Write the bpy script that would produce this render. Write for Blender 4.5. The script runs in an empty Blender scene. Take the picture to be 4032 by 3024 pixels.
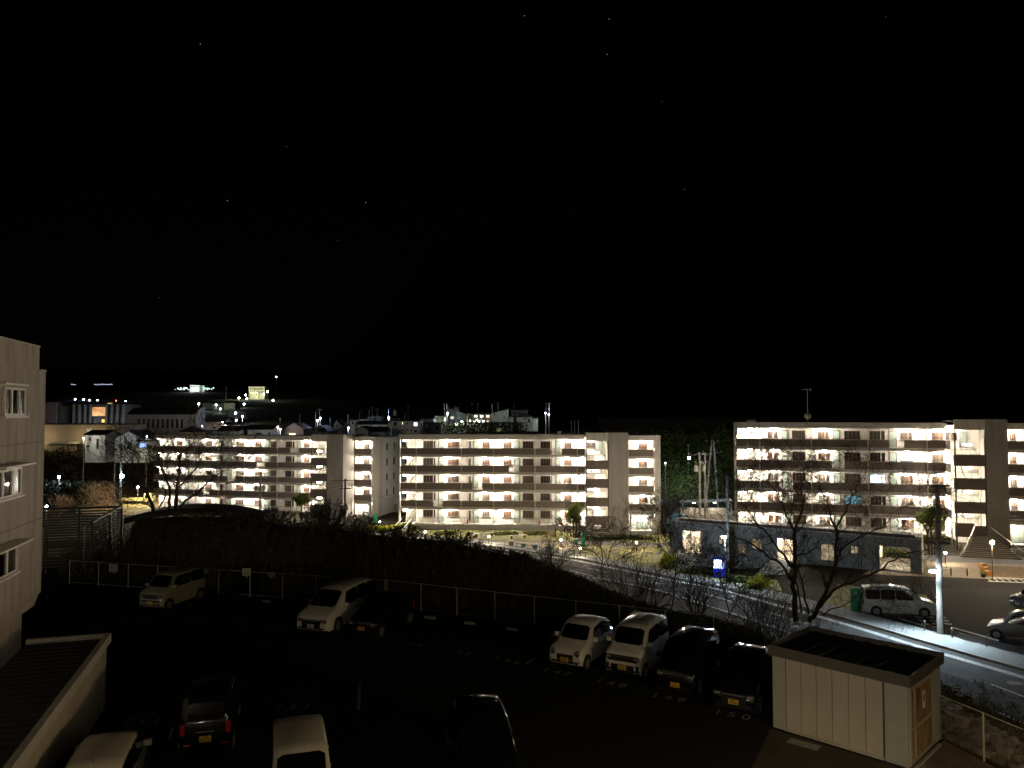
import bpy, math, random
import numpy as np
from mathutils import Vector, Matrix

# ------------------------------------------------------------------ camera, sky, exposure
SC = bpy.context.scene
COL = SC.collection
random.seed(7)
RNG = np.random.default_rng(7)
FPX = 3028.0
CAMZ = 10.0
PITCH = math.atan(116 / FPX)
cd = bpy.data.cameras.new("camera")
cam = bpy.data.objects.new("camera", cd)
COL.objects.link(cam)
cam.location = (0, 0, CAMZ)
cam.rotation_euler = (math.radians(90) + PITCH, 0, 0)
cd.sensor_fit = 'HORIZONTAL'
cd.sensor_width = 36.0
cd.lens = 36.0 * FPX / 4032
cd.clip_start = 0.1
cd.clip_end = 6000
SC.camera = cam

world = bpy.data.worlds.new("World")
SC.world = world
world.use_nodes = True
wn = world.node_tree
wn.nodes.clear()
wo = wn.nodes.new("ShaderNodeOutputWorld")
wb = wn.nodes.new("ShaderNodeBackground")
ws = wn.nodes.new("ShaderNodeTexSky")
ws.sky_type = 'NISHITA'
ws.sun_disc = False
ws.sun_elevation = math.radians(6)
ws.sun_rotation = math.radians(170)
wb.inputs[1].default_value = 0.00012
wn.links.new(ws.outputs[0], wb.inputs[0])
wn.links.new(wb.outputs[0], wo.inputs[0])

# added low directional light from the viewer's left, brightening the distant facades
sl = bpy.data.lights.new("facade_fill", 'SUN')
sl.energy = 0.15
sl.color = (1.0, 0.90, 0.76)
sl.angle = math.radians(8)
so = bpy.data.objects.new("facade_fill", sl)
COL.objects.link(so)
so.rotation_euler = Vector((0.60, 0.78, -0.085)).to_track_quat('-Z', 'Y').to_euler()

SC.view_settings.view_transform = 'Standard'
SC.view_settings.look = 'None'
SC.view_settings.exposure = 0.0
SC.view_settings.gamma = 1.0
SC.cycles.use_denoising = True
SC.cycles.max_bounces = 6
SC.cycles.diffuse_bounces = 4
SC.cycles.glossy_bounces = 3
SC.cycles.transmission_bounces = 4
SC.cycles.sample_clamp_indirect = 4.0
SC.cycles.sample_clamp_direct = 0.0
SC.cycles.use_light_tree = True

WARM = (1.0, 0.88, 0.71)
COOL = (0.66, 0.85, 1.0)
WHITE = (1.0, 0.95, 0.85)
LP = {'corridor': 560.0, 'stair': 330.0, 'viewer': 215.0}

# ------------------------------------------------------------------ helpers
def ray(px, py):
    a = (px - 2016) / FPX
    b = -(py - 1512) / FPX
    c, s = math.cos(PITCH), math.sin(PITCH)
    return Vector((a, c - s * b, s + c * b))

def at(px, py, d):
    r = ray(px, py)
    k = d / r.y
    return Vector((r.x * k, d, CAMZ + r.z * k))

def gp(px, py, z):
    r = ray(px, py)
    k = (z - CAMZ) / r.z
    return Vector((r.x * k, r.y * k, z))

def sstep(t):
    t = np.clip(t, 0, 1)
    return t * t * (3 - 2 * t)

SIL_X = [250, 500, 700, 900, 1100, 1300, 1500, 1700, 1850, 2000, 2200, 2350, 2500, 2700, 2900, 3060, 3400, 3700, 4100]
SIL_Y = [2050, 2055, 2040, 2040, 2035, 2045, 2075, 2090, 2115, 2150, 2220, 2290, 2350, 2400, 2440, 2470, 2540, 2680, 2790]
FENCE = [(-70, 58), (-22, 44.6), (-6.6, 40.3), (12.4, 31.4), (13.15, 24.2), (14.6, 19.0), (19, 4), (19, -40)]
ZR_Y = [-50, 30, 37.4, 43.4, 51.8, 58.8, 66.9, 73.4, 83.8, 90.6, 96.3, 102, 150, 200, 220, 290, 420, 700, 900, 1300]
ZR_Z = [-1.6, -2.2, -2.7, -3.2, -4.0, -4.6, -5.2, -5.8, -6.6, -7.0, -7.4, -7.6, -7.6, -0.5, 3.0, 5.6, 12.4, 25, 38, 52]

def fence_dist(x, y):
    x = np.asarray(x, float)
    y = np.asarray(y, float)
    best = np.full(x.shape, 1e9)
    sign = np.ones(x.shape)
    for i in range(len(FENCE) - 1):
        ax, ay = FENCE[i]
        bx, by = FENCE[i + 1]
        dx, dy = bx - ax, by - ay
        t = np.clip(((x - ax) * dx + (y - ay) * dy) / (dx * dx + dy * dy), 0, 1)
        qx, qy = ax + t * dx, ay + t * dy
        d = np.hypot(x - qx, y - qy)
        cr = dx * (y - ay) - dy * (x - ax)
        m = d < best - 1e-6
        best = np.where(m, d, best)
        sign = np.where(m, np.sign(cr), sign)
    return best * sign

def TZ(x, y):
    x = np.asarray(x, float)
    y = np.asarray(y, float)
    z = np.interp(y, ZR_Y, ZR_Z)
    plat = sstep((x - 24) / 7) * sstep((y - 60) / 8) * (1 - sstep((y - 120) / 20))
    z = z + plat * (np.maximum(z, -5.3) - z)
    yard = sstep((x - 22) / 4) * sstep((y - 99) / 7) * (1 - sstep((y - 128) / 15))
    z = z + yard * (np.maximum(z, -5.0) - z)
    s = fence_dist(x, y)
    k = sstep((x + 2) / 14)
    a = 6.0 * (1 - k) + 0.8 * k
    w = 12.0 * (1 - k) + 6.0 * k
    t = sstep((s - a) / w)
    z = z * t
    # planted mound behind the left part of the car park fence
    px = np.clip(x / np.maximum(y, 5) * FPX + 2016, 0, 4000)
    top = np.interp(px, SIL_X, SIL_Y) + np.interp(px, [900, 1150], [-8, 30])
    hb = np.clip(10 - (top - 1628) * y / FPX, -3.0, 3.5)
    band = sstep((s - 1.2) / 4.0) * (1 - sstep((s - 8.5) / 5.0)) * (1 - sstep((px - 2860) / 260)) * sstep((px - 485) / 70) * (y > 20)
    return np.where(band > 0, np.maximum(z, z * (1 - band) + hb * band), z)

def tz(x, y):
    return float(TZ(x, y))

def hit(px, py):
    r = ray(px, py)
    y = 15.0
    p = 15.0
    while y < 400:
        k = y / r.y
        z = CAMZ + r.z * k
        if z < tz(r.x * k, y):
            lo, hi = p, y
            for _ in range(14):
                m = (lo + hi) / 2
                k = m / r.y
                if CAMZ + r.z * k < tz(r.x * k, m):
                    hi = m
                else:
                    lo = m
            k = hi / r.y
            return Vector((r.x * k, hi, tz(r.x * k, hi)))
        p = y
        y += 0.5
    k = 400 / r.y
    return Vector((r.x * k, 400, CAMZ + r.z * k))

# ---- materials
MATS = {}
def mat(name, col, rough=0.7, var=0.12, scale=3.0, metal=0.0, bump=0.0, coat=0.0, spec=0.5, stretch=(1, 1, 1), emit=None, estr=0.0, trans=0.0):
    if name in MATS:
        return MATS[name]
    m = bpy.data.materials.new(name)
    m.use_nodes = True
    nt = m.node_tree
    b = nt.nodes["Principled BSDF"]
    b.inputs["Roughness"].default_value = rough
    b.inputs["Metallic"].default_value = metal
    b.inputs["Specular IOR Level"].default_value = spec
    if coat:
        b.inputs["Coat Weight"].default_value = coat
        b.inputs["Coat Roughness"].default_value = 0.06
    if trans:
        b.inputs["Transmission Weight"].default_value = trans
    tc = nt.nodes.new("ShaderNodeTexCoord")
    mp = nt.nodes.new("ShaderNodeMapping")
    mp.inputs["Scale"].default_value = stretch
    nz = nt.nodes.new("ShaderNodeTexNoise")
    nz.inputs["Scale"].default_value = scale
    nz.inputs["Detail"].default_value = 5.0
    nz.inputs["Roughness"].default_value = 0.6
    nt.links.new(tc.outputs["Object"], mp.inputs[0])
    nt.links.new(mp.outputs[0], nz.inputs[0])
    rp = nt.nodes.new("ShaderNodeValToRGB")
    rp.color_ramp.elements[0].position = 0.3
    rp.color_ramp.elements[1].position = 0.7
    lo = [max(0.0, c * (1 - var)) for c in col]
    hi = [min(1.0, c * (1 + var)) for c in col]
    rp.color_ramp.elements[0].color = (*lo, 1)
    rp.color_ramp.elements[1].color = (*hi, 1)
    nt.links.new(nz.outputs[0], rp.inputs[0])
    nt.links.new(rp.outputs[0], b.inputs["Base Color"])
    if bump:
        bp = nt.nodes.new("ShaderNodeBump")
        bp.inputs["Strength"].default_value = bump
        bp.inputs["Distance"].default_value = 0.05
        nt.links.new(nz.outputs[0], bp.inputs["Height"])
        nt.links.new(bp.outputs[0], b.inputs["Normal"])
    if emit:
        b.inputs["Emission Color"].default_value = (*emit, 1)
        b.inputs["Emission Strength"].default_value = estr
    MATS[name] = m
    return m

def emis(name, col, s):
    if name in MATS:
        return MATS[name]
    m = bpy.data.materials.new(name)
    m.use_nodes = True
    nt = m.node_tree
    nt.nodes.clear()
    o = nt.nodes.new("ShaderNodeOutputMaterial")
    e = nt.nodes.new("ShaderNodeEmission")
    e.inputs[0].default_value = (*col, 1)
    e.inputs[1].default_value = s
    nt.links.new(e.outputs[0], o.inputs[0])
    MATS[name] = m
    return m

def room_mat(name, c1, c2, s, scale=3.0):
    """lit room seen through a window: uneven interior light"""
    if name in MATS:
        return MATS[name]
    m = bpy.data.materials.new(name)
    m.use_nodes = True
    nt = m.node_tree
    nt.nodes.clear()
    o = nt.nodes.new("ShaderNodeOutputMaterial")
    e = nt.nodes.new("ShaderNodeEmission")
    tc = nt.nodes.new("ShaderNodeTexCoord")
    n = nt.nodes.new("ShaderNodeTexNoise")
    n.inputs["Scale"].default_value = scale
    r = nt.nodes.new("ShaderNodeValToRGB")
    r.color_ramp.elements[0].position = 0.35
    r.color_ramp.elements[1].position = 0.65
    r.color_ramp.elements[0].color = (*c1, 1)
    r.color_ramp.elements[1].color = (*c2, 1)
    nt.links.new(tc.outputs["Object"], n.inputs[0])
    nt.links.new(n.outputs[0], r.inputs[0])
    nt.links.new(r.outputs[0], e.inputs[0])
    e.inputs[1].default_value = s
    nt.links.new(e.outputs[0], o.inputs[0])
    MATS[name] = m
    return m

M_wall = mat('painted_wall', (0.76, 0.73, 0.67), 0.8, 0.08, 2.0, stretch=(3, 3, 0.25), bump=0.15)
M_fascia = mat('beige_concrete', (0.62, 0.58, 0.51), 0.85, 0.12, 1.2, stretch=(2, 2, 0.4), bump=0.2)
M_brown = mat('brown_panel', (0.17, 0.138, 0.112), 0.55, 0.12, 1.5)
M_slab = mat('grey_concrete', (0.44, 0.42, 0.38), 0.85, 0.15, 1.5, bump=0.2)
M_lip = mat('pale_trim', (0.62, 0.58, 0.50), 0.7, 0.1, 3)
M_tower = mat('tower_concrete', (0.36, 0.33, 0.295), 0.85, 0.10, 0.8, stretch=(3, 3, 0.3), bump=0.2)
M_frame = mat('window_frame_metal', (0.16, 0.13, 0.105), 0.4, 0.05, 4, metal=0.3)
M_darkframe = mat('dark_metal', (0.05, 0.045, 0.04), 0.45, 0.1, 4, metal=0.4)
M_pipe = mat('grey_pipe', (0.62, 0.56, 0.48), 0.5, 0.1, 3)
M_rail = mat('rail_metal', (0.38, 0.34, 0.29), 0.4, 0.08, 5, metal=0.5)
M_glassdk = mat('dark_glass', (0.035, 0.026, 0.020), 0.25, 0.5, 5, spec=0.15, stretch=(6, 1, 1))
M_glassbr = mat('curtained_glass', (0.048, 0.024, 0.014), 0.3, 0.6, 6, spec=0.15, stretch=(9, 1, 1))
M_glassgr = mat('grey_curtained_glass', (0.070, 0.058, 0.045), 0.3, 0.5, 6, spec=0.15, stretch=(9, 1, 1))
M_door = mat('pale_green_door', (0.34, 0.41, 0.36), 0.35, 0.06, 3)
M_white = mat('white_plastic', (0.85, 0.83, 0.78), 0.5, 0.04, 4)
M_red = mat('red_enamel', (0.45, 0.02, 0.02), 0.35, 0.08, 5)
M_vent = mat('vent_metal', (0.20, 0.18, 0.15), 0.5, 0.1, 5)
M_lampw = emis('lamp_warm_white', (1.0, 0.86, 0.66), 60.0)
M_lampc = emis('lamp_cool_white', (0.80, 0.92, 1.0), 60.0)
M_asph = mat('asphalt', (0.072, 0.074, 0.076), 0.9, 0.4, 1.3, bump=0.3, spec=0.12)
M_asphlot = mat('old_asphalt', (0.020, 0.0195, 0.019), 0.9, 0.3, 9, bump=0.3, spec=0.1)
M_paint = mat('road_paint', (0.50, 0.50, 0.48), 0.7, 0.45, 5)
M_paintold = mat('worn_paint', (0.30, 0.30, 0.28), 0.7, 0.4, 14)
M_walk = mat('sidewalk_paving', (0.26, 0.27, 0.26), 0.85, 0.2, 5, bump=0.2)
M_kerb = mat('kerb_stone', (0.36, 0.35, 0.33), 0.8, 0.15, 4)
M_soil = mat('dry_soil', (0.050, 0.038, 0.024), 0.95, 0.4, 1.6, bump=0.4, spec=0.1)
M_pave = mat('plaza_paving', (0.27, 0.21, 0.15), 0.85, 0.22, 2.4, bump=0.2)
M_path = mat('path_asphalt', (0.13, 0.12, 0.11), 0.85, 0.15, 4, bump=0.2)
M_lawn = mat('winter_lawn', (0.30, 0.28, 0.09), 0.95, 0.4, 2.5, bump=0.6)
M_bark = mat('bark', (0.055, 0.042, 0.031), 0.9, 0.3, 10)
M_twig = mat('twig', (0.060, 0.045, 0.032), 0.9, 0.3, 10)
M_leaf = mat('leaf_green', (0.085, 0.105, 0.030), 0.6, 0.4, 6)
M_leaflt = mat('leaf_yellow_green', (0.21, 0.22, 0.03), 0.6, 0.35, 6)
M_leafdk = mat('leaf_dark', (0.020, 0.028, 0.014), 0.7, 0.3, 6)
M_dry = mat('dry_grass', (0.070, 0.052, 0.026), 0.95, 0.4, 8)
M_tyre = mat('tyre_rubber', (0.015, 0.015, 0.015), 0.8, 0.1, 8)
M_rim = mat('alloy_rim', (0.45, 0.45, 0.46), 0.3, 0.05, 6, metal=0.8)
M_cglass = mat('car_glass', (0.005, 0.005, 0.006), 0.05, 0.1, 3, spec=0.3)
M_cblack = mat('black_trim', (0.012, 0.012, 0.012), 0.4, 0.1, 5)
M_lens = mat('lamp_lens', (0.75, 0.75, 0.72), 0.05, 0.15, 20, metal=0.7)
M_tail = mat('tail_lens', (0.5, 0.02, 0.02), 0.08, 0.2, 16, spec=0.9)
M_plY = mat('yellow_plate', (0.62, 0.36, 0.04), 0.5, 0.1, 9)
M_plW = mat('white_plate', (0.6, 0.6, 0.6), 0.5, 0.08, 9)
M_ink = mat('dark_ink', (0.02, 0.03, 0.02), 0.6, 0.1, 9)
M_pole = mat('concrete_pole', (0.30, 0.28, 0.25), 0.85, 0.12, 4)
M_galv = mat('galvanised_steel', (0.45, 0.45, 0.44), 0.45, 0.1, 6, metal=0.5)

def leafmat(name, col, var=0.35, scale=4):
    m = mat(name, col, 0.6, var, scale, spec=0.25)
    nt = m.node_tree
    b = nt.nodes["Principled BSDF"]
    out = [n for n in nt.nodes if n.type == 'OUTPUT_MATERIAL'][0]
    tr = nt.nodes.new("ShaderNodeBsdfTranslucent")
    tr.inputs[0].default_value = (*[min(1, c * 1.5) for c in col], 1)
    mx = nt.nodes.new("ShaderNodeMixShader")
    mx.inputs[0].default_value = 0.5
    nt.links.new(b.outputs[0], mx.inputs[1])
    nt.links.new(tr.outputs[0], mx.inputs[2])
    nt.links.new(mx.outputs[0], out.inputs[0])
    return m
M_leaf = leafmat('leaf_bright_green', (0.13, 0.16, 0.045))
M_leaflt = leafmat('leaf_bright_yellow_green', (0.30, 0.31, 0.03))

# ---- object helpers
def link(o, parent=None):
    COL.objects.link(o)
    if parent is not None:
        o.parent = parent
    return o

def tag(o, label=None, cat=None, group=None, kind=None):
    if label:
        o['label'] = label
    if cat:
        o['category'] = cat
    if group:
        o['group'] = group
    if kind:
        o['kind'] = kind
    return o

def empty(name, loc=(0, 0, 0), rz=0.0):
    o = bpy.data.objects.new(name, None)
    o.location = loc
    o.rotation_euler = (0, 0, rz)
    o.empty_display_size = 0.2
    return link(o)

class MB:
    def __init__(self):
        self.v = []
        self.f = []
        self.m = []

    def add(self, vs, fs, m=0):
        n = len(self.v)
        self.v.extend([tuple(q) for q in vs])
        for q in fs:
            self.f.append([i + n for i in q])
            self.m.append(m)
        return self

    def box(self, x0, x1, y0, y1, z0, z1, m=0):
        vs = [(x0, y0, z0), (x1, y0, z0), (x1, y1, z0), (x0, y1, z0), (x0, y0, z1), (x1, y0, z1), (x1, y1, z1), (x0, y1, z1)]
        return self.add(vs, [(0, 3, 2, 1), (4, 5, 6, 7), (0, 1, 5, 4), (1, 2, 6, 5), (2, 3, 7, 6), (3, 0, 4, 7)], m)

    def beam(self, p, q, w, h, m=0, up=Vector((0, 0, 1))):
        p, q = Vector(p), Vector(q)
        d = (q - p).normalized()
        s = d.cross(up)
        if s.length < 1e-4:
            s = Vector((1, 0, 0))
        s.normalize()
        t = s.cross(d).normalized()
        vs = []
        for c in (p, q):
            for a, b in ((-1, -1), (1, -1), (1, 1), (-1, 1)):
                vs.append(c + s * a * w / 2 + t * b * h / 2)
        return self.add(vs, [(0, 1, 2, 3), (7, 6, 5, 4), (0, 4, 5, 1), (1, 5, 6, 2), (2, 6, 7, 3), (3, 7, 4, 0)], m)

    def tube(self, pts, rad, n=6, m=0, cap=True):
        pts = [Vector(p) for p in pts]
        if not hasattr(rad, '__len__'):
            rad = [rad] * len(pts)
        base = len(self.v)
        prev = None
        for i, p in enumerate(pts):
            d = (pts[min(i + 1, len(pts) - 1)] - pts[max(i - 1, 0)])
            if d.length < 1e-9:
                d = Vector((0, 0, 1))
            d.normalize()
            a = d.orthogonal().normalized() if prev is None else (prev - d * prev.dot(d))
            if a.length < 1e-6:
                a = d.orthogonal()
            a.normalize()
            prev = a
            b = d.cross(a)
            for k in range(n):
                t = 2 * math.pi * k / n
                self.v.append(tuple(p + (a * math.cos(t) + b * math.sin(t)) * rad[i]))
        for i in range(len(pts) - 1):
            for k in range(n):
                k2 = (k + 1) % n
                self.f.append([base + i * n + k, base + i * n + k2, base + (i + 1) * n + k2, base + (i + 1) * n + k])
                self.m.append(m)
        if cap:
            self.f.append([base + k for k in range(n)][::-1])
            self.m.append(m)
            self.f.append([base + (len(pts) - 1) * n + k for k in range(n)])
            self.m.append(m)
        return self

    def prism(self, poly, axis, a, b, m=0):
        """poly: list of 2d points; axis x|y|z is the extrusion axis"""
        def P(q, t):
            if axis == 'x':
                return (t, q[0], q[1])
            if axis == 'y':
                return (q[0], t, q[1])
            return (q[0], q[1], t)
        n = len(poly)
        vs = [P(q, a) for q in poly] + [P(q, b) for q in poly]
        fs = [list(range(n))[::-1], list(range(n, 2 * n))]
        for i in range(n):
            j = (i + 1) % n
            fs.append([i, j, n + j, n + i])
        return self.add(vs, fs, m)

    def mesh(self, name, mats, smooth=False):
        me = bpy.data.meshes.new(name)
        me.from_pydata(self.v, [], self.f)
        if not isinstance(mats, (list, tuple)):
            mats = [mats]
        for q in mats:
            me.materials.append(q)
        if len(mats) > 1:
            me.polygons.foreach_set('material_index', self.m)
        if smooth:
            me.polygons.foreach_set('use_smooth', [True] * len(me.polygons))
        me.update()
        return me

    def build(self, name, mats, parent=None, smooth=False, loc=None, rz=None):
        o = bpy.data.objects.new(name, self.mesh(name, mats, smooth))
        if loc is not None:
            o.location = loc
        if rz is not None:
            o.rotation_euler = (0, 0, rz)
        return link(o, parent)

_bc = {}
def B(name, parent, m, x0, x1, y0, y1, z0, z1):
    """one box part; alike boxes share their mesh"""
    dx, dy, dz = round(x1 - x0, 3), round(y1 - y0, 3), round(z1 - z0, 3)
    key = (dx, dy, dz, m.name)
    if key not in _bc:
        _bc[key] = MB().box(-dx / 2, dx / 2, -dy / 2, dy / 2, -dz / 2, dz / 2).mesh(name, m)
    o = bpy.data.objects.new(name, _bc[key])
    o.location = ((x0 + x1) / 2, (y0 + y1) / 2, (z0 + z1) / 2)
    return link(o, parent)

_ld = {}
def plight(loc, energy, col, rad=0.08, parent=None, name='bulb'):
    key = (round(energy, 2), tuple(col), rad)
    if key not in _ld:
        l = bpy.data.lights.new(name, 'POINT')
        l.energy = energy
        l.color = col
        l.shadow_soft_size = rad
        _ld[key] = l
    o = bpy.data.objects.new(name, _ld[key])
    o.location = loc
    return link(o, parent)

def quads_obj(name, centers, size, m, parent=None, flat=0.0, seed=0, aspect=1.0):
    """many small leaf faces as one mesh"""
    rng = np.random.default_rng(seed)
    c = np.asarray(centers, float)
    n = len(c)
    sz = size * (0.6 + 0.8 * rng.random(n))
    a = rng.normal(size=(n, 3))
    a /= np.linalg.norm(a, axis=1)[:, None]
    b = rng.normal(size=(n, 3))
    b -= (b * a).sum(1)[:, None] * a
    b /= np.linalg.norm(b, axis=1)[:, None]
    a *= sz[:, None]
    b *= (sz * aspect)[:, None]
    v = np.stack([c - a, c - b * 0.6, c + a, c + b * 0.6], 1).reshape(-1, 3)
    me = bpy.data.meshes.new(name)
    me.vertices.add(4 * n)
    me.vertices.foreach_set('co', v.ravel())
    me.loops.add(4 * n)
    me.loops.foreach_set('vertex_index', np.arange(4 * n, dtype=np.int32))
    me.polygons.add(n)
    me.polygons.foreach_set('loop_start', np.arange(0, 4 * n, 4, dtype=np.int32))
    me.polygons.foreach_set('loop_total', np.full(n, 4, dtype=np.int32))
    me.materials.append(m)
    me.update(calc_edges=True)
    me.validate()
    o = bpy.data.objects.new(name, me)
    return link(o, parent)

def grid_sheet(name, xs, ys, zf, m, parent=None):
    X, Y = np.meshgrid(xs, ys)
    Z = zf(X, Y)
    nx, ny = len(xs), len(ys)
    v = np.stack([X, Y, Z], -1).reshape(-1, 3)
    i = np.arange(nx - 1)[None, :] + nx * np.arange(ny - 1)[:, None]
    f = np.stack([i, i + 1, i + 1 + nx, i + nx], -1).reshape(-1, 4)
    me = bpy.data.meshes.new(name)
    me.vertices.add(len(v))
    me.vertices.foreach_set('co', v.ravel())
    me.loops.add(f.size)
    me.loops.foreach_set('vertex_index', f.ravel().astype(np.int32))
    me.polygons.add(len(f))
    me.polygons.foreach_set('loop_start', np.arange(0, f.size, 4, dtype=np.int32))
    me.polygons.foreach_set('loop_total', np.full(len(f), 4, dtype=np.int32))
    me.polygons.foreach_set('use_smooth', np.ones(len(f), bool))
    me.materials.append(m)
    me.update(calc_edges=True)
    o = bpy.data.objects.new(name, me)
    return link(o, parent)

# ------------------------------------------------------------------ ground
xs = np.concatenate([np.linspace(-420, -80, 35)[:-1], np.arange(-80, 80.01, 0.8), np.linspace(80, 420, 35)[1:]])
ys = np.concatenate([np.linspace(-60, 0, 8)[:-1], np.arange(0, 125.01, 0.8), np.linspace(125, 420, 60)[1:], np.linspace(420, 1300, 40)[1:]])
g = grid_sheet('ground', xs, ys, TZ, M_soil)
tag(g, kind='structure')

def mount(X, Y):
    px = X / np.maximum(Y, 1) * FPX + 2016
    rise = sstep((px - 1180) / 700)
    n = 14 * np.sin(X * 0.011 + 1) * np.sin(Y * 0.013) + 6 * np.sin(X * 0.05) * np.sin(Y * 0.04 + 2)
    base = np.interp(Y, [380, 1300], [3, 52])
    left = base + np.interp(Y, [1300, 1900], [0, 60])
    right = np.interp(Y, [330, 380, 560, 900, 1900], [-6, 4, 50, 230, 420]) + n * sstep((Y - 360) / 100)
    return left * (1 - rise) + right * rise - 1.0
g = grid_sheet('mountain', np.linspace(-2200, 2200, 180), np.linspace(330, 1900, 90), mount, mat('wooded_hill', (0.005, 0.0055, 0.0045), 1.0, 0.5, 0.05, spec=0.0))
tag(g, kind='structure')

# parking lot sheet
def lot_sheet():
    poly = [(-70, -30), (19, -30), (18.9, 3.8), (14.5, 18.9), (13.0, 24.1), (12.2, 31.2), (-6.7, 40.1), (-22, 44.4), (-70, 57.6)]
    mb = MB()
    mb.add([(x, y, 0.004) for x, y in poly], [list(range(len(poly)))])
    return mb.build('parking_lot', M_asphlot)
LOT = tag(lot_sheet(), kind='structure')

# the street, from measured kerb points
E2 = [(26.6, 26), (25.6, 32), (24.9, 37.4), (23.6, 43.4), (22.3, 51.8), (20.6, 58.8), (18.2, 66.9), (15.4, 73.4), (10.5, 83.8), (6.5, 90.6), (2.1, 96.3), (-2.5, 101), (-10, 106), (-22, 111), (-40, 116)]
def smooth_line(pts, step=0.7):
    out = []
    P = [Vector((*p, 0)) for p in pts]
    for i in range(len(P) - 1):
        p0, p1, p2, p3 = P[max(i - 1, 0)], P[i], P[i + 1], P[min(i + 2, len(P) - 1)]
        n = max(2, int((p2 - p1).length / step))
        for k in range(n):
            t = k / n
            out.append(0.5 * ((2 * p1) + (-p0 + p2) * t + (2 * p0 - 5 * p1 + 4 * p2 - p3) * t * t + (-p0 + 3 * p1 - 3 * p2 + p3) * t ** 3))
    out.append(P[-1])
    return out
E2L = smooth_line(E2)
E2N = []
for i, p in enumerate(E2L):
    d = (E2L[min(i + 1, len(E2L) - 1)] - E2L[max(i - 1, 0)]).normalized()
    E2N.append(Vector((d.y, -d.x, 0)))
E2S = [0.0]
for i in range(1, len(E2L)):
    E2S.append(E2S[-1] + (E2L[i] - E2L[i - 1]).length)

def off(i, a):
    q = E2L[i] + E2N[i] * a
    return q.x, q.y

def strip(name, a, b, dz, m, s0=-1e9, s1=1e9, h=0.0, parent=None):
    mb = MB()
    idx = [i for i in range(len(E2L)) if s0 <= E2S[i] <= s1]
    n = max(1, int(abs(b - a) / 1.0))
    for j in range(n):
        aa, bb = a + (b - a) * j / n, a + (b - a) * (j + 1) / n
        for q in range(len(idx) - 1):
            i, k = idx[q], idx[q + 1]
            vs = []
            for ii, o_ in ((i, aa), (k, aa), (k, bb), (i, bb)):
                x, y = off(ii, o_)
                vs.append((x, y, tz(x, y) + dz))
            mb.add(vs, [(0, 3, 2, 1)])
            if h:
                lo = [(x, y, z - h) for x, y, z in vs]
                mb.add([vs[0], vs[1], lo[1], lo[0]], [(0, 1, 2, 3)])
                mb.add([vs[3], vs[2], lo[2], lo[3]], [(3, 2, 1, 0)])
    return mb.build(name, m, parent)

road = tag(strip('road', -5.9, 0.15, 0.05, M_asph), kind='structure')
strip('edge_line', -0.62, -0.12, 0.056, M_paint, parent=road)
strip('edge_line', -5.62, -5.45, 0.056, M_paint, parent=road)
s = 6.0
while s < 90:
    strip('centre_dash', -2.88, -2.74, 0.056, M_paint, s, s + 5.2, parent=road)
    s += 10.0
tag(strip('gutter', 0.15, 0.75, 0.03, mat('dark_gutter', (0.035, 0.035, 0.028), 0.9, 0.3, 5)), kind='structure')
sw = tag(strip('sidewalk', 0.75, 3.3, 0.14, M_walk, h=0.14), kind='structure')
strip('kerb', 0.72, 0.9, 0.155, M_kerb, h=0.2, parent=sw)

def patch(name, c, m, dz=0.03, n=10, kind='structure', parent=None, world=False):
    """a draped four-cornered piece of ground; corners given as photo pixels or ground points"""
    P = [Vector(q) if world else hit(*q) for q in c]
    mb = MB()
    vs = []
    for j in range(n + 1):
        for i in range(n + 1):
            a, b = i / n, j / n
            p = P[0] * (1 - a) * (1 - b) + P[1] * a * (1 - b) + P[2] * a * b + P[3] * (1 - a) * b
            vs.append((p.x, p.y, tz(p.x, p.y) + dz))
    fs = []
    for j in range(n):
        for i in range(n):
            k = j * (n + 1) + i
            fs.append((k, k + 1, k + n + 2, k + n + 1))
    mb.add(vs, fs)
    o = mb.build(name, m, parent)
    nrm = o.data.polygons[0].normal if len(o.data.polygons) else None
    if nrm is not None and nrm.z < 0:
        o.data.flip_normals()
    if kind:
        tag(o, kind=kind)
    return o

# ------------------------------------------------------------------ apartment blocks
H = 2.65
def frame_win(parent, u0, u1, z0, z1, v, pane, grille=False, name='window', mull=1, depth=0.07, side=None):
    """window = frame part with the pane as its sub-part; v is the wall face"""
    w = 0.06
    mb = MB()
    mb.box(u0, u1, v - depth, v, z0, z0 + w)
    mb.box(u0, u1, v - depth, v, z1 - w, z1)
    mb.box(u0, u0 + w, v - depth, v, z0 + w, z1 - w)
    mb.box(u1 - w, u1, v - depth, v, z0 + w, z1 - w)
    for k in range(1, mull + 1):
        c = u0 + (u1 - u0) * k / (mull + 1)
        mb.box(c - 0.025, c + 0.025, v - depth + 0.01, v, z0 + w, z1 - w)
    if grille:
        k = u0 + 0.15
        while k < u1 - 0.1:
            mb.box(k, k + 0.02, v - depth - 0.05, v - depth - 0.03, z0 + 0.03, z1 - 0.03)
            k += 0.13
        mb.box(u0, u1, v - depth - 0.05, v - depth - 0.025, z0, z0 + 0.03)
        mb.box(u0, u1, v - depth - 0.05, v - depth - 0.025, z1 - 0.03, z1)
    # hood and sill
    mb.box(u0 - 0.06, u1 + 0.06, v - depth - 0.10, v, z0 - 0.05, z0)
    f = mb.build(name, M_frame, parent)
    B('pane', f, pane, u0 + w, u1 - w, v - 0.03, v - 0.012, z0 + w, z1 - w)
    return f

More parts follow.
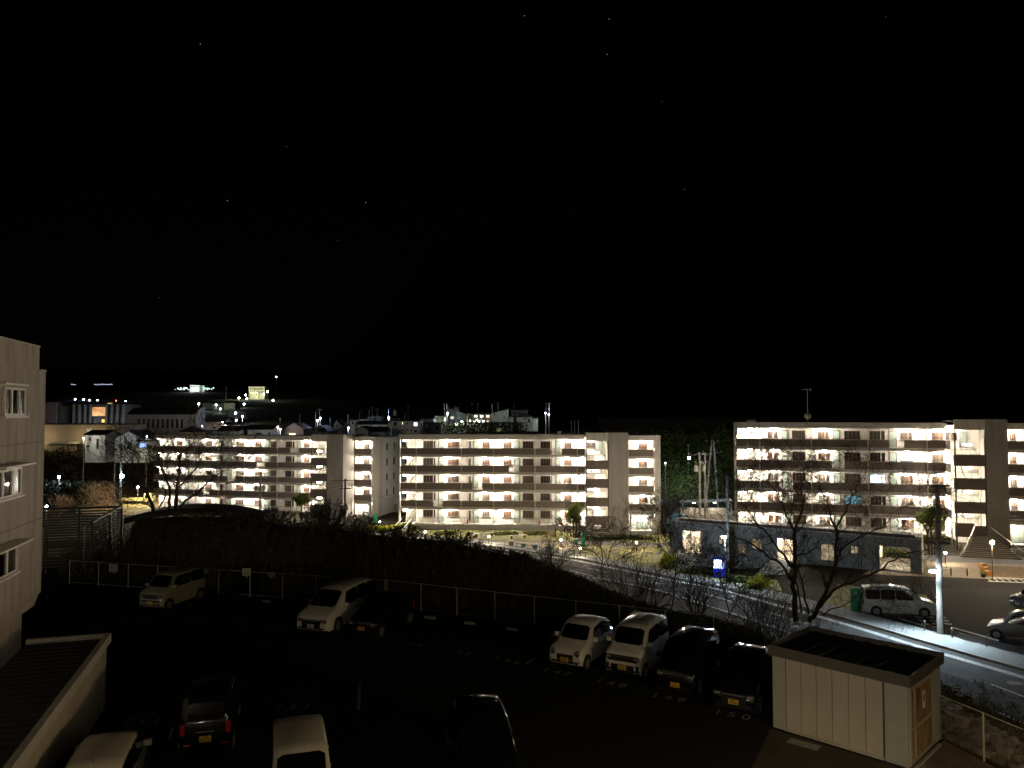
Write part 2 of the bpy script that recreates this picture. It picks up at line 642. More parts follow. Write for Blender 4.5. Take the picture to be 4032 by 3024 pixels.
def railing(parent, u0, u1, v, z, h, m=M_rail, sp=0.14, name='railing', posts=True):
    mb = MB()
    mb.box(u0, u1, v, v + 0.05, z + h - 0.05, z + h)
    mb.box(u0, u1, v + 0.01, v + 0.04, z + 0.08, z + 0.11)
    k = u0
    i = 0
    while k <= u1 + 1e-3:
        w = 0.05 if i % 10 == 0 else 0.018
        mb.box(min(k, u1 - w), min(k, u1 - w) + w, v + 0.01, v + 0.035, z, z + h - 0.05)
        k += sp
        i += 1
    return mb.build(name, m, parent)

def flight(parent, a, b, w, n, m, name='stair_flight', axis='v'):
    """a stepped flight from a=(u,v,z) to b=(u,v,z); w=width across"""
    mb = MB()
    a, b = Vector(a), Vector(b)
    for k in range(n):
        p = a.lerp(b, k / n)
        q = a.lerp(b, (k + 1) / n)
        if axis == 'v':
            mb.box(p.x - w / 2, p.x + w / 2, min(p.y, q.y), max(p.y, q.y), q.z - 0.24, q.z)
        else:
            mb.box(min(p.x, q.x), max(p.x, q.x), p.y - w / 2, p.y + w / 2, q.z - 0.24, q.z)
    return mb.build(name, m, parent)

_fx = {}
def corridor_lamp(parent, u, v, z, e, w=0.62, big=False):
    k = ('fx', w, big)
    if big and k not in _fx:
        _fx[k] = (MB().box(-0.42, 0.42, -0.12, 0.12, -0.02, 0.02).mesh('lamp', M_white),
                  MB().box(-0.40, 0.40, -0.12, 0.12, -0.20, -0.02).mesh('diffuser', M_lampw))
    if k not in _fx:
        _fx[k] = (MB().box(-w / 2, w / 2, -0.07, 0.07, -0.02, 0.02).mesh('lamp', M_white),
                  MB().box(-w / 2 + 0.02, w / 2 - 0.02, -0.055, 0.055, -0.075, -0.02).mesh('diffuser', M_lampw))
    o = bpy.data.objects.new('lamp', _fx[k][0])
    o.location = (u, v, z)
    link(o, parent)
    d = bpy.data.objects.new('diffuser', _fx[k][1])
    link(d, o)
    if e > 0:
        plight((0, 0, -0.26 if big else -0.16), e, WARM, 0.07, o)
    return o

def facade_line(pa, da, pb, db, z0):
    a = at(pa, 1628, da)
    b = at(pb, 1628, db)
    A = Vector((a.x, a.y, z0))
    Bv = Vector((b.x, b.y, z0))
    return A, Bv

def apartment(label, pa, da, pb, db, z0, spec):
    A, Bv = facade_line(pa, da, pb, db, z0)
    L = (Bv - A).length
    U = (Bv - A).normalized()
    V = Vector((-U.y, U.x, 0))
    root = empty('apartment_building', A, math.atan2(U.y, U.x))
    tag(root, label, 'building')
    def uo(px, v=0.0):
        t = (px - 2016) / FPX
        a = A + V * v
        return (t * a.y - a.x) / (U.x - t * U.y)
    def F(k):
        return 0.6 + H * k
    TOP = 14.2
    u_b = uo(spec.get('body_px', pa), 1.7) if 'body_px' in spec else 0.0
    sw_ = spec['tower']
    vt, vw = sw_['vt'], sw_['vw']
    s0, s1 = uo(sw_['s'][0], vt), uo(sw_['s'][1], vt)
    p0, p1 = s1 + 0.12, uo(sw_['p'], vt)
    w0, w1 = p1 + 0.25, uo(sw_['w'][0], vw)
    w2 = uo(sw_['w'][1], vw)
    back = 9.6
    # body walls
    B('wall', root, M_wall, u_b, s0 + 0.3, 1.7, back, 0.0, TOP - 0.3)
    B('roof', root, M_slab, 0.0, s0 + 0.3, 0.25, back + 0.1, TOP - 0.3, TOP - 0.1)
    B('roof_fascia', root, M_fascia, 0.0, s0 - 0.02, -0.03, 0.25, F(4) + 2.27, TOP)
    B('base_slab', root, M_slab, 0.0, s0, -0.15, 1.7, -0.8, 0.6)
    if 'body_px' in spec:
        # open stair bay at the end: back wall set further in
        B('wall', root, M_wall, 0.1, u_b, 4.2, back, 0.0, TOP - 0.3)
        B('end_pier', root, M_fascia, -0.22, 0.0, -0.03, 0.22, 0.0, TOP)
        for k in range(1, 5):
            B('parapet_panel', root, M_brown, -0.06, 0.0, 0.23, 2.2, F(k) - 0.03, F(k) + 0.9)
            B('parapet_panel', root, M_brown, -0.06, 0.0, 2.21, 4.18, F(k) - 0.03, F(k) + 0.9)
    spouts = [uo(p, -0.08) for p in spec['spouts']]
    for su in spouts:
        mb = MB()
        mb.tube([(su, -0.1, 0.0), (su, -0.1, TOP - 0.5)], 0.065, 6)
        for k in range(5):
            mb.box(su - 0.08, su + 0.08, -0.17, -0.02, F(k) + 0.35, F(k) + 0.41)
        mb.build('downpipe', M_pipe, root)
    for k in range(5):
        f = F(k)
        if k:
            B('floor_slab', root, M_slab, 0.0, s0, 0.1, 1.7, f - 0.16, f)
            B('edge_beam', root, M_slab, 0.0, s0 - 0.01, 0.02, 0.24, f - 0.42, f - 0.16)
            B('slab_edge', root, M_lip, 0.0, s0 - 0.02, -0.07, 0.1, f - 0.13, f - 0.05)
            gap = spec['gaps'].get(k)
            g0, g1 = (uo(gap[0]), uo(gap[1])) if gap else (1e9, 1e9)
            cuts = sorted([0.02] + [q for q in spouts if 0.1 < q < s0 - 0.1] + ([g0, g1] if gap else []) + [s0 - 0.03])
            for i in range(len(cuts) - 1):
                a, b = cuts[i] + 0.012, cuts[i + 1] - 0.012
                if gap and a > g0 - 0.1 and b < g1 + 0.1:
                    railing(root, a, b, 0.0, f, 0.92)
                    continue
                if b - a > 0.1:
                    # panels of the parapet
                    n = max(1, round((b - a) / 1.9))
                    for q in range(n):
                        x0 = a + (b - a) * q / n
                        x1 = a + (b - a) * (q + 1) / n
                        B('parapet_panel', root, M_brown, round(x0 + 0.004, 2), round(x1 - 0.004, 2), 0.0, 0.06, f - 0.03, f + 0.90)
            B('parapet_cap', root, M_rail, 0.02, min(g0, s0 - 0.03) if gap else s0 - 0.03, -0.01, 0.08, f + 0.90, f + 0.935)
            if gap:
                B('parapet_cap', root, M_rail, g1, s0 - 0.03, -0.01, 0.08, f + 0.90, f + 0.935)
        else:
            railing(root, 0.3, s0 - 0.3, -0.1, f, 1.05, M_frame, 0.16)
        for x in spec.get('red', {}).get(k, ()):
            e_ = MB().tube([(uo(x), 0.18, f + 0.02), (uo(x), 0.18, f + 0.62), (uo(x), 0.18, f + 0.70)], [0.12, 0.12, 0.05], 8).build('fire_extinguisher', M_red, root)
        # openings in the back wall
        for (x0, x1, kind) in spec['open']:
            a, b = uo(x0, 1.7), uo(x1, 1.7)
            if kind == 'w':
                pane = random.choice([M_glassbr, M_glassdk, M_glassbr])
                key = (k, x0)
                pane = spec.get('lit', {}).get(key, pane)
                frame_win(root, a, b, f + 0.95, f + 1.85, 1.7, pane, grille=pane in (M_glassbr, M_glassdk), mull=2)
            elif kind == 'W':
                pane = random.choice([M_glassgr, M_glassdk])
                pane = spec.get('lit', {}).get((k, x0), pane)
                frame_win(root, a, b, f + 0.85, f + 1.95, 1.7, pane, mull=3)
            elif kind == 'n':
                frame_win(root, a, b, f + 0.3, f + 1.9, 1.7, M_glassdk, mull=0)
            elif kind == 'd':
                d = MB().box(a, b, 1.655, 1.7, f, f + 1.95).box(a - 0.06, a, 1.64, 1.7, f, f + 2.02).box(b, b + 0.06, 1.64, 1.7, f, f + 2.02).box(a, b, 1.64, 1.7, f + 1.95, f + 2.02)
                do = d.build('door', M_frame, root)
                B('leaf', do, M_door, a + 0.04, b - 0.04, 1.63, 1.652, f + 0.05, f + 1.9)
                B('handle', do, M_darkframe, b - 0.13, b - 0.09, 1.59, 1.63, f + 0.85, f + 1.05)
        for x in spec['lamps']:
            corridor_lamp(root, uo(x, 0.95), 0.95, f + 2.2 if k < 4 else f + 2.22, LP['corridor'])
        if 'body_px' in spec and k < 5:
            corridor_lamp(root, uo(spec['endlamp'], 0.3), 0.5, f + 2.15, LP['stair'] * 1.8, 0.7, True)
            if k < 4:
                flight(root, (0.4, 2.9, f), (u_b - 0.1, 2.9, f + H), 1.1, 10, M_slab, axis='u')
                mb = MB()
                mb.beam((0.4, 2.3, f + 0.9), (u_b - 0.1, 2.3, f + H + 0.9), 0.05, 0.05)
                for q in range(7):
                    uu = 0.4 + (u_b - 0.5) * q / 6
                    zz = f + H * q / 6
                    mb.box(uu, uu + 0.03, 2.29, 2.32, zz, zz + 0.9)
                mb.build('stair_rail', M_rail, root)
        for su in spouts:
            if 0.3 < su < s0 - 0.2:
                B('wiring_box', root, M_white, round(su + 0.12, 2), round(su + 0.50, 2), 0.28, 0.50, f + 1.97, f + 2.19)
        for x in spec['vents']:
            u = uo(x, 1.7)
            if u < s0 - 0.2:
                if 'vent' not in _fx:
                    _fx['vent'] = MB().tube([(0, 0.08, 0), (0, 0, 0)], 0.075, 10).mesh('vent', M_vent)
                for du in (0, 0.55):
                    vo = bpy.data.objects.new('vent', _fx['vent'])
                    vo.location = (u + du, 1.62, f + 2.12)
                    link(vo, root)
                B('pipe_cover', root, M_white, round(u - 0.9, 2), round(u - 0.82, 2), 1.63, 1.7, f + 0.1, f + 2.3)
    if spec.get('garden_stairs'):
        flight(root, (0.2, -2.9, -0.55), (1.2, -0.2, 0.6), 1.6, 7, M_lip, 'garden_stair_flight')
        for x in (-0.1, 1.5):
            MB().beam((x - 0.5, -2.9, 0.1), (x + 0.3, -0.15, 1.35), 0.1, 0.12).build('handrail', M_white, root)
            MB().beam((x - 0.5, -2.9, -0.5), (x + 0.3, -0.15, 0.6), 0.14, 0.5).build('stringer', M_lip, root)
    # stair tower
    B('stair_wall', root, M_tower, p0, p1, vt, 1.7, -0.8, TOP + 0.45)
    B('wall', root, M_wall, s0 + 0.3, w2, 1.72, back, 0.0, TOP - 0.3)
    B('roof_fascia', root, M_fascia, s0, p0 - 0.01, vt + 0.01, vt + 0.25, TOP - 0.75, TOP + 0.42)
    B('roof', root, M_slab, s0, p0 - 0.01, vt + 0.26, 1.7, TOP + 0.1, TOP + 0.3)
    for c in (s0, s1 - 0.02):
        B('column', root, M_darkframe, c, c + 0.14, vt + 0.02, vt + 0.16, 0.0, TOP - 0.75)
        B('column', root, M_lip, c + 0.0, c + 0.13, vt + 2.2, vt + 2.34, 0.0, TOP - 0.7)
    um = (s0 + s1) / 2
    for k in range(0, 5):
        f = F(k)
        if k:
            B('floor_slab', root, M_slab, s0 + 0.14, s1, -0.6, 1.7, f - 0.16, f)
            B('parapet_panel', root, M_brown, s0 - 0.05, s0 + 0.0, vt + 1.8, 0.0, f - 0.05, f + 0.9)
        if k < 4:
            zl = f + H - 1.33
            B('landing', root, M_slab, s0 + 0.14, s1 - 0.02, vt + 0.08, vt + 1.4, zl - 0.16, zl)
            nq = 2
            for q in range(nq):
                a = s0 - 0.12 + (s1 - s0 + 0.14) * q / nq
                b = s0 - 0.12 + (s1 - s0 + 0.14) * (q + 1) / nq
                B('parapet_panel', root, M_brown, a + 0.004, b - 0.004, vt - 0.06, vt + 0.0, zl - 0.48, zl + 0.82)
            flight(root, (s1 - 0.55, 0.0 - 0.6, f), (s1 - 0.55, vt + 1.4, zl), min(1.1, (s1 - s0) * 0.42), 8, M_lip)
            flight(root, (s0 + 0.75, vt + 1.4, zl), (s0 + 0.75, -0.6, f + H), min(1.1, (s1 - s0) * 0.42), 8, M_lip)
            mb = MB()
            for uu, za, zb in ((s1 - 1.15, f, zl), (s0 + 1.35, f + H, zl)):
                mb.beam((uu, -0.6, za + 0.85), (uu, vt + 1.4, zb + 0.85), 0.05, 0.07)
                for q in range(9):
                    t = q / 8
                    vv = -0.6 + (vt + 2.0) * t
                    zz = za + (zb - za) * t
                    mb.box(uu - 0.012, uu + 0.012, vv - 0.012, vv + 0.012, zz, zz + 0.85)
            mb.build('stair_rail', M_rail, root)
            corridor_lamp(root, um - 0.1, vt + 0.45, zl + 2.02, LP['stair'], 0.7, True)
        corridor_lamp(root, s0 + (s1 - s0) * 0.3, 0.6, f + 2.15, LP['stair'] * 0.8)
        if k == 4:
            d = MB().box(um + 0.35, um + 1.15, 1.66, 1.72, f, f + 1.95).build('door', M_frame, root)
            B('leaf', d, M_door, um + 0.4, um + 1.1, 1.63, 1.658, f + 0.05, f + 1.9)
            frame_win(root, s0 + 0.3, um + 0.1, f + 0.95, f + 1.85, 1.72, M_glassdk, grille=True)
    # wing beyond the stair tower
    vb = vw + 1.5
    B('wall', root, M_wall, w0 - 0.2, w2, vb, 1.72, 0.0, TOP - 0.3)
    B('wall', root, M_wall, p1 + 0.002, w0, vw + 0.4 if vt < vw else vw, vb + 0.1, 0.0, TOP - 0.3)
    B('end_pier', root, M_fascia, w1, w2, vw - 0.02, vb + 0.1, 0.0, TOP)
    B('roof_fascia', root, M_fascia, p1 + 0.01, w1, vw, vw + 0.25, F(4) + 2.27, TOP - 0.02)
    B('roof', root, M_slab, p1, w2, vw + 0.26, back + 0.1, TOP - 0.3, TOP - 0.1)
    wl = uo(sw_['wlamp'], vw + 0.8)
    for k in range(5):
        f = F(k)
        if k:
            B('floor_slab', root, M_slab, w0, w1, vw + 0.1, vb, f - 0.16, f)
            B('edge_beam', root, M_slab, w0, w1, vw + 0.02, vw + 0.24, f - 0.42, f - 0.16)
            B('slab_edge', root, M_lip, w0, w1, vw - 0.07, vw + 0.1, f - 0.13, f - 0.05)
            for q in range(2):
                a = w0 + (w1 - w0 - 0.15) * q / 2
                b = w0 + (w1 - w0 - 0.15) * (q + 1) / 2
                B('parapet_panel', root, M_brown, a + 0.004, b - 0.004, vw, vw + 0.06, f - 0.03, f + 0.90)
            B('parapet_cap', root, M_rail, w0, w1, vw - 0.01, vw + 0.08, f + 0.90, f + 0.935)
            x0, x1 = sw_['win']
            frame_win(root, uo(x0, vb), uo(x1, vb), f + 0.95, f + 1.8, vb, random.choice([M_glassbr, M_glassdk]), grille=True, mull=2)
            if k == 1:
                railing(root, w1 - 0.1, w1, vw, f, 0.9)
        corridor_lamp(root, wl, vw + 0.75, f + 2.18, LP['corridor'] * (1.0 if k else 1.3))
    mb = MB()
    mb.tube([(w1 - 0.12, vw - 0.1, 0.0), (w1 - 0.12, vw - 0.1, TOP - 0.5)], 0.055, 6)
    mb.build('downpipe', M_pipe, root)
    # ground-floor entrance frame of the wing
    mb = MB()
    mb.box(w0 + 0.1, w0 + 0.35, vw - 0.25, vw, -0.6, 2.6)
    mb.box(w1 - 0.45, w1 - 0.2, vw - 0.25, vw, -0.6, 2.6)
    mb.box(w0 + 0.1, w1 - 0.2, vw - 0.35, vw, 2.6, 2.9)
    mb.build('entrance_frame', M_fascia, root)
    B('entrance_floor', root, M_slab, w0, w1, vw - 0.3, vb, -0.6, 0.3)
    d = MB().box(w0 + 1.2, w0 + 2.9, vb - 0.05, vb, 0.3, 2.4).build('door', M_frame, root)
    B('leaf', d, M_door, w0 + 1.25, w0 + 2.03, vb - 0.08, vb - 0.052, 0.35, 2.35)
    B('leaf', d, M_door, w0 + 2.07, w0 + 2.85, vb - 0.08, vb - 0.052, 0.35, 2.35)
    # slit windows and seams of the gable wall
    if sw_.get('slits'):
        for k in range(1, 5):
            for vv in (2.2, 5.2):
                f = MB().box(w2, w2 + 0.05, vv, vv + 0.45, F(k) + 0.55, F(k) + 1.75).build('slit_window', M_frame, root)
                B('pane', f, M_glassdk, w2 + 0.051, w2 + 0.06, vv + 0.06, vv + 0.39, F(k) + 0.6, F(k) + 1.7)
                B('hood', f, M_lip, w2, w2 + 0.22, vv - 0.05, vv + 0.5, F(k) + 1.76, F(k) + 1.82)
        B('end_pier', root, M_fascia, w2 + 0.002, w2 + 0.3, 8.2, back + 0.05, 0.0, TOP)
        B('concrete_skirt', root, M_tower, w2 + 0.31, w2 + 3.8, 5.0, 9.5, -0.8, 2.0)
    # front stairs
    st = sw_.get('stairs')
    if st:
        n = st['n']
        es = empty('entrance_stairs', (0, 0, 0))
        es.parent = root
        uc = (st['top'][0] + st['top'][1]) / 2
        t0, t1 = uo(st['top'][0], vt - 0.3), uo(st['top'][1], vt - 0.3)
        b0, b1 = uo(st['bot'][0], vt - st['run']), uo(st['bot'][1], vt - st['run'])
        z_t, z_b = st['z']
        for i in range(n):
            q = (i + 1) / n
            a = t0 + (b0 - t0) * q
            b = t1 + (b1 - t1) * q
            zz = z_t + (z_b - z_t) * q + (z_t - z_b) / n
            vv = vt - 0.2 - (st['run'] - 0.2) * q
            mb = MB().box(a, b, vv, vt - 0.05 - (st['run'] - 0.2) * i / n, z_b - 1.2, zz - (z_t - z_b) / n * 0.0)
            mb.build('step', mat('brown_step_stone', (0.20, 0.17, 0.135), 0.85, 0.15, 3, bump=0.3), es)
        B('landing', root, M_lip, t0, t1, vt - 0.3, -0.6, -0.5, z_t)
        B('parapet_panel', root, M_brown, s0 - 0.1, t0 - 0.05, vt - 0.05, vt, z_t - 0.2, z_t + 1.25)
        mb = MB()
        mb.beam((t0 - 0.1, vt - 0.3, z_t + 0.95), (b0 + 0.4, vt - st['run'], z_b + 0.6), 0.09, 0.09)
        for i in range(5):
            q = i / 4
            a = t0 - 0.1 + (b0 + 0.5 - t0) * q
            vv = vt - 0.3 - (st['run'] - 0.3) * q
            zz = z_t + (z_b - z_t) * q
            mb.box(a - 0.03, a + 0.03, vv - 0.03, vv + 0.03, zz - 0.4, zz + 0.9 - 0.3 * q)
        mb.build('handrail', M_rail, root)
        mb = MB()
        for i in range(9):
            q = i / 8
            a = t1 + 0.05 + (b1 - t1) * q
            vv = vt - 0.3 - (st['run'] - 0.3) * q
            zz = z_t + (z_b - z_t) * q
            mb.box(a - 0.02, a + 0.02, vv - 0.02, vv + 0.02, zz - 0.3, zz + 0.9)
        mb.beam((t1 + 0.05, vt - 0.3, z_t + 0.9), (b1 + 0.05, vt - st['run'], z_b + 0.9), 0.06, 0.06)
        mb.build('handrail', M_rail, root)
    return root, uo, F

M_litblue = room_mat('lit_room_blue', (0.45, 0.75, 1.0), (0.9, 1.0, 1.0), 3.0)
M_litteal = room_mat('lit_room_teal', (0.02, 0.12, 0.16), (0.35, 0.75, 0.85), 0.7)
M_litor = room_mat('lit_room_orange', (0.30, 0.08, 0.02), (0.65, 0.22, 0.06), 0.5)

bM, uM, FM = apartment('five-storey block with bright open corridors in the middle, between the other two blocks', 1577, 118.0, 2304, 116.0, -7.4, dict(
    body_px=1640, endlamp=1598, red={4: (2171,), 0: (1841, 2124), 3: (), 2: (1700,)}, garden_stairs=True,
    spouts=[1640, 1817, 1944, 2106, 2272],
    open=[(1668, 1716, 'W'), (1728, 1746, 'd'), (1763, 1807, 'w'), (1843, 1855, 'n'), (1866, 1884, 'd'), (1899, 1929, 'w'), (1983, 2014, 'w'), (2026, 2045, 'd'), (2058, 2101, 'W'), (2128, 2172, 'W'), (2188, 2205, 'd'), (2220, 2251, 'w')],
    lamps=[1766, 1908, 1993, 2232, 2290],
    vents=[1730, 1868, 2040, 2190],
    gaps={4: (2168, 2210), 3: (2003, 2045), 2: (1859, 1899), 1: (1707, 1744)},
    tower=dict(vt=-5.2, vw=-2.6, s=(2306, 2392), p=2473, w=(2575, 2599), win=(2513, 2546), wlamp=2527,
               stairs=dict(top=(2338, 2386), bot=(2266, 2424), run=3.2, z=(0.95, -0.45), n=8))))
bR, uR, FR = apartment('nearest five-storey corridor block on the right, behind the low grey shop', 2895, 98.0, 3722, 91.0, -5.3, dict(
    body_px=2975, endlamp=2922,
    spouts=[2989, 3191, 3414, 3646],
    open=[(3020, 3060, 'w'), (3077, 3099, 'd'), (3116, 3168, 'W'), (3218, 3262, 'w'), (3279, 3303, 'd'), (3321, 3384, 'W'), (3420, 3481, 'W'), (3498, 3526, 'd'), (3541, 3588, 'w'), (3665, 3711, 'w')],
    lamps=[3040, 3243, 3569, 3697, 2950],
    vents=[3070, 3275, 3495, 3640],
    gaps={4: (3497, 3556), 3: (3274, 3321), 2: (3065, 3117)},
    lit={(3, 3541): M_litblue, (2, 3420): M_litblue, (1, 3321): M_litteal, (0, 3020): M_litor},
    tower=dict(vt=-4.0, vw=-0.5, s=(3754, 3872), p=3965, w=(4200, 4240), win=(3970, 3996), wlamp=3982,
               stairs=dict(top=(3830, 3888), bot=(3762, 4020), run=5.5, z=(1.75, -0.1), n=13))))
bL, uL, FL = apartment('farthest five-storey corridor block on the left, with a gable wall of slit windows', 607, 145.0, 1222, 136.5, -8.2, dict(
    spouts=[649, 768, 865, 965, 1095],
    open=[(700, 722, 'w'), (735, 748, 'd'), (815, 838, 'w'), (872, 882, 'n'), (900, 915, 'd'), (935, 965, 'w'), (1008, 1035, 'w'), (1045, 1063, 'd'), (1070, 1092, 'W'), (1128, 1162, 'W'), (1174, 1188, 'd'), (1200, 1222, 'w')],
    lamps=[628, 701, 815, 947, 1014, 1206],
    vents=[735, 905, 1050, 1170],
    gaps={4: (1145, 1178), 3: (1014, 1047), 2: (900, 930), 1: (805, 828)},
    tower=dict(vt=-4.5, vw=-0.9, s=(1228, 1288), p=1353, w=(1468, 1493), win=(1434, 1457), wlamp=1437, slits=True)))

# block the photograph was taken from (behind the camera): lit corridors facing the car park
def viewer_block():
    root = empty('apartment_building', (0, -2.2, 0), 0.0)
    tag(root, 'the block whose corridor the view is taken from, behind the car park', 'building')
    B('wall', root, M_brown, -34, 34, -11.0, -1.9, 0, 14.0)
    for k in range(5):
        f = 0.3 + H * k
        B('floor_slab', root, M_slab, -34, 34, -1.9, -0.1, f - 0.16, f)
        B('parapet_panel', root, M_brown, -34, 34, -0.06, 0.0, f - 0.4, f + 0.95)
        for i in range(6):
            corridor_lamp(root, -27.5 + i * 11.0, -1.0, f + 2.2, LP['viewer'] * (1.8 if i < 2 else 0.5))
    B('roof', root, M_slab, -34, 34, -11.0, 0.0, 13.55, 14.2)
viewer_block()

# ------------------------------------------------------------------ near buildings
def wall_grid(L, z0, z1, openings, th):
    """a wall along +x of length L with rectangular openings (x0,x1,z0,z1)"""
    us = sorted(set([0.0, L] + [o[0] for o in openings] + [o[1] for o in openings]))
    zs = sorted(set([z0, z1] + [o[2] for o in openings] + [o[3] for o in openings]))
    mb = MB()
    for i in range(len(us) - 1):
        run = None
        for j in range(len(zs) - 1):
            cu, cz = (us[i] + us[i + 1]) / 2, (zs[j] + zs[j + 1]) / 2
            inside = any(o[0] < cu < o[1] and o[2] < cz < o[3] for o in openings)
            if not inside:
                run = (run[0], zs[j + 1]) if run else (zs[j], zs[j + 1])
            if (inside or j == len(zs) - 2) and run:
                mb.box(us[i], us[i + 1], 0, th, run[0], run[1])
                run = None
    return mb

def local_frame(pa, pb):
    A, Bv = Vector(pa), Vector(pb)
    L = (Bv - A).length
    U = (Bv - A).normalized()
    return A, L, U

# low shop building with two stair passages
def shop():
    A, L, U = local_frame((17.6, 86.4, -7.8), (38.9, 73.6, -7.8))
    V = Vector((-U.y, U.x, 0))
    root = empty('shop_building', A, math.atan2(U.y, U.x))
    tag(root, 'low grey flat-roofed shop building with two stair passages beside the street', 'building')
    def uo(px, v=0.0):
        t = (px - 2016) / FPX
        a = A + V * v
        return (t * a.y - a.x) / (U.x - t * U.y)
    def zo(px, py, v=0.0):
        u = uo(px, v)
        y = (A + U * u + V * v).y
        return at(px, py, y).z - A.z
    ZT = 5.95
    ops = []
    def op(x0, x1, y0, y1):
        a, b = uo(x0), uo(x1)
        xm = (x0 + x1) / 2
        o = (a, b, zo(xm, y1), zo(xm, y0))
        ops.append(o)
        return o
    s1 = op(2683, 2757, 2092, 2176)
    w1 = op(2823, 2852, 2105, 2143)
    w2 = op(2898, 2930, 2146, 2181)
    w3 = op(2952, 2996, 2122, 2164)
    s2 = op(3053, 3130, 2122, 2206)
    w4 = op(3222, 3286, 2142, 2209)
    w5 = op(3338, 3370, 2149, 2181)
    g1 = op(3452, 3572, 2153, 2248)
    mg = mat('blue_grey_wall', (0.42, 0.42, 0.40), 0.85, 0.12, 0.8, stretch=(2, 2, 0.5), bump=0.25)
    wall_grid(L, -1.0, ZT - 0.2, ops, 0.3).build('wall', mg, root)
    B('roof', root, M_slab, 0, L, 0.3, 3.2, ZT - 0.5, ZT - 0.2)
    B('roof_edge', root, M_lip, 0, L, 0.9, 3.2, ZT - 0.2, ZT - 0.05)
    B('parapet_panel', root, M_brown, 0.9, L - 0.6, 0.75, 0.9, ZT - 0.2, ZT + 0.12)
    B('roof_edge', root, M_fascia, 0.0, L, -0.02, 0.3, ZT - 0.2, ZT - 0.1)
    B('wall', root, mg, 0, 0.3, 0.3, 3.2, -1, ZT - 0.5)
    B('wall', root, mg, L - 0.3, L, 0.3, 3.2, -1, ZT - 0.5)
    mw = mat('cream_interior', (0.62, 0.55, 0.42), 0.8, 0.1, 3)
    # stair passages
    for (a, b, z0, z1), run in ((s1, 3.0), (s2, 3.0)):
        zt = z0
        q = A + U * (a + b) / 2 + V * (-4.3)
        zg = tz(q.x, q.y) - A.z
        z0 = zg
        flight(root, ((a + b) / 2 - 0.5, -4.3, zg), ((a + b) / 2, 0.0, zt), b - a + 0.3, 11, M_slab, 'step_flight')
        B('passage_wall', root, mw, a - 0.12, a, 0.3, 3.2, z0 - 0.5, z1)
        B('passage_wall', root, mw, b, b + 0.12, 0.3, 3.2, z0 - 0.5, z1)
        B('passage_wall', root, mw, a, b, 3.0, 3.2, z0 - 0.5, z1 + 0.3)
        B('passage_floor', root, mw, a, b, 0.4, 3.0, zt - 0.2, zt)
        frame_win(root, a + (b - a) * 0.5, b - 0.15, zt + 0.6, zt + 1.8, 3.0, M_glassdk, grille=True)
        corridor_lamp(root, a + 0.6, 1.5, z1 - 0.1, 420)
        for x in (a - 0.22, b + 0.18):
            mb = MB().beam((x - 0.5, -4.4, z0 + 0.1), (x, 0.0, zt + 0.15), 0.16, 0.34)
            mb.build('stair_wing', M_fascia, root)
    mr = room_mat('lit_room_warm', (0.25, 0.19, 0.10), (0.75, 0.62, 0.38), 0.55, 2.5)
    for (a, b, z0, z1) in (w1, w2, w3, w4, w5):
        frame_win(root, a, b, z0, z1, 0.08, mr, mull=1)
    # wide passage on the right
    a, b, z0, z1 = g1
    B('passage_wall', root, mw, a - 0.15, a - 0.003, 0.3, 3.2, z0 - 0.3, z1 + 0.2)
    B('passage_wall', root, mw, b + 0.003, b + 0.15, 0.3, 3.2, z0 - 0.3, z1 + 0.2)
    B('passage_floor', root, M_lip, a, b, 0.3, 4.4, z0 - 0.4, z0 + 0.05)
    corridor_lamp(root, a + 0.8, 1.2, z1 + 0.05, 150)
    return root
shop()

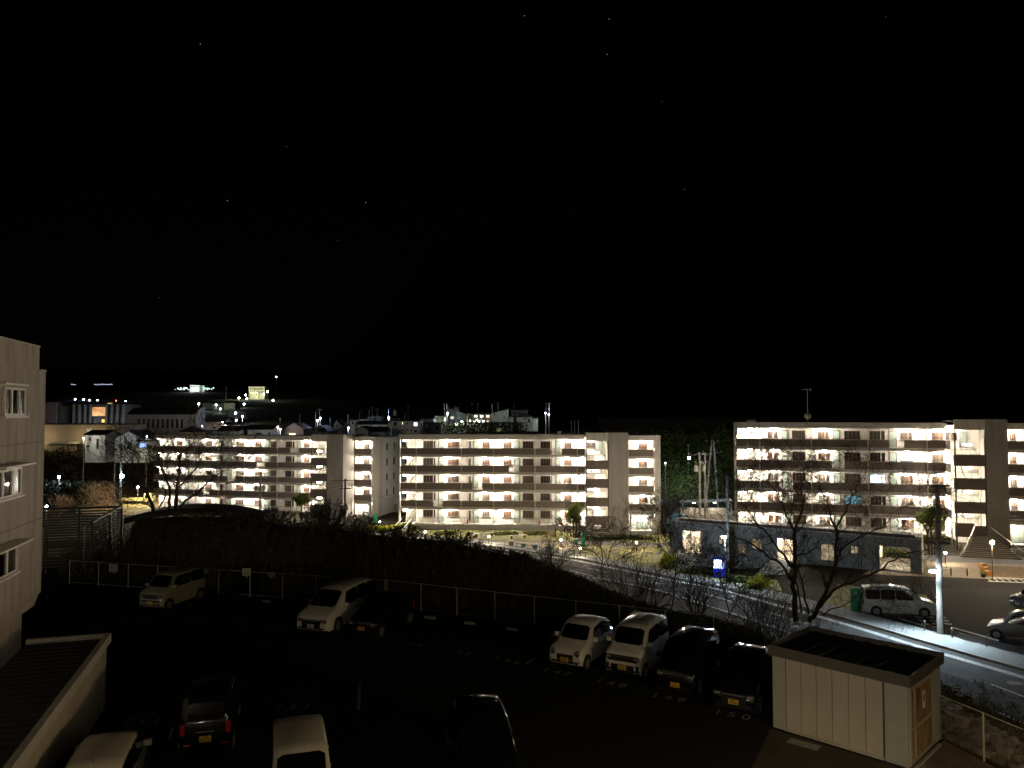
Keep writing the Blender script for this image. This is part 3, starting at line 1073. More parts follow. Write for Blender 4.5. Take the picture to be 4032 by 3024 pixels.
# white block at the left edge
def left_block():
    A, L, U = local_frame((-10.6, 4.0, 0), (-16.75, 27.6, 0))
    # local x runs away from the camera along the facade; local +y points into the block
    root = empty('apartment_building', A, math.atan2(U.y, U.x))
    tag(root, 'pale plaster block at the left edge, hooded sliding windows, stepped parapet', 'building')
    mp = mat('pale_plaster', (0.48, 0.42, 0.355), 0.9, 0.22, 1.1, stretch=(2.5, 2.5, 0.30), bump=0.5)
    V = Vector((-U.y, U.x, 0))
    def uo(px, v=0.0):
        t = (px - 2016) / FPX
        a = A + V * v
        return (t * a.y - a.x) / (U.x - t * U.y)
    def zo(px, py):
        u = uo(px)
        return at(px, py, (A + U * u).y).z
    zb = 3.65
    B('wall', root, mp, 0, L, 0, 10, zb, 11.5)
    mb = MB().prism([(0, 0.0), (0, zb - 0.35), (L - 0.1, zb - 0.35), (L - 0.1, 0.0)], 'y', 0.55, 9.8)
    mb.build('wall', mp, root)
    MB().prism([(0, zb - 0.35), (0, zb), (L - 0.02, zb), (L - 0.5, zb - 0.35)], 'y', 0.05, 9.8).build('soffit', mp, root)
    B('parapet', root, mp, 0, L - 0.55, 0.05, 9.9, 11.5, 12.33)
    B('coping', root, M_fascia, L - 0.55, L + 0.02, -0.02, 10, 11.5, 11.56)
    B('coping', root, M_fascia, 0, L - 0.53, 0.03, 9.92, 12.33, 12.38)
    ms = mat('dark_seam_joint', (0.30, 0.26, 0.21), 0.9, 0.1, 3)  # joint strips coloured darker than the plaster
    for z in (8.98, 6.28):
        B('wall_joint', root, ms, 0, L + 0.006, -0.006, 0.1, z, z + 0.035)
    wf = mat('white_window_frame', (0.84, 0.78, 0.68), 0.5, 0.05, 4)
    def win(x0, x1, y0, y1, hood):
        a, b = uo(x0), uo(x1)
        xm = (x0 + x1) / 2
        z1, z0 = zo(xm, y0), zo(xm, y1)
        mb = MB()
        w = 0.07
        mb.box(a, b, -0.07, 0, z0, z0 + w)
        mb.box(a, b, -0.07, 0, z1 - w, z1)
        mb.box(a, a + w, -0.07, 0, z0, z1)
        mb.box(b - w, b, -0.07, 0, z0, z1)
        n = 3
        for k in (1, 2):
            c = a + (b - a) * k / n
            mb.box(c - 0.05, c + 0.05, -0.075, 0, z0, z1)
        mb.box(a - 0.12, b + 0.12, -0.14, 0, z0 - 0.07, z0)
        f = mb.build('window', wf, root)
        for k in range(n):
            c0 = a + (b - a) * k / n + 0.06
            c1 = a + (b - a) * (k + 1) / n - 0.06
            B('pane', f, [M_glassdk, M_cglass, mat('net_curtain_glass', (0.045, 0.048, 0.04), 0.15, 0.3, 4)][k], c0, c1, -0.03, -0.012, z0 + 0.07, z1 - 0.07)
        B('hood', f, wf, a - 0.08, b + 0.12, -hood, 0, z1 + 0.08, z1 + 0.14)
    win(10, 93, 1527, 1637, 0.12)
    win(-30, 84, 1848, 1962, 0.45)
    win(-50, 74, 2168, 2282, 0.5)
    # projecting room with a parapet further along is the same wall
left_block()

# flat-roofed store at the lower left
def store():
    A, L, U = local_frame((-10.3, 15.2, 0), (-13.8, 26.5, 0))
    root = empty('storage_building', A, math.atan2(U.y, U.x))
    tag(root, 'low store with a dark ribbed roof and pale side wall in the lower left corner', 'building')
    mp = mat('pale_panel', (0.40, 0.345, 0.27), 0.8, 0.10, 1.2, stretch=(2, 2, 0.5), bump=0.2)
    W = 2.4
    B('wall', root, mp, -6, L - 0.42, 0.06, W, 0, 2.2)
    B('corner_pier', root, mat('grey_green_panel', (0.33, 0.33, 0.28), 0.8, 0.1, 3), L - 0.42, L, 0.0, W, 0, 2.2)
    B('roof_edge', root, M_slab, -6, L + 0.12, -0.12, 0.06, 2.2, 2.5)
    B('roof_edge', root, M_slab, L - 0.06, L + 0.12, 0.06, W, 2.2, 2.5)
    md = mat('dark_roof_sheet', (0.020, 0.017, 0.015), 0.6, 0.2, 4)
    B('roof', root, md, -6, L - 0.06, 0.06, W, 2.2, 2.36)
    x = -2.0
    while x < L - 0.2:
        B('roof_rib', root, md, x, x + 0.06, 0.08, W - 0.02, 2.361, 2.40)
        x += 0.42
store()

# the garden shed at the lower right
def shed():
    A, L, U = local_frame((8.34, 24.95, 0), (11.2, 22.1, 0))
    root = empty('storage_shed', A, math.atan2(U.y, U.x))
    tag(root, 'cream panelled shed with a dark flat roof and rust-stained double door', 'shed')
    W = 2.85
    mc = mat('cream_steel_panel', (0.50, 0.46, 0.37), 0.55, 0.16, 1.1, stretch=(1, 1, 0.3), bump=0.1)
    mg = mat('pale_grey_steel', (0.42, 0.43, 0.37), 0.55, 0.07, 2)
    mdk = mat('dark_fascia_steel', (0.10, 0.09, 0.075), 0.5, 0.08, 3)
    B('wall', root, mdk, 0.06, L - 0.06, 0.06, W - 0.06, 0.03, 2.28)
    B('corner_post', root, mg, 0.0, 0.42, 0.0, 0.10, 0.0, 2.28)
    B('corner_post', root, mg, L - 0.62, L, -0.02, 0.12, 0.0, 2.28)
    B('corner_post', root, mg, L - 0.06, L + 0.03, W - 0.62, W, 0.0, 2.28)
    B('corner_post', root, mg, 0.0, 0.12, W - 0.3, W, 0.0, 2.28)
    n = 6
    u0, u1 = 0.44, L - 0.68
    for k in range(n):
        a = u0 + (u1 - u0) * k / n
        b = u0 + (u1 - u0) * (k + 1) / n
        B('wall_panel', root, mc, a + 0.008, b - 0.008, 0.0, 0.06, 0.08, 2.28)
    B('base_rail', root, mc, 0.4, L - 0.66, -0.02, 0.06, 0.0, 0.07)
    # roof tray
    for (x0, x1, y0, y1) in ((-0.10, L + 0.12, -0.12, -0.06), (-0.10, L + 0.12, W + 0.06, W + 0.12), (-0.10, -0.04, -0.06, W + 0.06), (L + 0.06, L + 0.12, -0.06, W + 0.06)):
        B('roof_edge', root, mdk, x0, x1, y0, y1, 2.28, 2.60)
    mr = mat('black_roof_sheet', (0.010, 0.009, 0.008), 0.7, 0.2, 4)
    B('roof', root, mr, -0.04, L + 0.06, -0.06, W + 0.06, 2.30, 2.45)
    for k in range(7):
        x = 0.3 + k * 0.55
        B('roof_rib', root, mat('roof_rib_steel', (0.012, 0.011, 0.010), 0.5, 0.1, 4), x, x + 0.035, -0.05, W + 0.05, 2.452, 2.50)
    # double door in the end wall
    rust = bpy.data.materials.new('rusty_door')
    rust.use_nodes = True
    nt = rust.node_tree
    b = nt.nodes["Principled BSDF"]
    b.inputs['Roughness'].default_value = 0.6
    tc = nt.nodes.new("ShaderNodeTexCoord")
    mp_ = nt.nodes.new("ShaderNodeMapping")
    mp_.inputs['Scale'].default_value = (1.5, 1.5, 0.5)
    nz = nt.nodes.new("ShaderNodeTexNoise")
    nz.inputs['Scale'].default_value = 2.4
    nz.inputs['Detail'].default_value = 6
    rp = nt.nodes.new("ShaderNodeValToRGB")
    rp.color_ramp.elements[0].position = 0.38
    rp.color_ramp.elements[0].color = (0.20, 0.07, 0.015, 1)
    rp.color_ramp.elements[1].position = 0.62
    rp.color_ramp.elements[1].color = (0.36, 0.24, 0.10, 1)
    nt.links.new(tc.outputs['Object'], mp_.inputs[0])
    nt.links.new(mp_.outputs[0], nz.inputs[0])
    nt.links.new(nz.outputs[0], rp.inputs[0])
    nt.links.new(rp.outputs[0], b.inputs['Base Color'])
    mf = mat('door_frame_cream', (0.46, 0.40, 0.27), 0.5, 0.06, 3)
    fr = MB()
    v0, v1 = 0.12, W - 0.66
    fr.box(L - 0.06, L + 0.03, v0, v0 + 0.07, 0.05, 2.2)
    fr.box(L - 0.06, L + 0.03, v1 - 0.07, v1, 0.05, 2.2)
    fr.box(L - 0.06, L + 0.03, v0, v1, 2.13, 2.26)
    fr.box(L - 0.06, L + 0.03, v0, v1, 0.0, 0.07)
    fr.build('door_frame', mf, root)
    vm = v0 + 0.42
    for (a, c) in ((v0 + 0.08, vm), (vm + 0.02, v1 - 0.08)):
        d = MB().box(L - 0.06, L + 0.005, a, c, 0.08, 2.12).build('door', rust, root)
        mb = MB()
        mb.box(L + 0.006, L + 0.03, a, a + 0.05, 0.08, 2.12)
        mb.box(L + 0.006, L + 0.03, c - 0.05, c, 0.08, 2.12)
        mb.box(L + 0.006, L + 0.03, a, c, 0.95, 1.05)
        mb.box(L + 0.006, L + 0.03, a, c, 2.06, 2.12)
        mb.box(L + 0.006, L + 0.03, a, c, 0.08, 0.14)
        mb.build('door_rail', mf, d)
    nb = (vm + v1) / 2 - 0.1
    n_ = B('notice', root, M_white, L + 0.032, L + 0.04, nb - 0.12, nb + 0.12, 1.35, 1.85)
    B('notice_print', n_, M_ink, 0.005, 0.007, -0.05, 0.05, -0.05, 0.15)
    B('ground_sill', root, M_kerb, L + 0.12, L + 0.2, 0.1, W - 0.6, 0.0, 0.06)
shed()

# slatted screen enclosure at the far left end of the car park
def screen():
    A = Vector((-26.6, 49.0, 0.0))
    root = empty('slatted_screen', A, math.atan2(0.96, -0.27) )
    tag(root, 'tall dark slatted enclosure beyond the car park, beside the pale block', 'screen')
    ms = mat('weathered_slat', (0.08, 0.066, 0.052), 0.7, 0.2, 5)
    Lx, Wy, Ht = 8.4, 8.5, 3.05
    # local x: away from the camera; local y: to the left
    z = 0.35
    while z < Ht - 0.1:
        B('slat', root, ms, 0, Lx, 0.0, 0.03, z, z + 0.10)
        z += 0.19
    z = 0.35
    while z < Ht - 0.1:
        B('slat', root, ms, Lx, Lx + 0.03, 0.03, Wy, z, z + 0.10)
        z += 0.19
    z = 0.4
    while z < 2.2:
        B('slat', root, ms, -0.03, 0.0, 0.03, Wy, z, z + 0.10)
        z += 0.19
    for (x, y) in ((-0.12, 0.0), (Lx / 2, -0.1), (Lx, 0.0), (0, 2.6), (0, 5.3), (0, Wy), (Lx, 2.8), (Lx, 5.6), (Lx, Wy)):
        B('post', root, M_darkframe, x - 0.06, x + 0.06, y - 0.06 - 0.065, y + 0.06 - 0.065, 0, Ht)
    B('top_rail', root, M_darkframe, -0.1, Lx + 0.1, -0.08, 0.08, Ht, Ht + 0.14)
    B('top_rail', root, M_darkframe, Lx - 0.1, Lx + 0.2, 0.08, Wy, Ht, Ht + 0.14)
    # punched upright strips
    for y in (0.35, 2.7, 5.4):
        mb = MB()
        for k in range(15):
            zz = 0.25 + k * 0.18
            mb.box(-0.10, -0.05, y, y + 0.10, zz, zz + 0.09)
        mb.build('punched_strip', M_galv, root)
screen()

# long dark canopy roof on the bank
def canopy():
    root = empty('canopy_shelter', (at(760, 2020, 62).x, 62, 0.4), 0.05)
    tag(root, 'low dark curved canopy roof behind the bank, under the bare tree', 'canopy')
    mb = MB()
    n = 12
    pts = []
    for i in range(n + 1):
        t = i / n
        pts.append((-5.4 + 10.8 * t, 1.25 + 0.75 * math.sin(math.pi * min(1, t * 1.05)) ** 0.8))
    poly = pts + [(p[0], p[1] - 0.5) for p in reversed(pts)]
    mb.prism(poly, 'y', 0, 3.5)
    mb.build('roof', mat('dark_canopy_sheet', (0.02, 0.018, 0.016), 0.6, 0.1, 3), root)
    for x in (-4.5, -1.5, 1.5, 4.5):
        B('post', root, M_darkframe, x, x + 0.1, 0.3, 0.4, -1, 1.5)
canopy()

# ------------------------------------------------------------------ ground markings and paving on the town side
patch('plaza', [(3400, 2262), (4100, 2288), (4100, 2196), (3500, 2185)], M_pave, 0.03)
patch('plaza_path', [(3600, 2210), (4100, 2226), (4100, 2196), (3620, 2188)], M_path, 0.036)
patch('planting_bed', [(3855, 2272), (4100, 2282), (4100, 2236), (3860, 2228)], mat('brown_bark_bed', (0.20, 0.12, 0.055), 0.95, 0.35, 3, bump=0.6), 0.042)
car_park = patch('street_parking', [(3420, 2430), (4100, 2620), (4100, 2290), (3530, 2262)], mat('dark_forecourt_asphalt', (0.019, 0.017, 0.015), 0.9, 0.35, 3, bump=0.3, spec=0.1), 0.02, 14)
patch('verge', [(3210, 2420), (3660, 2400), (3650, 2345), (3300, 2300)], M_lawn, 0.035)
patch('bay_line', [(3535, 2438), (3640, 2470), (3643, 2466), (3539, 2434)], M_paint, 0.05, 4, None, car_park)
patch('bay_line', [(3745, 2475), (3930, 2528), (3934, 2523), (3750, 2471)], M_paint, 0.05, 4, None, car_park)
for i in range(9):
    patch('lettering', [(3600 + (i % 3) * 45 + (i // 3) * 12, 2428 + (i // 3) * 13), (3632 + (i % 3) * 45 + (i // 3) * 12, 2432 + (i // 3) * 13), (3636 + (i % 3) * 45 + (i // 3) * 12, 2438 + (i // 3) * 13), (3604 + (i % 3) * 45 + (i // 3) * 12, 2435 + (i // 3) * 13)], M_paintold, 0.05, 3, None, car_park)
for i in range(8):
    x = 3880 + i * 26
    patch('hatch_line', [(x, 2276 + i * 1.0), (x + 22, 2290 + i * 1.0), (x + 27, 2290 + i), (x + 5, 2276 + i)], M_paint, 0.05, 3, None, car_park)
patch('hatch_line', [(3876, 2276), (4090, 2285), (4090, 2282), (3876, 2273)], M_paint, 0.052, 4, None, car_park)
patch('hatch_line', [(3890, 2292), (4090, 2300), (4090, 2297), (3890, 2289)], M_paint, 0.052, 4, None, car_park)

patch('lawn', [(1540, 2124), (2262, 2126), (2262, 2084), (1560, 2074)], M_lawn, 0.03, 16)
patch('plaza_path', [(1520, 2132), (2480, 2140), (2480, 2129), (1520, 2121)], M_pave, 0.045, 16)
for px_ in (1700, 1880, 2010, 2120):
    patch('garden_path', [(px_, 2122), (px_ + 16, 2122), (px_ + 60, 2090), (px_ + 48, 2090)], M_pave, 0.05, 6)
patch('concrete_apron', [(6.0, 12.0, 0), (16.3, 12.0, 0), (13.2, 23.9, 0), (11.3, 22.3, 0)], mat('brown_concrete', (0.20, 0.15, 0.09), 0.9, 0.3, 1.5, bump=0.3), 0.006, 4, world=True)
patch('concrete_apron', [(3.0, 15.0, 0), (8.0, 14.0, 0), (11.2, 21.9, 0), (8.2, 24.8, 0)], mat('dark_patched_asphalt', (0.055, 0.044, 0.030), 0.9, 0.3, 1.5, bump=0.3), 0.005, 4, world=True)
patch('plaza_path', [(1700, 2136), (2640, 2162), (2640, 2138), (1700, 2122)], M_path, 0.036, 16)
patch('plaza', [(1960, 2150), (2330, 2170), (2330, 2140), (1960, 2132)], M_pave, 0.045, 12)
patch('lawn', [(2230, 2196), (2660, 2250), (2640, 2152), (2290, 2148)], M_lawn, 0.045, 12)
patch('lawn', [(2400, 2135), (2640, 2140), (2640, 2085), (2500, 2115)], M_lawn, 0.05, 12)
patch('back_yard', [(2610, 2080), (2900, 2085), (2900, 2010), (2610, 2010)], M_pave, 0.03, 10)
patch('yard', [(300, 2030), (640, 2030), (640, 1958), (300, 1975)], mat('ochre_yard', (0.28, 0.22, 0.10), 0.9, 0.3, 0.6), 0.1, 12)
patch('bank_grass', [(2560, 2250), (3080, 2330), (3060, 2285), (2560, 2215)], M_lawn, 0.04, 12)

# ------------------------------------------------------------------ cars
def paint(name, col, rough=0.28, coat=0.6):
    return mat(name, col, rough, 0.03, 2, coat=coat)
P_white = paint('white_car_paint', (0.62, 0.60, 0.55))
P_black = paint('black_car_paint', (0.006, 0.006, 0.008), 0.15, 1.0)
P_green = paint('pale_green_car_paint', (0.26, 0.26, 0.18))
P_silver = mat('silver_car_paint', (0.20, 0.205, 0.21), 0.3, 0.04, 2, metal=0.6, coat=0.6)
P_beige = paint('pearl_beige_car_paint', (0.50, 0.46, 0.38))

PROF = {
    # (x/L from front, z/H top, greenhouse?)  box-shaped kei wagon
    'kei': [(0.0, 0.30, 0), (0.012, 0.50, 0), (0.04, 0.565, 0), (0.17, 0.62, 0), (0.30, 0.955, 1), (0.40, 0.99, 1), (0.62, 1.0, 1), (0.80, 0.995, 1), (0.945, 0.965, 1), (0.985, 0.60, 0), (1.0, 0.32, 0)],
    'mini': [(0.0, 0.30, 0), (0.015, 0.46, 0), (0.06, 0.54, 0), (0.20, 0.62, 0), (0.36, 0.94, 1), (0.45, 0.985, 1), (0.62, 1.0, 1), (0.80, 0.97, 1), (0.92, 0.90, 1), (0.985, 0.60, 0), (1.0, 0.32, 0)],
    'van': [(0.0, 0.28, 0), (0.010, 0.42, 0), (0.05, 0.50, 0), (0.18, 0.575, 0), (0.36, 0.945, 1), (0.45, 0.985, 1), (0.60, 1.0, 1), (0.82, 0.99, 1), (0.955, 0.955, 1), (0.99, 0.58, 0), (1.0, 0.30, 0)],
    'round': [(0.0, 0.28, 0), (0.015, 0.44, 0), (0.07, 0.53, 0), (0.24, 0.60, 0), (0.38, 0.93, 1), (0.46, 0.99, 1), (0.62, 1.0, 1), (0.78, 0.95, 1), (0.90, 0.84, 1), (0.985, 0.56, 0), (1.0, 0.30, 0)],
}
def plate(parent, m, x, z, s=1, digits=None):
    p = B('number_plate', parent, m, x if s > 0 else x - 0.02, x + 0.02 if s > 0 else x, -0.165, 0.165, z, z + 0.165)
    mb = MB()
    xx = 0.0115 * s
    def q(y0, y1, z0, z1):
        mb.add([(xx, y0, z0), (xx, y1, z0), (xx, y1, z1), (xx, y0, z1)], [(0, 1, 2, 3)])
    for k in range(4):
        y = -0.11 + 0.055 * k + (0.02 if k > 1 else 0)
        q(y, y + 0.028, -0.06, 0.012)
    q(-0.07, 0.05, 0.035, 0.06)
    mb.build('plate_print', M_ink, p)
    return p

def car(kind, L, W, Hh, pos, heading, body, label, group=None, cat='car', plate_m=None, opts=(), roofm=None):
    hx, hy = heading
    n_ = math.hypot(hx, hy)
    hx, hy = hx / n_, hy / n_
    x0, y0 = pos
    fz, bz = tz(x0 + hx * L * 0.35, y0 + hy * L * 0.35), tz(x0 - hx * L * 0.35, y0 - hy * L * 0.35)
    root = empty('parked_car', (x0, y0, (fz + bz) / 2 + (0.03 if 'street' in opts else 0.005)))
    root.rotation_euler = (0, -math.atan2(fz - bz, L * 0.7), math.atan2(hy, hx))
    tag(root, label, cat, group)
    prof = PROF[kind]
    w = W / 2
    belt = {'kei': 0.62, 'mini': 0.62, 'van': 0.575, 'round': 0.60}[kind] * Hh
    rings = []
    for (xf, zf, gh) in prof:
        x = L / 2 - xf * L
        zt = zf * Hh
        e = min(xf, 1 - xf)
        ww = w * (0.86 + 0.14 * min(1, e / 0.05) ** 0.5)
        zl = 0.20 + 0.08 * (1 if e < 0.03 else 0)
        zm = min(zt - 0.10, 0.45 * belt + 0.1)
        zb = min(zt - 0.05, belt)
        if gh:
            wr = ww * (0.84 if kind != 'kei' else 0.87)
            ring = [(x, ww * 0.95, zl), (x, ww, zl + 0.14), (x, ww * 1.0, zm), (x, ww * 0.975, zb), (x, wr, zt - 0.07), (x, wr * 0.86, zt - 0.005), (x, 0, zt + 0.018)]
        else:
            ring = [(x, ww * 0.95, zl), (x, ww, zl + 0.14), (x, ww * 1.0, zm), (x, ww * 0.985, zb - 0.03), (x, ww * 0.94, zt - 0.02), (x, ww * 0.80, zt), (x, 0, zt + 0.012)]
        rings.append([Vector(p) for p in ring])
    NR = 7
    def full(r):
        return r + [Vector((p.x, -p.y, p.z)) for p in reversed(r[:-1])]
    mb = MB()
    vs = []
    for r in rings:
        vs += full(r)
    M = 2 * NR - 1
    fs = []
    for i in range(len(rings) - 1):
        for k in range(M - 1):
            a = i * M + k
            fs.append((a, a + M, a + M + 1, a + 1))
    fs.append(tuple(range(M)))
    fs.append(tuple((len(rings) - 1) * M + k for k in range(M))[::-1])
    mb.add(vs, fs)
    bo = mb.build('body', [body], root, smooth=False)
    for p in bo.data.polygons:
        p.use_smooth = len(p.vertices) == 4
    # two-tone roof
    def quad_patch(name, A, Bq, C, D, m, inset=(0.06, 0.06, 0.06, 0.06), o_=0.008, parent=root, nn=9):
        """A-B near edge, D-C far edge"""
        a0, a1, b0, b1 = inset
        def P(s, t):
            return (A.lerp(Bq, s)).lerp(D.lerp(C, s), t)
        nrm = (Bq - A).cross(D - A).normalized()
        ctr = (A + Bq + C + D) / 4 - Vector((0, 0, Hh * 0.45))
        if nrm.dot(ctr) < 0:
            nrm = -nrm
        mb = MB()
        vs = []
        for j in range(nn + 1):
            for i in range(nn + 1):
                s = a0 + (1 - a0 - a1) * i / nn
                t = b0 + (1 - b0 - b1) * j / nn
                # rounded corners
                vs.append(P(s, t) + nrm * o_)
        fs = []
        for j in range(nn):
            for i in range(nn):
                if (i in (0, nn - 1)) and (j in (0, nn - 1)) and nn > 3:
                    k = j * (nn + 1) + i
                    q = [k, k + 1, k + nn + 2, k + nn + 1]
                    drop = (0 if i == 0 else 1) if j == 0 else (3 if i == 0 else 2)
                    q.pop(drop)
                    fs.append(q)
                else:
                    k = j * (nn + 1) + i
                    fs.append((k, k + 1, k + nn + 2, k + nn + 1))
        mb.add(vs, fs)
        return mb.build(name, m, parent)
    gh = [i for i, p in enumerate(prof) if p[2]]
    c, d = gh[0] - 1, gh[0]
    def mir(v):
        return Vector((v.x, -v.y, v.z))
    # windscreen and rear window
    quad_patch('windscreen', rings[c][5], mir(rings[c][5]), mir(rings[d][5]), rings[d][5], M_cglass, (0.0, 0.0, 0.05, 0.06), 0.035)
    e, f = gh[-1], gh[-1] + 1
    quad_patch('rear_window', mir(rings[f][5]), rings[f][5], rings[e][5], mir(rings[e][5]), M_cglass, (0.05, 0.05, 0.12, 0.08), 0.03)
    # side windows
    for side in (1, -1):
        segs = []
        xa = rings[d][4].x
        xb = rings[e][4].x
        n = 3 if L > 4.2 else 2
        for q in range(n):
            xs0 = xa + (xb - xa) * q / n
            xs1 = xa + (xb - xa) * (q + 1) / n
            def pt(x, k):
                for i in range(len(rings) - 1):
                    if rings[i][k].x >= x >= rings[i + 1][k].x:
                        t = (rings[i][k].x - x) / max(1e-6, rings[i][k].x - rings[i + 1][k].x)
                        v = rings[i][k].lerp(rings[i + 1][k], t)
                        return v if side > 0 else mir(v)
                v = rings[-1][k]
                return v if side > 0 else mir(v)
            ext = 0.28 if q == 0 else 0.0
            lo0, lo1 = pt(xs0 + ext, 3), pt(xs1, 3)
            hi0, hi1 = pt(xs0, 4), pt(xs1, 4)
            if q == 0:
                lo0 = Vector((xs0 + ext, lo0.y, belt))
            if side > 0:
                quad_patch('side_window', lo0, lo1, hi1, hi0, M_cglass, (0.02, 0.02, 0.05, 0.02), 0.03)
            else:
                quad_patch('side_window', lo1, lo0, hi0, hi1, M_cglass, (0.02, 0.02, 0.05, 0.02), 0.03)
            B('door_handle', root, body, (xs0 + xs1) / 2 - 0.25, (xs0 + xs1) / 2 - 0.08, side * w * 0.995 - 0.01, side * w * 0.995 + 0.025, belt - 0.13, belt - 0.10)
            if q:
                B('door_seam', root, M_cblack, xs0 - 0.006, xs0 + 0.006, side * (w + 0.001) - 0.004, side * (w + 0.001) + 0.004, 0.32, belt - 0.04)
    # wheels
    r = 0.27 if L < 3.6 else 0.32
    wb = L * (0.72 if L < 3.6 else 0.63)
    fo = L / 2 - (L * 0.14 if L < 3.6 else L * 0.19)
    for xw in (fo, fo - wb):
        for side in (1, -1):
            mb = MB().tube([(xw, side * (w - 0.01), r + 0.01), (xw, side * (w + 0.012), r + 0.01)], r + 0.07, 20)
            mb.build('wheel_arch', M_cblack, root)
            mb = MB().tube([(xw, side * (w - 0.16), r), (xw, side * (w + 0.02), r)], r, 20)
            wo_ = mb.build('wheel', M_tyre, root)
            mb = MB().tube([(xw, side * (w + 0.02), r), (xw, side * (w + 0.026), r)], 0.07, 10)
            for k in range(6):
                t = k * math.pi / 3
                p = Vector((xw, side * (w + 0.024), r))
                mb.beam(p, p + Vector((math.cos(t) * r * 0.62, 0, math.sin(t) * r * 0.62)), 0.045, 0.012, up=Vector((0, 1, 0)))
            mb.tube([(xw, side * (w + 0.021), r), (xw, side * (w + 0.023), r)], r * 0.68, 16)
            mb.build('rim', M_rim if body is not P_black else M_rim, wo_)
    # lamps, grille, mirrors
    xf = L / 2
    zh = prof[1][1] * Hh
    for side in (1, -1):
        if 'roundlamps' in opts:
            hl = MB().tube([(xf - 0.10, side * w * 0.70, zh - 0.02), (xf + 0.0, side * w * 0.70, zh - 0.04)], [0.12, 0.11], 14).build('headlight', M_lens, root)
            MB().tube([(xf - 0.0, side * w * 0.70, zh - 0.04), (xf + 0.012, side * w * 0.70, zh - 0.04)], 0.055, 10).build('bulb_housing', M_cblack, hl)
        else:
            hl = MB().box(xf - 0.12, xf + 0.012, min(side * w * 0.58, side * w * 0.90), max(side * w * 0.58, side * w * 0.90), zh - 0.17, zh - 0.03).build('headlight', M_cblack, root)
            B('reflector', hl, M_lens, xf + 0.012, xf + 0.02, side * w * 0.74 - 0.10, side * w * 0.74 + 0.10, zh - 0.14, zh - 0.06)
        MB().box(-xf - 0.012, -xf + 0.14, min(side * w * 0.76, side * w * 0.93), max(side * w * 0.76, side * w * 0.93), belt - 0.32, belt - 0.02).build('tail_light', M_tail, root)
        MB().box(rings[d][3].x + 0.18, rings[d][3].x + 0.30, min(side * (w + 0.0), side * (w + 0.19)), max(side * w, side * (w + 0.19)), belt + 0.02, belt + 0.17).build('mirror', body, root)
        if 'rails' in opts:
            MB().tube([(rings[d][5].x - 0.1, side * w * 0.74, Hh + 0.0), (rings[d][5].x - 0.3, side * w * 0.74, Hh + 0.05), (rings[e][5].x + 0.3, side * w * 0.74, Hh + 0.05), (rings[e][5].x + 0.1, side * w * 0.74, Hh)], 0.018, 6).build('roof_rail', M_cblack, root)
        B('fog_lamp', root, M_cblack, xf - 0.05, xf + 0.008, side * w * 0.66 - 0.09, side * w * 0.66 + 0.09, 0.30, 0.38)
        B('rear_reflector', root, M_tail, -xf - 0.008, -xf + 0.03, side * w * 0.70 - 0.09, side * w * 0.70 + 0.09, 0.40, 0.44)
    if 'bold' in opts:
        B('grille', root, M_cblack, xf - 0.04, xf + 0.01, -w * 0.80, w * 0.80, zh - 0.24, zh - 0.02)
        for k in range(5):
            B('daytime_lamp', root, M_lens, xf + 0.01, xf + 0.018, -0.34 + k * 0.15, -0.27 + k * 0.15, zh - 0.09, zh - 0.055)
        B('lower_grille', root, M_cblack, xf - 0.04, xf + 0.01, -w * 0.62, w * 0.62, 0.28, zh - 0.36)
        for side in (1, -1):
            B('bumper_vent', root, M_cblack, xf - 0.06, xf + 0.009, side * w * 0.80 - 0.06, side * w * 0.80 + 0.06, 0.30, zh - 0.34)
    elif 'wide' in opts:
        B('grille', root, M_cblack, xf - 0.04, xf + 0.012, -w * 0.55, w * 0.55, 0.30, zh - 0.06)
        B('chrome_bar', root, M_lens, xf + 0.012, xf + 0.02, -w * 0.5, w * 0.5, zh - 0.12, zh - 0.09)
    elif 'slots' in opts:
        B('grille', root, M_cblack, xf - 0.04, xf + 0.01, -w * 0.56, w * 0.56, zh - 0.22, zh - 0.03)
        B('lower_grille', root, M_cblack, xf - 0.04, xf + 0.01, -w * 0.72, w * 0.72, zh - 0.40, zh - 0.30)
        B('lower_grille', root, M_cblack, xf - 0.04, xf + 0.01, -w * 0.72, w * 0.72, 0.30, zh - 0.48)
    else:
        B('grille', root, M_cblack, xf - 0.04, xf + 0.01, -w * 0.46, w * 0.46, zh - 0.28, zh - 0.08)
        B('lower_grille', root, M_cblack, xf - 0.04, xf + 0.01, -w * 0.50, w * 0.50, 0.30, 0.42)
        B('chrome_bar', root, M_lens, xf + 0.012, xf + 0.02, -w * 0.5, w * 0.5, zh - 0.10, zh - 0.085)
    pm = plate_m or M_plY
    plate(root, pm, xf + 0.022, 0.36, 1)
    plate(root, pm, -xf - 0.022, 0.55 if kind != 'kei' else 0.50, -1)
    B('rear_garnish', root, M_lens, -xf - 0.01, -xf + 0.02, -0.25, 0.25, 0.76, 0.79)
    B('bumper_trim', root, M_cblack, xf - 0.06, xf + 0.012, -w * 0.8, w * 0.8, 0.235, 0.275)
    # roof antenna and wipers
    MB().tube([(rings[e][6].x + 0.2, 0, Hh), (rings[e][6].x + 0.05, 0, Hh + 0.16)], 0.008, 4).build('antenna', M_cblack, root)
    for sy in (0.25, -0.15):
        p, q = rings[c][6], rings[d][6]
        MB().beam(Vector((p.x - 0.05, sy, p.z + 0.05)), Vector((p.x - 0.12, sy - 0.35, p.z + 0.12)), 0.015, 0.015).build('wiper', M_cblack, root)
    return root

HD = (-0.50, -0.866)
def front(p, hd, L):
    n = math.hypot(*hd)
    return (p[0] - hd[0] / n * L / 2, p[1] - hd[1] / n * L / 2)

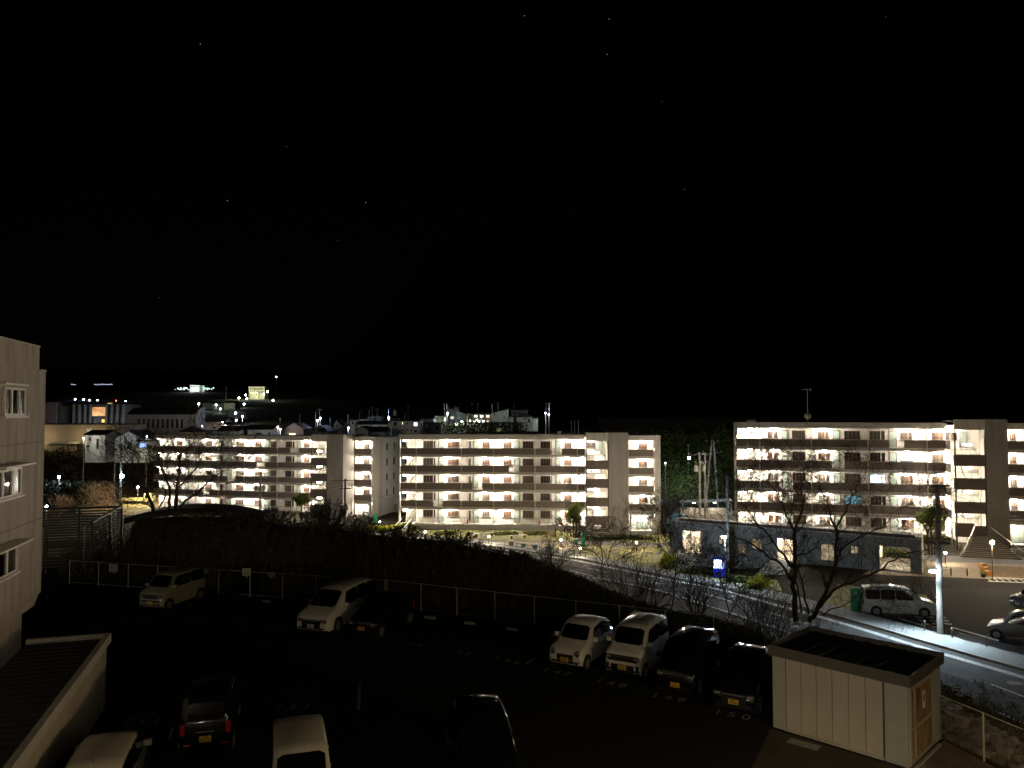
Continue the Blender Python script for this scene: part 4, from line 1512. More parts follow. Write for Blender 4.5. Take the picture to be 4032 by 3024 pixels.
car('round', 3.4, 1.48, 1.62, front((2.05, 30.3), HD, 3.4), HD, P_white, 'white rounded compact car with round headlights, parked at bay 147', opts=('roundlamps',))
car('kei', 3.4, 1.48, 1.80, front((4.15, 29.35), HD, 3.4), HD, P_white, 'white boxy wagon with black grille band and roof rails, at bay 148', opts=('bold', 'rails'))
car('kei', 3.4, 1.48, 1.75, front((5.75, 27.5), HD, 3.4), HD, P_black, 'black boxy car at bay 149, right of the white boxy wagon', opts=('plain',))
car('mini', 3.4, 1.48, 1.66, front((7.35, 25.9), HD, 3.4), HD, P_black, 'black compact at bay 150, half hidden by the cream shed', opts=('wide',))
car('van', 4.7, 1.72, 1.84, front((-9.05, 35.0), (-0.33, -0.94), 4.7), (-0.33, -0.94), P_white, 'large white minivan with dark wide grille, left of the black hatchback', cat='minivan', plate_m=M_plW, opts=('wide',))
car('mini', 3.4, 1.48, 1.60, front((-6.7, 34.6), (-0.40, -0.92), 3.4), (-0.40, -0.92), P_black, 'black hatchback with alloy wheels beside the large white minivan')
car('kei', 3.4, 1.48, 1.72, front((-18.25, 39.2), (-0.26, -0.965), 3.4), (-0.26, -0.965), P_green, 'pale green boxy car standing alone at the far left of the car park', opts=('slots',))
car('kei', 3.4, 1.48, 1.58, (-10.45, 20.15), (-0.27, 0.96), P_beige, 'pale car in the lower left corner, seen from above beside the low store')
car('kei', 3.4, 1.48, 1.66, (-9.35, 24.3), (-0.27, 0.96), P_black, 'black car seen from behind, red tail lights and yellow plate')
car('kei', 3.4, 1.48, 1.85, (-5.35, 19.75), (0.30, -0.95), P_beige, 'pale van with black windscreen at the bottom edge, seen from above')
car('mini', 4.0, 1.66, 1.66, front((-0.55, 20.1), (0.16, -0.98), 4.0), (0.16, -0.98), P_black, 'black car at the bottom edge right of the pale van, nose towards the viewer', plate_m=M_plW, opts=('wide',))
# street side
def st(px, py):
    h = hit(px, py)
    return (h.x, h.y)
car('van', 4.9, 1.84, 1.93, (27.6, 55.6), (0.97, -0.25), P_white, 'large white minivan parked on the verge beside the shop building', cat='minivan', plate_m=M_plW, opts=('wide', 'street'))
car('round', 3.5, 1.56, 1.62, (30.6, 46.6), (-0.80, 0.60), P_silver, 'silver rounded car behind the low chain fence at the right edge', plate_m=M_plW, opts=('street',))
car('mini', 4.3, 1.7, 1.6, (39.3, 57.6), (-0.98, -0.2), P_silver, 'grey car cut off by the right edge, full of lamp reflections', plate_m=M_plW, opts=('street',))
b_ = hit(2675, 2020)
tb = at(2668, 2018, 112)
P_blue = paint('light_blue_car_paint', (0.10, 0.34, 0.50))
car('kei', 3.4, 1.48, 1.85, (tb.x, 112), (0.75, 0.66), P_blue, 'light blue boxy van behind the middle block, near the pole pair', cat='van', opts=('street',))
tk = at(545, 1970, 150)

def truck(pos, rz, label):
    x, y = pos
    root = empty('parked_truck', (x, y, tz(x, y) + 0.1), rz)
    tag(root, label, 'truck')
    m = mat('cream_truck_paint', (0.60, 0.50, 0.22), 0.4, 0.06, 2)
    MB().prism([(1.3, 0.5), (2.9, 0.5), (2.95, 1.1), (2.6, 2.0), (1.3, 2.05)], 'y', -0.9, 0.9).build('cab', m, root)
    B('windscreen', root, M_cglass, 2.72, 2.80, -0.75, 0.75, 1.25, 1.75)
    B('side_window', root, M_cglass, 1.6, 2.4, -0.92, -0.9, 1.2, 1.75)
    B('bed', root, m, -3.0, 1.2, -0.9, 0.9, 0.6, 1.15)
    for xx in (2.2, -1.8):
        for s_ in (1, -1):
            MB().tube([(xx, s_ * 0.7, 0.38), (xx, s_ * 0.93, 0.38)], 0.38, 14).build('wheel', M_tyre, root)
truck((tk.x, 150), 0.1, 'cream flatbed truck under the street lamp left of the far left block')

# ------------------------------------------------------------------ car park details
def fence_run(pts, z, label, name='wire_fence', H_=1.38, sp=2.0, mesh=False, m=M_galv):
    root = empty(name, (pts[0][0], pts[0][1], 0))
    tag(root, label, 'fence')
    o = Vector((pts[0][0], pts[0][1], 0))
    tot = 0
    for i in range(len(pts) - 1):
        a, b = Vector((*pts[i], 0)), Vector((*pts[i + 1], 0))
        L = (b - a).length
        n = max(1, round(L / sp))
        for k in range(n + (i == len(pts) - 2)):
            p = a.lerp(b, k / n)
            zz = z if z is not None else tz(p.x, p.y)
            MB().tube([p - o + Vector((0, 0, zz)), p - o + Vector((0, 0, zz + H_))], 0.028, 6).build('post', m, root)
            if k < n:
                q = a.lerp(b, (k + 1) / n)
                zq = z if z is not None else tz(q.x, q.y)
                MB().tube([p - o + Vector((0, 0, zz + H_ - 0.02)), q - o + Vector((0, 0, zq + H_ - 0.02))], 0.016, 5).build('top_rail', m, root)
                if not mesh:
                    MB().tube([p - o + Vector((0, 0, zz + 0.1)), q - o + Vector((0, 0, zq + 0.1))], 0.006, 4).build('wire', m, root)
        if mesh:
            mb = MB()
            s_ = 0.0
            while s_ < L:
                for dx in (1, -1):
                    p = a.lerp(b, s_ / L) - o
                    q = a.lerp(b, min(1, max(0, (s_ + dx * 0.9) / L))) - o
                    mb.beam(p + Vector((0, 0, (z or 0) + 0.05)), q + Vector((0, 0, (z or 0) + H_ - 0.05)), 0.006, 0.006)
                s_ += 0.09
            w = mb.build('chain_mesh', mat('mesh_wire', (0.20, 0.18, 0.14), 0.6, 0.1, 4), root)
            w['kind'] = 'stuff'
    return root
fence_run([(-26, 45.6), (-22, 44.5), (-6.6, 40.3)], 0.0, 'wire fence with thin posts along the left half of the far car park edge')
fence_run([(-6.5, 40.25), (12.4, 31.5)], 0.0, 'wire fence with thin posts along the right half of the far car park edge')
fence_run([(13.05, 24.15), (13.6, 22.55), (14.15, 20.9), (14.7, 19.3)], 0.0, 'chain-link fence running from the cream shed towards the lower right', name='chain_link_fence', mesh=True, m=mat('pale_post', (0.50, 0.46, 0.36), 0.6, 0.08, 4))

def sign_on_fence(px, py0, py1, w, d, label, col):
    p0, p1 = at(px, py1, d), at(px, py0, d)
    root = empty('notice_board', (p0.x, d - 0.05, 0))
    tag(root, label, 'sign')
    B('board', root, col, -w / 2, w / 2, -0.03, 0.0, p0.z, p1.z)
    h = p1.z - p0.z
    for k in range(4):
        B('text_line', root, mat('faded_ink', (0.15, 0.15, 0.13), 0.8, 0.1, 9), -w * 0.36, w * (0.36 - 0.1 * (k % 2)), -0.034, -0.031, p0.z + h * (0.2 + 0.18 * k), p0.z + h * (0.2 + 0.18 * k) + 0.03)
    B('bracket', root, M_galv, -0.02, 0.02, 0.001, 0.03, p0.z - 0.1, p1.z)
M_sign = mat('faded_board', (0.33, 0.34, 0.28), 0.7, 0.12, 4)
sign_on_fence(449, 2221, 2251, 0.48, 44.2, 'square pale notice on the fence, leftmost of the notices', M_sign)
sign_on_fence(812, 2239, 2254, 0.27, 43.0, 'small faded notice on the fence right of the pale green car', mat('faded_board_dim', (0.22, 0.22, 0.18), 0.8, 0.15, 5))
sign_on_fence(972, 2236, 2266, 0.46, 42.4, 'square yellowish notice on the fence between two thin posts', mat('yellowish_board', (0.34, 0.34, 0.20), 0.7, 0.12, 4))
sign_on_fence(1071, 2252, 2271, 0.38, 42.0, 'wide low notice on the fence, nearest the white minivan', mat('tan_board', (0.27, 0.25, 0.17), 0.8, 0.15, 5))

for i, (x, y) in enumerate([(-4.0, 37.9), (-2.0, 36.9), (0.0, 35.9), (2.0, 34.9), (-9.6, 40.3), (-13.0, 41.2), (-12.6, 40.9)][:6]):
    o = MB().prism([(-0.3, 0.0), (0.3, 0.0), (0.26, 0.12), (-0.26, 0.12)], 'y', -0.07, 0.07).build('wheel_stop', mat('concrete_stop', (0.25, 0.25, 0.23), 0.8, 0.15, 5), None, loc=(x, y, 0.005), rz=-0.46)
    tag(o, ['first concrete wheel stop right of the black hatchback', 'second concrete wheel stop right of the black hatchback', 'third concrete wheel stop right of the black hatchback', 'fourth concrete wheel stop right of the black hatchback', 'concrete wheel stop behind the large white minivan', 'concrete wheel stop left of the large white minivan'][i], 'wheel stop', 'wheel stops along the far fence')

def text_mesh(c, parent, loc, rot):
    t_ = bpy.data.objects.new(c.name, c)
    COL.objects.link(t_)
    bpy.context.view_layer.update()
    me = bpy.data.meshes.new_from_object(t_)
    if not me.materials:
        me.materials.append(c.materials[0])
    o = bpy.data.objects.new(c.name, me)
    bpy.data.objects.remove(t_)
    o.name = c.name.split('.')[0]
    o.location = loc
    o.rotation_euler = rot
    return link(o, parent)

def lot_text(s_, x, y, rz, size=0.62):
    c = bpy.data.curves.new('bay_number', 'FONT')
    c.body = s_
    c.size = size
    c.extrude = 0.001
    c.align_x = 'CENTER'
    c.space_character = 1.5
    c.materials.append(mat('bay_paint', (0.30, 0.30, 0.27), 0.7, 0.3, 9))
    return text_mesh(c, LOT, (x, y, 0.010), (0, 0, rz))
for t_, px, py in (('139', 746, 2441), ('140', 923, 2456), ('141', 1090, 2471), ('142', 1240, 2488), ('143', 1438, 2514), ('144', 1610, 2539), ('145', 1798, 2571), ('146', 1987, 2606), ('147', 2184, 2652), ('148', 2398, 2696), ('149', 2624, 2754), ('150', 2876, 2822)):
    p = gp(px, py, 0.01)
    lot_text(t_, p.x, p.y, -0.50)
for t_, px, py in (('152', 578, 2826), ('151', 1163, 2772)):
    p = gp(px, py, 0.01)
    lot_text(t_, p.x, p.y, math.pi, 0.62)
def bay_line(p, q, w=0.10):
    a, b = gp(*p, 0.0), gp(*q, 0.0)
    mb = MB()
    d = (b - a).normalized()
    s_ = Vector((-d.y, d.x, 0)) * w / 2
    mb.add([a + s_ + Vector((0, 0, .009)), a - s_ + Vector((0, 0, .009)), b - s_ + Vector((0, 0, .009)), b + s_ + Vector((0, 0, .009))], [(0, 1, 2, 3)])
    mb.build('bay_line', mat('bay_paint', (0.30, 0.30, 0.27), 0.7, 0.3, 9), LOT)
bay_line((1416, 2688), (1411, 2795), 0.12)
bay_line((1799, 2875), (1797, 2942), 0.08)
bay_line((2069, 2617), (2104, 2594), 0.09)
bay_line((680, 2865), (668, 2910), 0.09)
bay_line((3612, 2948), (3640, 3040), 0.14)
bay_line((3105, 2915), (3225, 2948), 0.42)

# ------------------------------------------------------------------ poles, lamps, signs
def utility_pole(px, d, ytop, label, r=0.15, arms=((0.3, 1.6),), zb=None, rung=False, lean=0.0, trans=False, m=None):
    top = at(px, ytop, d)
    z0 = tz(top.x, d) - 0.3 if zb is None else zb
    root = empty('utility_pole', (top.x, d, z0))
    tag(root, label, 'utility pole')
    h = top.z - z0
    MB().tube([(-lean, 0, 0), (0, 0, h)], [r, r * 0.72], 12).build('pole', m or M_pole, root)
    for (dz, w) in arms:
        B('crossarm', root, M_darkframe, -w / 2, w / 2, -0.17, -0.09, h - dz, h - dz + 0.09)
        for xx in (-w / 2 + 0.08, w * 0.12, w / 2 - 0.08):
            MB().tube([(xx, -0.13, h - dz + 0.09), (xx, -0.13, h - dz + 0.25)], 0.045, 6).build('insulator', M_white, root)
    if trans:
        for xx in (-0.55, 0.55):
            MB().tube([(xx, -0.2, h - 2.6), (xx, -0.2, h - 1.8)], 0.28, 10).build('transformer', M_slab, root)
    if rung:
        for k in range(14):
            s_ = 1 if k % 2 else -1
            B('climbing_rung', root, M_galv, min(0, s_ * 0.27) if s_ < 0 else 0.08, max(0, s_ * 0.27) if s_ > 0 else -0.08, -0.012, 0.012, 1.8 + k * 0.42, 1.82 + k * 0.42)
    return root

def street_lamp(px, py, d, label, e, col=COOL, arm=0.45, pole_r=0.045, own_pole=True, ball=None, zb=None, rad=0.10, head=(0.34, 0.14), grp=None, glow=None, cat='street lamp', mats=None, spot=None):
    p = at(px, py, d)
    z0 = (tz(p.x, d) if zb is None else zb)
    root = empty('street_lamp', (p.x, d, z0))
    tag(root, label, cat, grp)
    h = p.z - z0
    em = emis('lamp_glow_%d_%d_%d_%d' % (col[0] * 99, col[1] * 99, col[2] * 99, glow or 60), col, glow or 60)
    if own_pole:
        MB().tube([(arm, 0.06, -0.3), (arm, 0.06, h + 0.05)], [pole_r, pole_r * 0.8], 8).build('pole', mats or M_pole, root)
    if arm:
        MB().tube([(0.0, 0.0, h + 0.07), (arm, 0.06, h + 0.03)], 0.03, 6).build('arm', M_galv, root)
    if ball:
        hd = MB().tube([(0, 0, h - ball), (0, 0, h - ball * 0.5), (0, 0, h + ball * 0.5), (0, 0, h + ball)], [ball * 0.5, ball, ball, ball * 0.4], 10).build('globe', em, root, smooth=True)
        if e:
            plight((0, -ball - 0.12, h), e, col, rad, root)
    else:
        hd = B('lamp_head', root, M_galv, -head[0] / 2, head[0] / 2, -0.1, 0.1, h + 0.03, h + 0.03 + head[1] * 0.4)
        B('diffuser', root, em, -head[0] / 2 + 0.02, head[0] / 2 - 0.02, -0.09, 0.09, h - head[1] * 0.6, h + 0.028)
        if e and spot:
            l = bpy.data.lights.new('bulb', 'SPOT')
            l.energy = e
            l.color = col
            l.spot_size = math.radians(spot[1])
            l.spot_blend = 0.7
            l.shadow_soft_size = rad
            lo_ = bpy.data.objects.new('bulb', l)
            lo_.location = (-0.1, -0.05, h - head[1] - 0.1)
            lo_.rotation_euler = Vector(spot[0]).to_track_quat('-Z', 'Y').to_euler()
            link(lo_, root)
        elif e:
            plight((0, 0, h - head[1] - 0.12), e, col, rad, root)
    return root

utility_pole(3690, 47.6, 1908, 'tall concrete pole with climbing rungs beside the street, lamp fixed to it', 0.20, ((0.1, 1.3),), rung=True)
street_lamp(3677, 2246, 47.2, 'bright white street lamp fixed to the tall concrete pole', 2500, COOL, arm=0.2, own_pole=False, head=(0.5, 0.2), rad=0.12, glow=150, spot=((-0.62, -0.30, -1.0), 150))
street_lamp(2850, 2112, 71.0, 'slim street lamp behind the blue vending machine', 1100, COOL, arm=0.12, head=(0.45, 0.2), mats=M_lip, glow=120)
utility_pole(2862, 76, 1870, 'dark utility pole rising behind the vending machine lamp', 0.16, ())
utility_pole(2754, 108, 1782, 'left pole of the pair with crossarms in the gap between blocks', 0.17, ((0.3, 3.3), (1.6, 1.2)), trans=True)
utility_pole(2775, 109, 1784, 'right pole of the pair with crossarms in the gap between blocks', 0.17, ((1.4, 1.0),))
utility_pole(2803, 122, 1735, 'tallest leaning pole in the gap, left leg of the crossed pair', 0.16, ((0.2, 2.0), (1.9, 3.0)), lean=1.2)
utility_pole(2810, 121, 1740, 'upright pole of the crossed pair in the gap between blocks', 0.16, (), lean=-0.6)
utility_pole(2710, 160, 1750, 'far thin pole above the scrub slope, small lamp below it', 0.13, ())
street_lamp(2713, 1803, 150, 'small white street lamp above the scrub slope between the blocks', 3500, COOL, arm=0.0, own_pole=False, ball=0.22, rad=0.3)
street_lamp(2620, 1823, 150, 'tiny dim lamp above the road barrier beside the middle block', 300, COOL, arm=0.0, own_pole=True, ball=0.14, glow=8, rad=0.2)
utility_pole(1360, 100, 1885, 'dark utility pole with crossarms in front of the far left block', 0.17, ((0.25, 3.6), (1.3, 1.6)))
utility_pole(1345, 108, 1925, 'thin second pole just left of the dark crossarm pole', 0.10, ())
utility_pole(1025, 112, 1860, 'utility pole with transformer in front of the left block', 0.16, ((0.2, 2.6), (1.0, 1.8)), trans=True)
utility_pole(478, 126, 1745, 'tall pale pole left of the bare tree, lamp half way up', 0.20, ())
street_lamp(480, 1875, 125.6, 'white lamp on the tall pale pole left of the bare tree', 250, COOL, arm=0.0, own_pole=False, ball=0.30, rad=0.25)
utility_pole(452, 130, 1795, 'short thin pole left of the tall pale pole', 0.12, ((4.6, 3.6),))
street_lamp(232, 1878, 150, 'white lamp over the dark hedges near the pale block', 500, COOL, arm=0.0, own_pole=True, ball=0.23, rad=0.25)
street_lamp(542, 1918, 148, 'warm street lamp above the cream flatbed truck', 1800, (1.0, 0.88, 0.5), arm=0.0, ball=0.22, rad=0.25)
street_lamp(183, 1994, 110, 'white lamp just above the slatted enclosure at left', 260, COOL, arm=0.0, ball=0.15, rad=0.2)
street_lamp(3907, 2136, 71.5, 'warm lamp post with round head in front of the wide stairs', 700, (1.0, 0.78, 0.42), arm=0.0, ball=0.17, rad=0.15, mats=M_frame, glow=150)
for i, (px, py, d, lab) in enumerate([(1495, 2038, 118, 'low path light by the hedge below the gable wall'), (1675, 2077, 108, 'low path light left of the lawn benches'), (1925, 2090, 104, 'low path light beside the left lawn bench'), (2209, 2103, 101, 'low path light beside the wooden picnic tables'), (2285, 2152, 92, 'low path light at the foot of the green sign'), (2506, 2116, 98, 'low path light in front of the middle block wing'), (3722, 2166, 79, 'low path light at the left foot of the wide stairs')]):
    p = at(px, py, d)
    z0 = tz(p.x, d)
    hgt = max(0.5, min(1.1, p.z - z0))
    root = empty('path_light', (p.x, d, z0))
    tag(root, lab, 'path light', 'low path lights in the gardens')
    MB().tube([(0, 0, 0), (0, 0, hgt - 0.1)], 0.05, 8).build('post', M_darkframe, root)
    MB().tube([(0, 0, hgt - 0.12), (0, 0, hgt - 0.06), (0, 0, hgt + 0.06), (0, 0, hgt + 0.12)], [0.07, 0.13, 0.13, 0.04], 10).build('globe', emis('lamp_path', (1.0, 0.9, 0.85), 25), root, smooth=True)
    plight((0, -0.35, hgt + 0.15), 300, (1.0, 0.80, 0.5), 0.08, root)

# lamp outside the lower right corner that lights the shed and the fence
street_lamp(4927, 3230, 13.0, 'warm lamp on a post beside the car park, right of the shed', 2600, (1.0, 0.72, 0.32), arm=0.0, ball=0.14, zb=0.0, rad=0.12)

# vending machine
h_ = hit(2832, 2278)
root = empty('vending_machine', (h_.x, h_.y, h_.z + 0.05), -0.35)
tag(root, 'glowing blue vending machine on the sidewalk in front of the shop', 'vending machine')
mbl = mat('blue_enamel', (0.02, 0.03, 0.45), 0.3, 0.06, 3, emit=(0.02, 0.03, 0.6), estr=0.12)
B('cabinet', root, mbl, -0.55, 0.55, 0.0, 0.7, 0.0, 1.85)
B('top_trim', root, mbl, -0.57, 0.57, -0.03, 0.72, 1.85, 1.93)
mdisp = emis('display_glow', (0.75, 0.88, 1.0), 9.0)
for r_ in range(3):
    for c_ in range(4):
        B('drink_display', root, mdisp, -0.48 + c_ * 0.19, -0.32 + c_ * 0.19, -0.02, 0.0, 0.95 + r_ * 0.28, 1.19 + r_ * 0.28)
    B('shelf', root, M_white, -0.5, 0.3, -0.05, -0.001, 0.90 + r_ * 0.28, 0.93 + r_ * 0.28)
B('dispense_flap', root, M_darkframe, -0.40, 0.20, -0.02, 0.0, 0.25, 0.45)
B('coin_panel', root, M_white, 0.35, 0.48, -0.02, 0.0, 0.9, 1.5)
plight((-0.1, -0.5, 1.3), 40, (0.35, 0.5, 1.0), 0.2, root)

def green_sign(px, py, label, text=None, h=1.75, w=0.72, cat='sign'):
    q = hit(px, py)
    root = empty('pillar_sign', (q.x, q.y, q.z), -0.1)
    tag(root, label, cat)
    mg_ = mat('green_enamel', (0.03, 0.30, 0.13), 0.4, 0.10, 3)
    pts = [(-w / 2, 0), (w / 2, 0)]
    n = 10
    for k in range(n + 1):
        t = math.pi * k / n
        pts.append((math.cos(t) * w / 2, h - 0.12 + math.sin(t) * 0.12))
    MB().prism(pts, 'y', 0, 0.16).build('panel', mg_, root)
    if text:
        c = bpy.data.curves.new('letter', 'FONT')
        c.body = text
        c.size = 0.52
        c.extrude = 0.004
        c.align_x = 'CENTER'
        c.materials.append(M_paint)
        text_mesh(c, root, (-0.05, -0.006, h - 0.62), (math.pi / 2, 0, 0))
        B('text_line', root, M_paint, -0.16, -0.02, -0.006, -0.001, h - 0.80, h - 0.72)
        B('text_line', root, M_paint, 0.02, 0.2, -0.006, -0.001, h - 0.79, h - 0.71)
    return root
green_sign(3372, 2412, 'green rounded parking pillar sign with white letter P beside the street', 'P')
green_sign(2297, 2150, 'tall green pillar sign in front of the middle block stairs', None, 1.9, 0.5)
green_sign(1478, 2060, 'small green pillar sign by the hedge below the gable wall', None, 1.5, 0.6)

# bollards, seats, bins
for px, py in ((3745, 2268), (3809, 2270)):
    q = hit(px, py)
    root = empty('bollard', (q.x, q.y, q.z))
    tag(root, 'slim steel bollard at the plaza edge, %s of two' % ('left' if px < 3780 else 'right'), 'bollard', 'bollards at the plaza edge')
    MB().tube([(0, 0, 0), (0, 0, 0.78)], 0.055, 10).build('post', M_darkframe, root)
    MB().tube([(0, 0, 0.70), (0, 0, 0.82)], [0.075, 0.05], 10).build('cap', M_galv, root)
mo = mat('orange_seat_wood', (0.50, 0.22, 0.04), 0.5, 0.12, 4)
for i, (px, py) in enumerate(((3868, 2236), (3878, 2250), (3890, 2266))):
    q = hit(px, py)
    o = empty('cube_seat', (q.x, q.y, q.z), 0.2)
    tag(o, ['orange cube seat farthest from the lamp post on the plaza', 'middle one of three orange cube seats on the plaza', 'orange cube seat nearest the planter on the plaza'][i], 'seat', 'orange cube seats on the plaza')
    MB().box(-0.27, 0.27, -0.27, 0.27, 0.04, 0.44).build('seat_block', mo, o)
    B('foot', o, M_darkframe, -0.24, 0.24, -0.24, 0.24, 0, 0.04)
q = hit(3872, 2274)
o = empty('planter_pot', (q.x, q.y, q.z))
tag(o, 'small dark planter pot beside the orange seats', 'planter')
MB().tube([(0, 0, 0), (0, 0, 0.38)], [0.17, 0.24], 10).build('pot', M_darkframe, o)
quads_obj('plant', RNG.normal(size=(120, 3)) * [0.12, 0.12, 0.06] + [0, 0, 0.42], 0.05, M_leaf, o, seed=3)
for i, (px, py) in enumerate(((2012, 2150), (2060, 2158), (2106, 2163), (2159, 2170), (2268, 2141))):
    q = hit(px, py)
    o = empty('litter_bin', (q.x, q.y, q.z), 0.1)
    tag(o, ['leftmost teal box bin by the street railing', 'second teal box bin by the street railing', 'third teal box bin by the street railing', 'rightmost pale blue box bin by the street railing', 'green box bin beside the tall green sign'][i], 'bin', 'box bins on the paving')
    B('box', o, [M_vent, mat('teal_box', (0.08, 0.22, 0.24), 0.5, 0.1, 3), mat('teal_box', (0, 0, 0)), mat('pale_blue_box', (0.2, 0.36, 0.42), 0.5, 0.1, 3), mat('green_box', (0.06, 0.22, 0.13), 0.5, 0.1, 3)][i], -0.3, 0.3, -0.25, 0.25, 0, 0.62)
    B('lid', o, M_lip, -0.32, 0.32, -0.27, 0.27, 0.62, 0.68)
def bench(px, py, label, rz=0.0, w=2.0, m=M_lip, table=False):
    q = hit(px, py)
    o = empty('picnic_table' if table else 'bench', (q.x, q.y, q.z), rz)
    tag(o, label, 'table' if table else 'bench')
    h = 0.72 if table else 0.42
    for k in range(4):
        B('slat', o, m, -w / 2, w / 2, -0.36 + k * 0.18, -0.20 + k * 0.18, h, h + 0.05)
    for sx in (-1, 1):
        B('leg', o, M_darkframe, sx * w * 0.38 - 0.05, sx * w * 0.38 + 0.05, -0.3, 0.3, 0, h)
bench(1905, 2112, 'long pale bench on the lawn, left of the planting bed', 0.35, 3.0)
bench(2040, 2120, 'long pale bench on the lawn, right of the planting bed', 0.35, 2.6)
mwd = mat('reddish_wood', (0.30, 0.13, 0.06), 0.6, 0.15, 4)
bench(2168, 2118, 'reddish low bench left of the picnic tables', 0.0, 1.8, mwd)
bench(2205, 2100, 'reddish picnic table nearest the building stairs, rear one', 0.0, 1.8, mwd, True)
bench(2228, 2112, 'reddish picnic table nearest the stairs, front one', 0.0, 1.8, mwd, True)

# low chain fence along the sidewalk at the right
root = empty('chain_fence', (0, 0, 0))
tag(root, 'low chain fence on short dark posts between sidewalk and street parking', 'fence')
prev = None
for px, py in ((3641, 2492), (3749, 2520), (3885, 2556), (4040, 2596)):
    q = hit(px, py)
    MB().tube([q, q + Vector((0, 0, 0.72))], 0.035, 8).build('post', M_darkframe, root)
    MB().tube([q + Vector((0, 0, 0.68)), q + Vector((0, 0, 0.76))], [0.055, 0.03], 8).build('cap', M_galv, root)
    if prev is not None:
        for hh in (0.62, 0.3):
            pts = []
            for k in range(9):
                t = k / 8
                p = prev.lerp(q, t)
                pts.append(p + Vector((0, 0, hh - 0.12 * math.sin(math.pi * t))))
            MB().tube(pts, 0.012, 5).build('chain', M_darkframe, root)
    prev = q
# street railing above the low road at left
root = empty('street_railing', (0, 0, 0))
tag(root, 'thin dark two-rail railing along the street below the middle block', 'railing')
prev = None
for i in range(len(E2L)):
    if 62 < E2S[i] < 118 and (i % 3 == 0):
        x, y = off(i, 0.5)
        q = Vector((x, y, tz(x, y)))
        MB().tube([q, q + Vector((0, 0, 1.0))], 0.03, 6).build('post', M_darkframe, root)
        if prev is not None:
            for hh in (0.95, 0.5):
                MB().tube([prev + Vector((0, 0, hh)), q + Vector((0, 0, hh))], 0.02, 5).build('rail', M_darkframe, root)
        prev = q
# barrier along the raised road behind, between the blocks
root = empty('road_barrier', (0, 0, 0))
tag(root, 'long pale blue-white road barrier below the scrub slope', 'barrier')
a, b = at(2590, 1978, 140), at(2895, 1998, 128)
for k in range(16):
    p, q = a.lerp(b, k / 16), a.lerp(b, (k + 0.96) / 16)
    MB().beam(p, q, 0.12, 0.85).build('barrier_panel', mat('pale_barrier', (0.35, 0.42, 0.48), 0.5, 0.08, 3), root)
    MB().tube([p + Vector((0, -0.1, -1.5)), p + Vector((0, -0.1, 0.75))], 0.06, 6).build('post', M_galv, root)
for k in range(1):
    MB().beam(a + Vector((0, 0, 0.7)), b + Vector((0, 0, 0.7)), 0.08, 0.08).build('rail', M_darkframe, root)

street_lamp(2935, 1890, 116, 'added unseen lamp behind the left end of the right block', 1500, COOL, arm=0.0, ball=0.2, rad=0.2)  # hidden lamp added to brighten the barrier and scrub slope
# small bicycle shelters between the blocks
def shelter(px, py, d, w, label):
    p = at(px, py, d)
    z0 = tz(p.x, d)
    o = empty('bicycle_shelter', (p.x, d, z0), -0.1)
    tag(o, label, 'shelter')
    MB().prism([(-w / 2 - 0.2, 2.05), (w / 2 + 0.2, 2.35), (w / 2 + 0.2, 2.45), (-w / 2 - 0.2, 2.15)], 'y', -1.2, 1.2).build('roof', M_slab, o)
    for sx in (-w / 2, w / 2 - 0.1):
        for sy in (-1.0, 1.0):
            B('post', o, M_lip, sx, sx + 0.1, sy - 0.05, sy + 0.05, 0, 2.15)
    B('rear_panel', o, M_lip, -w / 2 + 0.1, w / 2 - 0.1, 1.05, 1.1, 0.1, 1.1)
    corridor_lamp(o, 0, 0, 2.0, 90, 0.4)
shelter(2733, 2032, 113, 3.6, 'lit bicycle shelter beside the light blue van')
shelter(2815, 2040, 113, 4.4, 'lit bicycle shelter beside the right block')

# rooftop things
def roof_item(px, py0, py1, d, w, kind, label, m=M_slab):
    p0, p1 = at(px, py1, d), at(px, py0, d)
    root = empty(kind, (p0.x, d, p0.z))
    tag(root, label, kind.replace('_', ' '))
    h = p1.z - p0.z
    if kind == 'satellite_dish':
        pts = []
        rr = w / 2
        mb = MB()
        mb.tube([(0, 0.0, h * 0.6), (0, 0.07, h * 0.6), (0, 0.12, h * 0.6)], [rr, rr * 0.75, 0.05], 16)
        mb.build('dish', M_lip, root, smooth=True)
        MB().tube([(0, 0.15, -0.3), (0, 0.12, h * 0.6)], 0.03, 6).build('mast', M_darkframe, root)
        MB().beam((0, 0, h * 0.6 - rr), (0, -0.4, h * 0.5), 0.02, 0.02).build('feed_arm', M_darkframe, root)
    elif kind == 'television_aerial':
        MB().tube([(0, 0, -0.2), (0, 0, h)], 0.03, 6).build('mast', M_pipe, root)
        for k in range(7):
            B('element', root, M_pipe, -0.35 + k * 0.02, 0.35 - k * 0.02, -0.5 + k * 0.15, -0.48 + k * 0.15, h - 0.1, h - 0.08)
        B('boom', root, M_pipe, -0.9, 0.4, -0.01, 0.01, h - 0.16, h - 0.13)
        MB().tube([(0.35, -0.2, h - 0.3), (0.35, 0.0, h + 0.05)], 0.08, 6).build('element', M_pipe, root)
    else:
        B('box', root, m, -w / 2, w / 2, 0, 0.8, 0, h)
        B('lid', root, m, -w / 2 - 0.05, w / 2 + 0.05, -0.05, 0.85, h, h + 0.05)
roof_item(3181, 1530, 1662, 95, 0.8, 'television_aerial', 'tall television aerial on the roof of the right block')
roof_item(3181, 1624, 1660, 94.4, 0.85, 'satellite_dish', 'satellite dish at the foot of the roof aerial on the right block')
roof_item(1963, 1678, 1712, 117, 0.75, 'satellite_dish', 'satellite dish on the roof of the middle block')
roof_item(2962, 1655, 1668, 98, 0.85, 'roof_box', 'small equipment box on the left end of the right block roof', M_fascia)
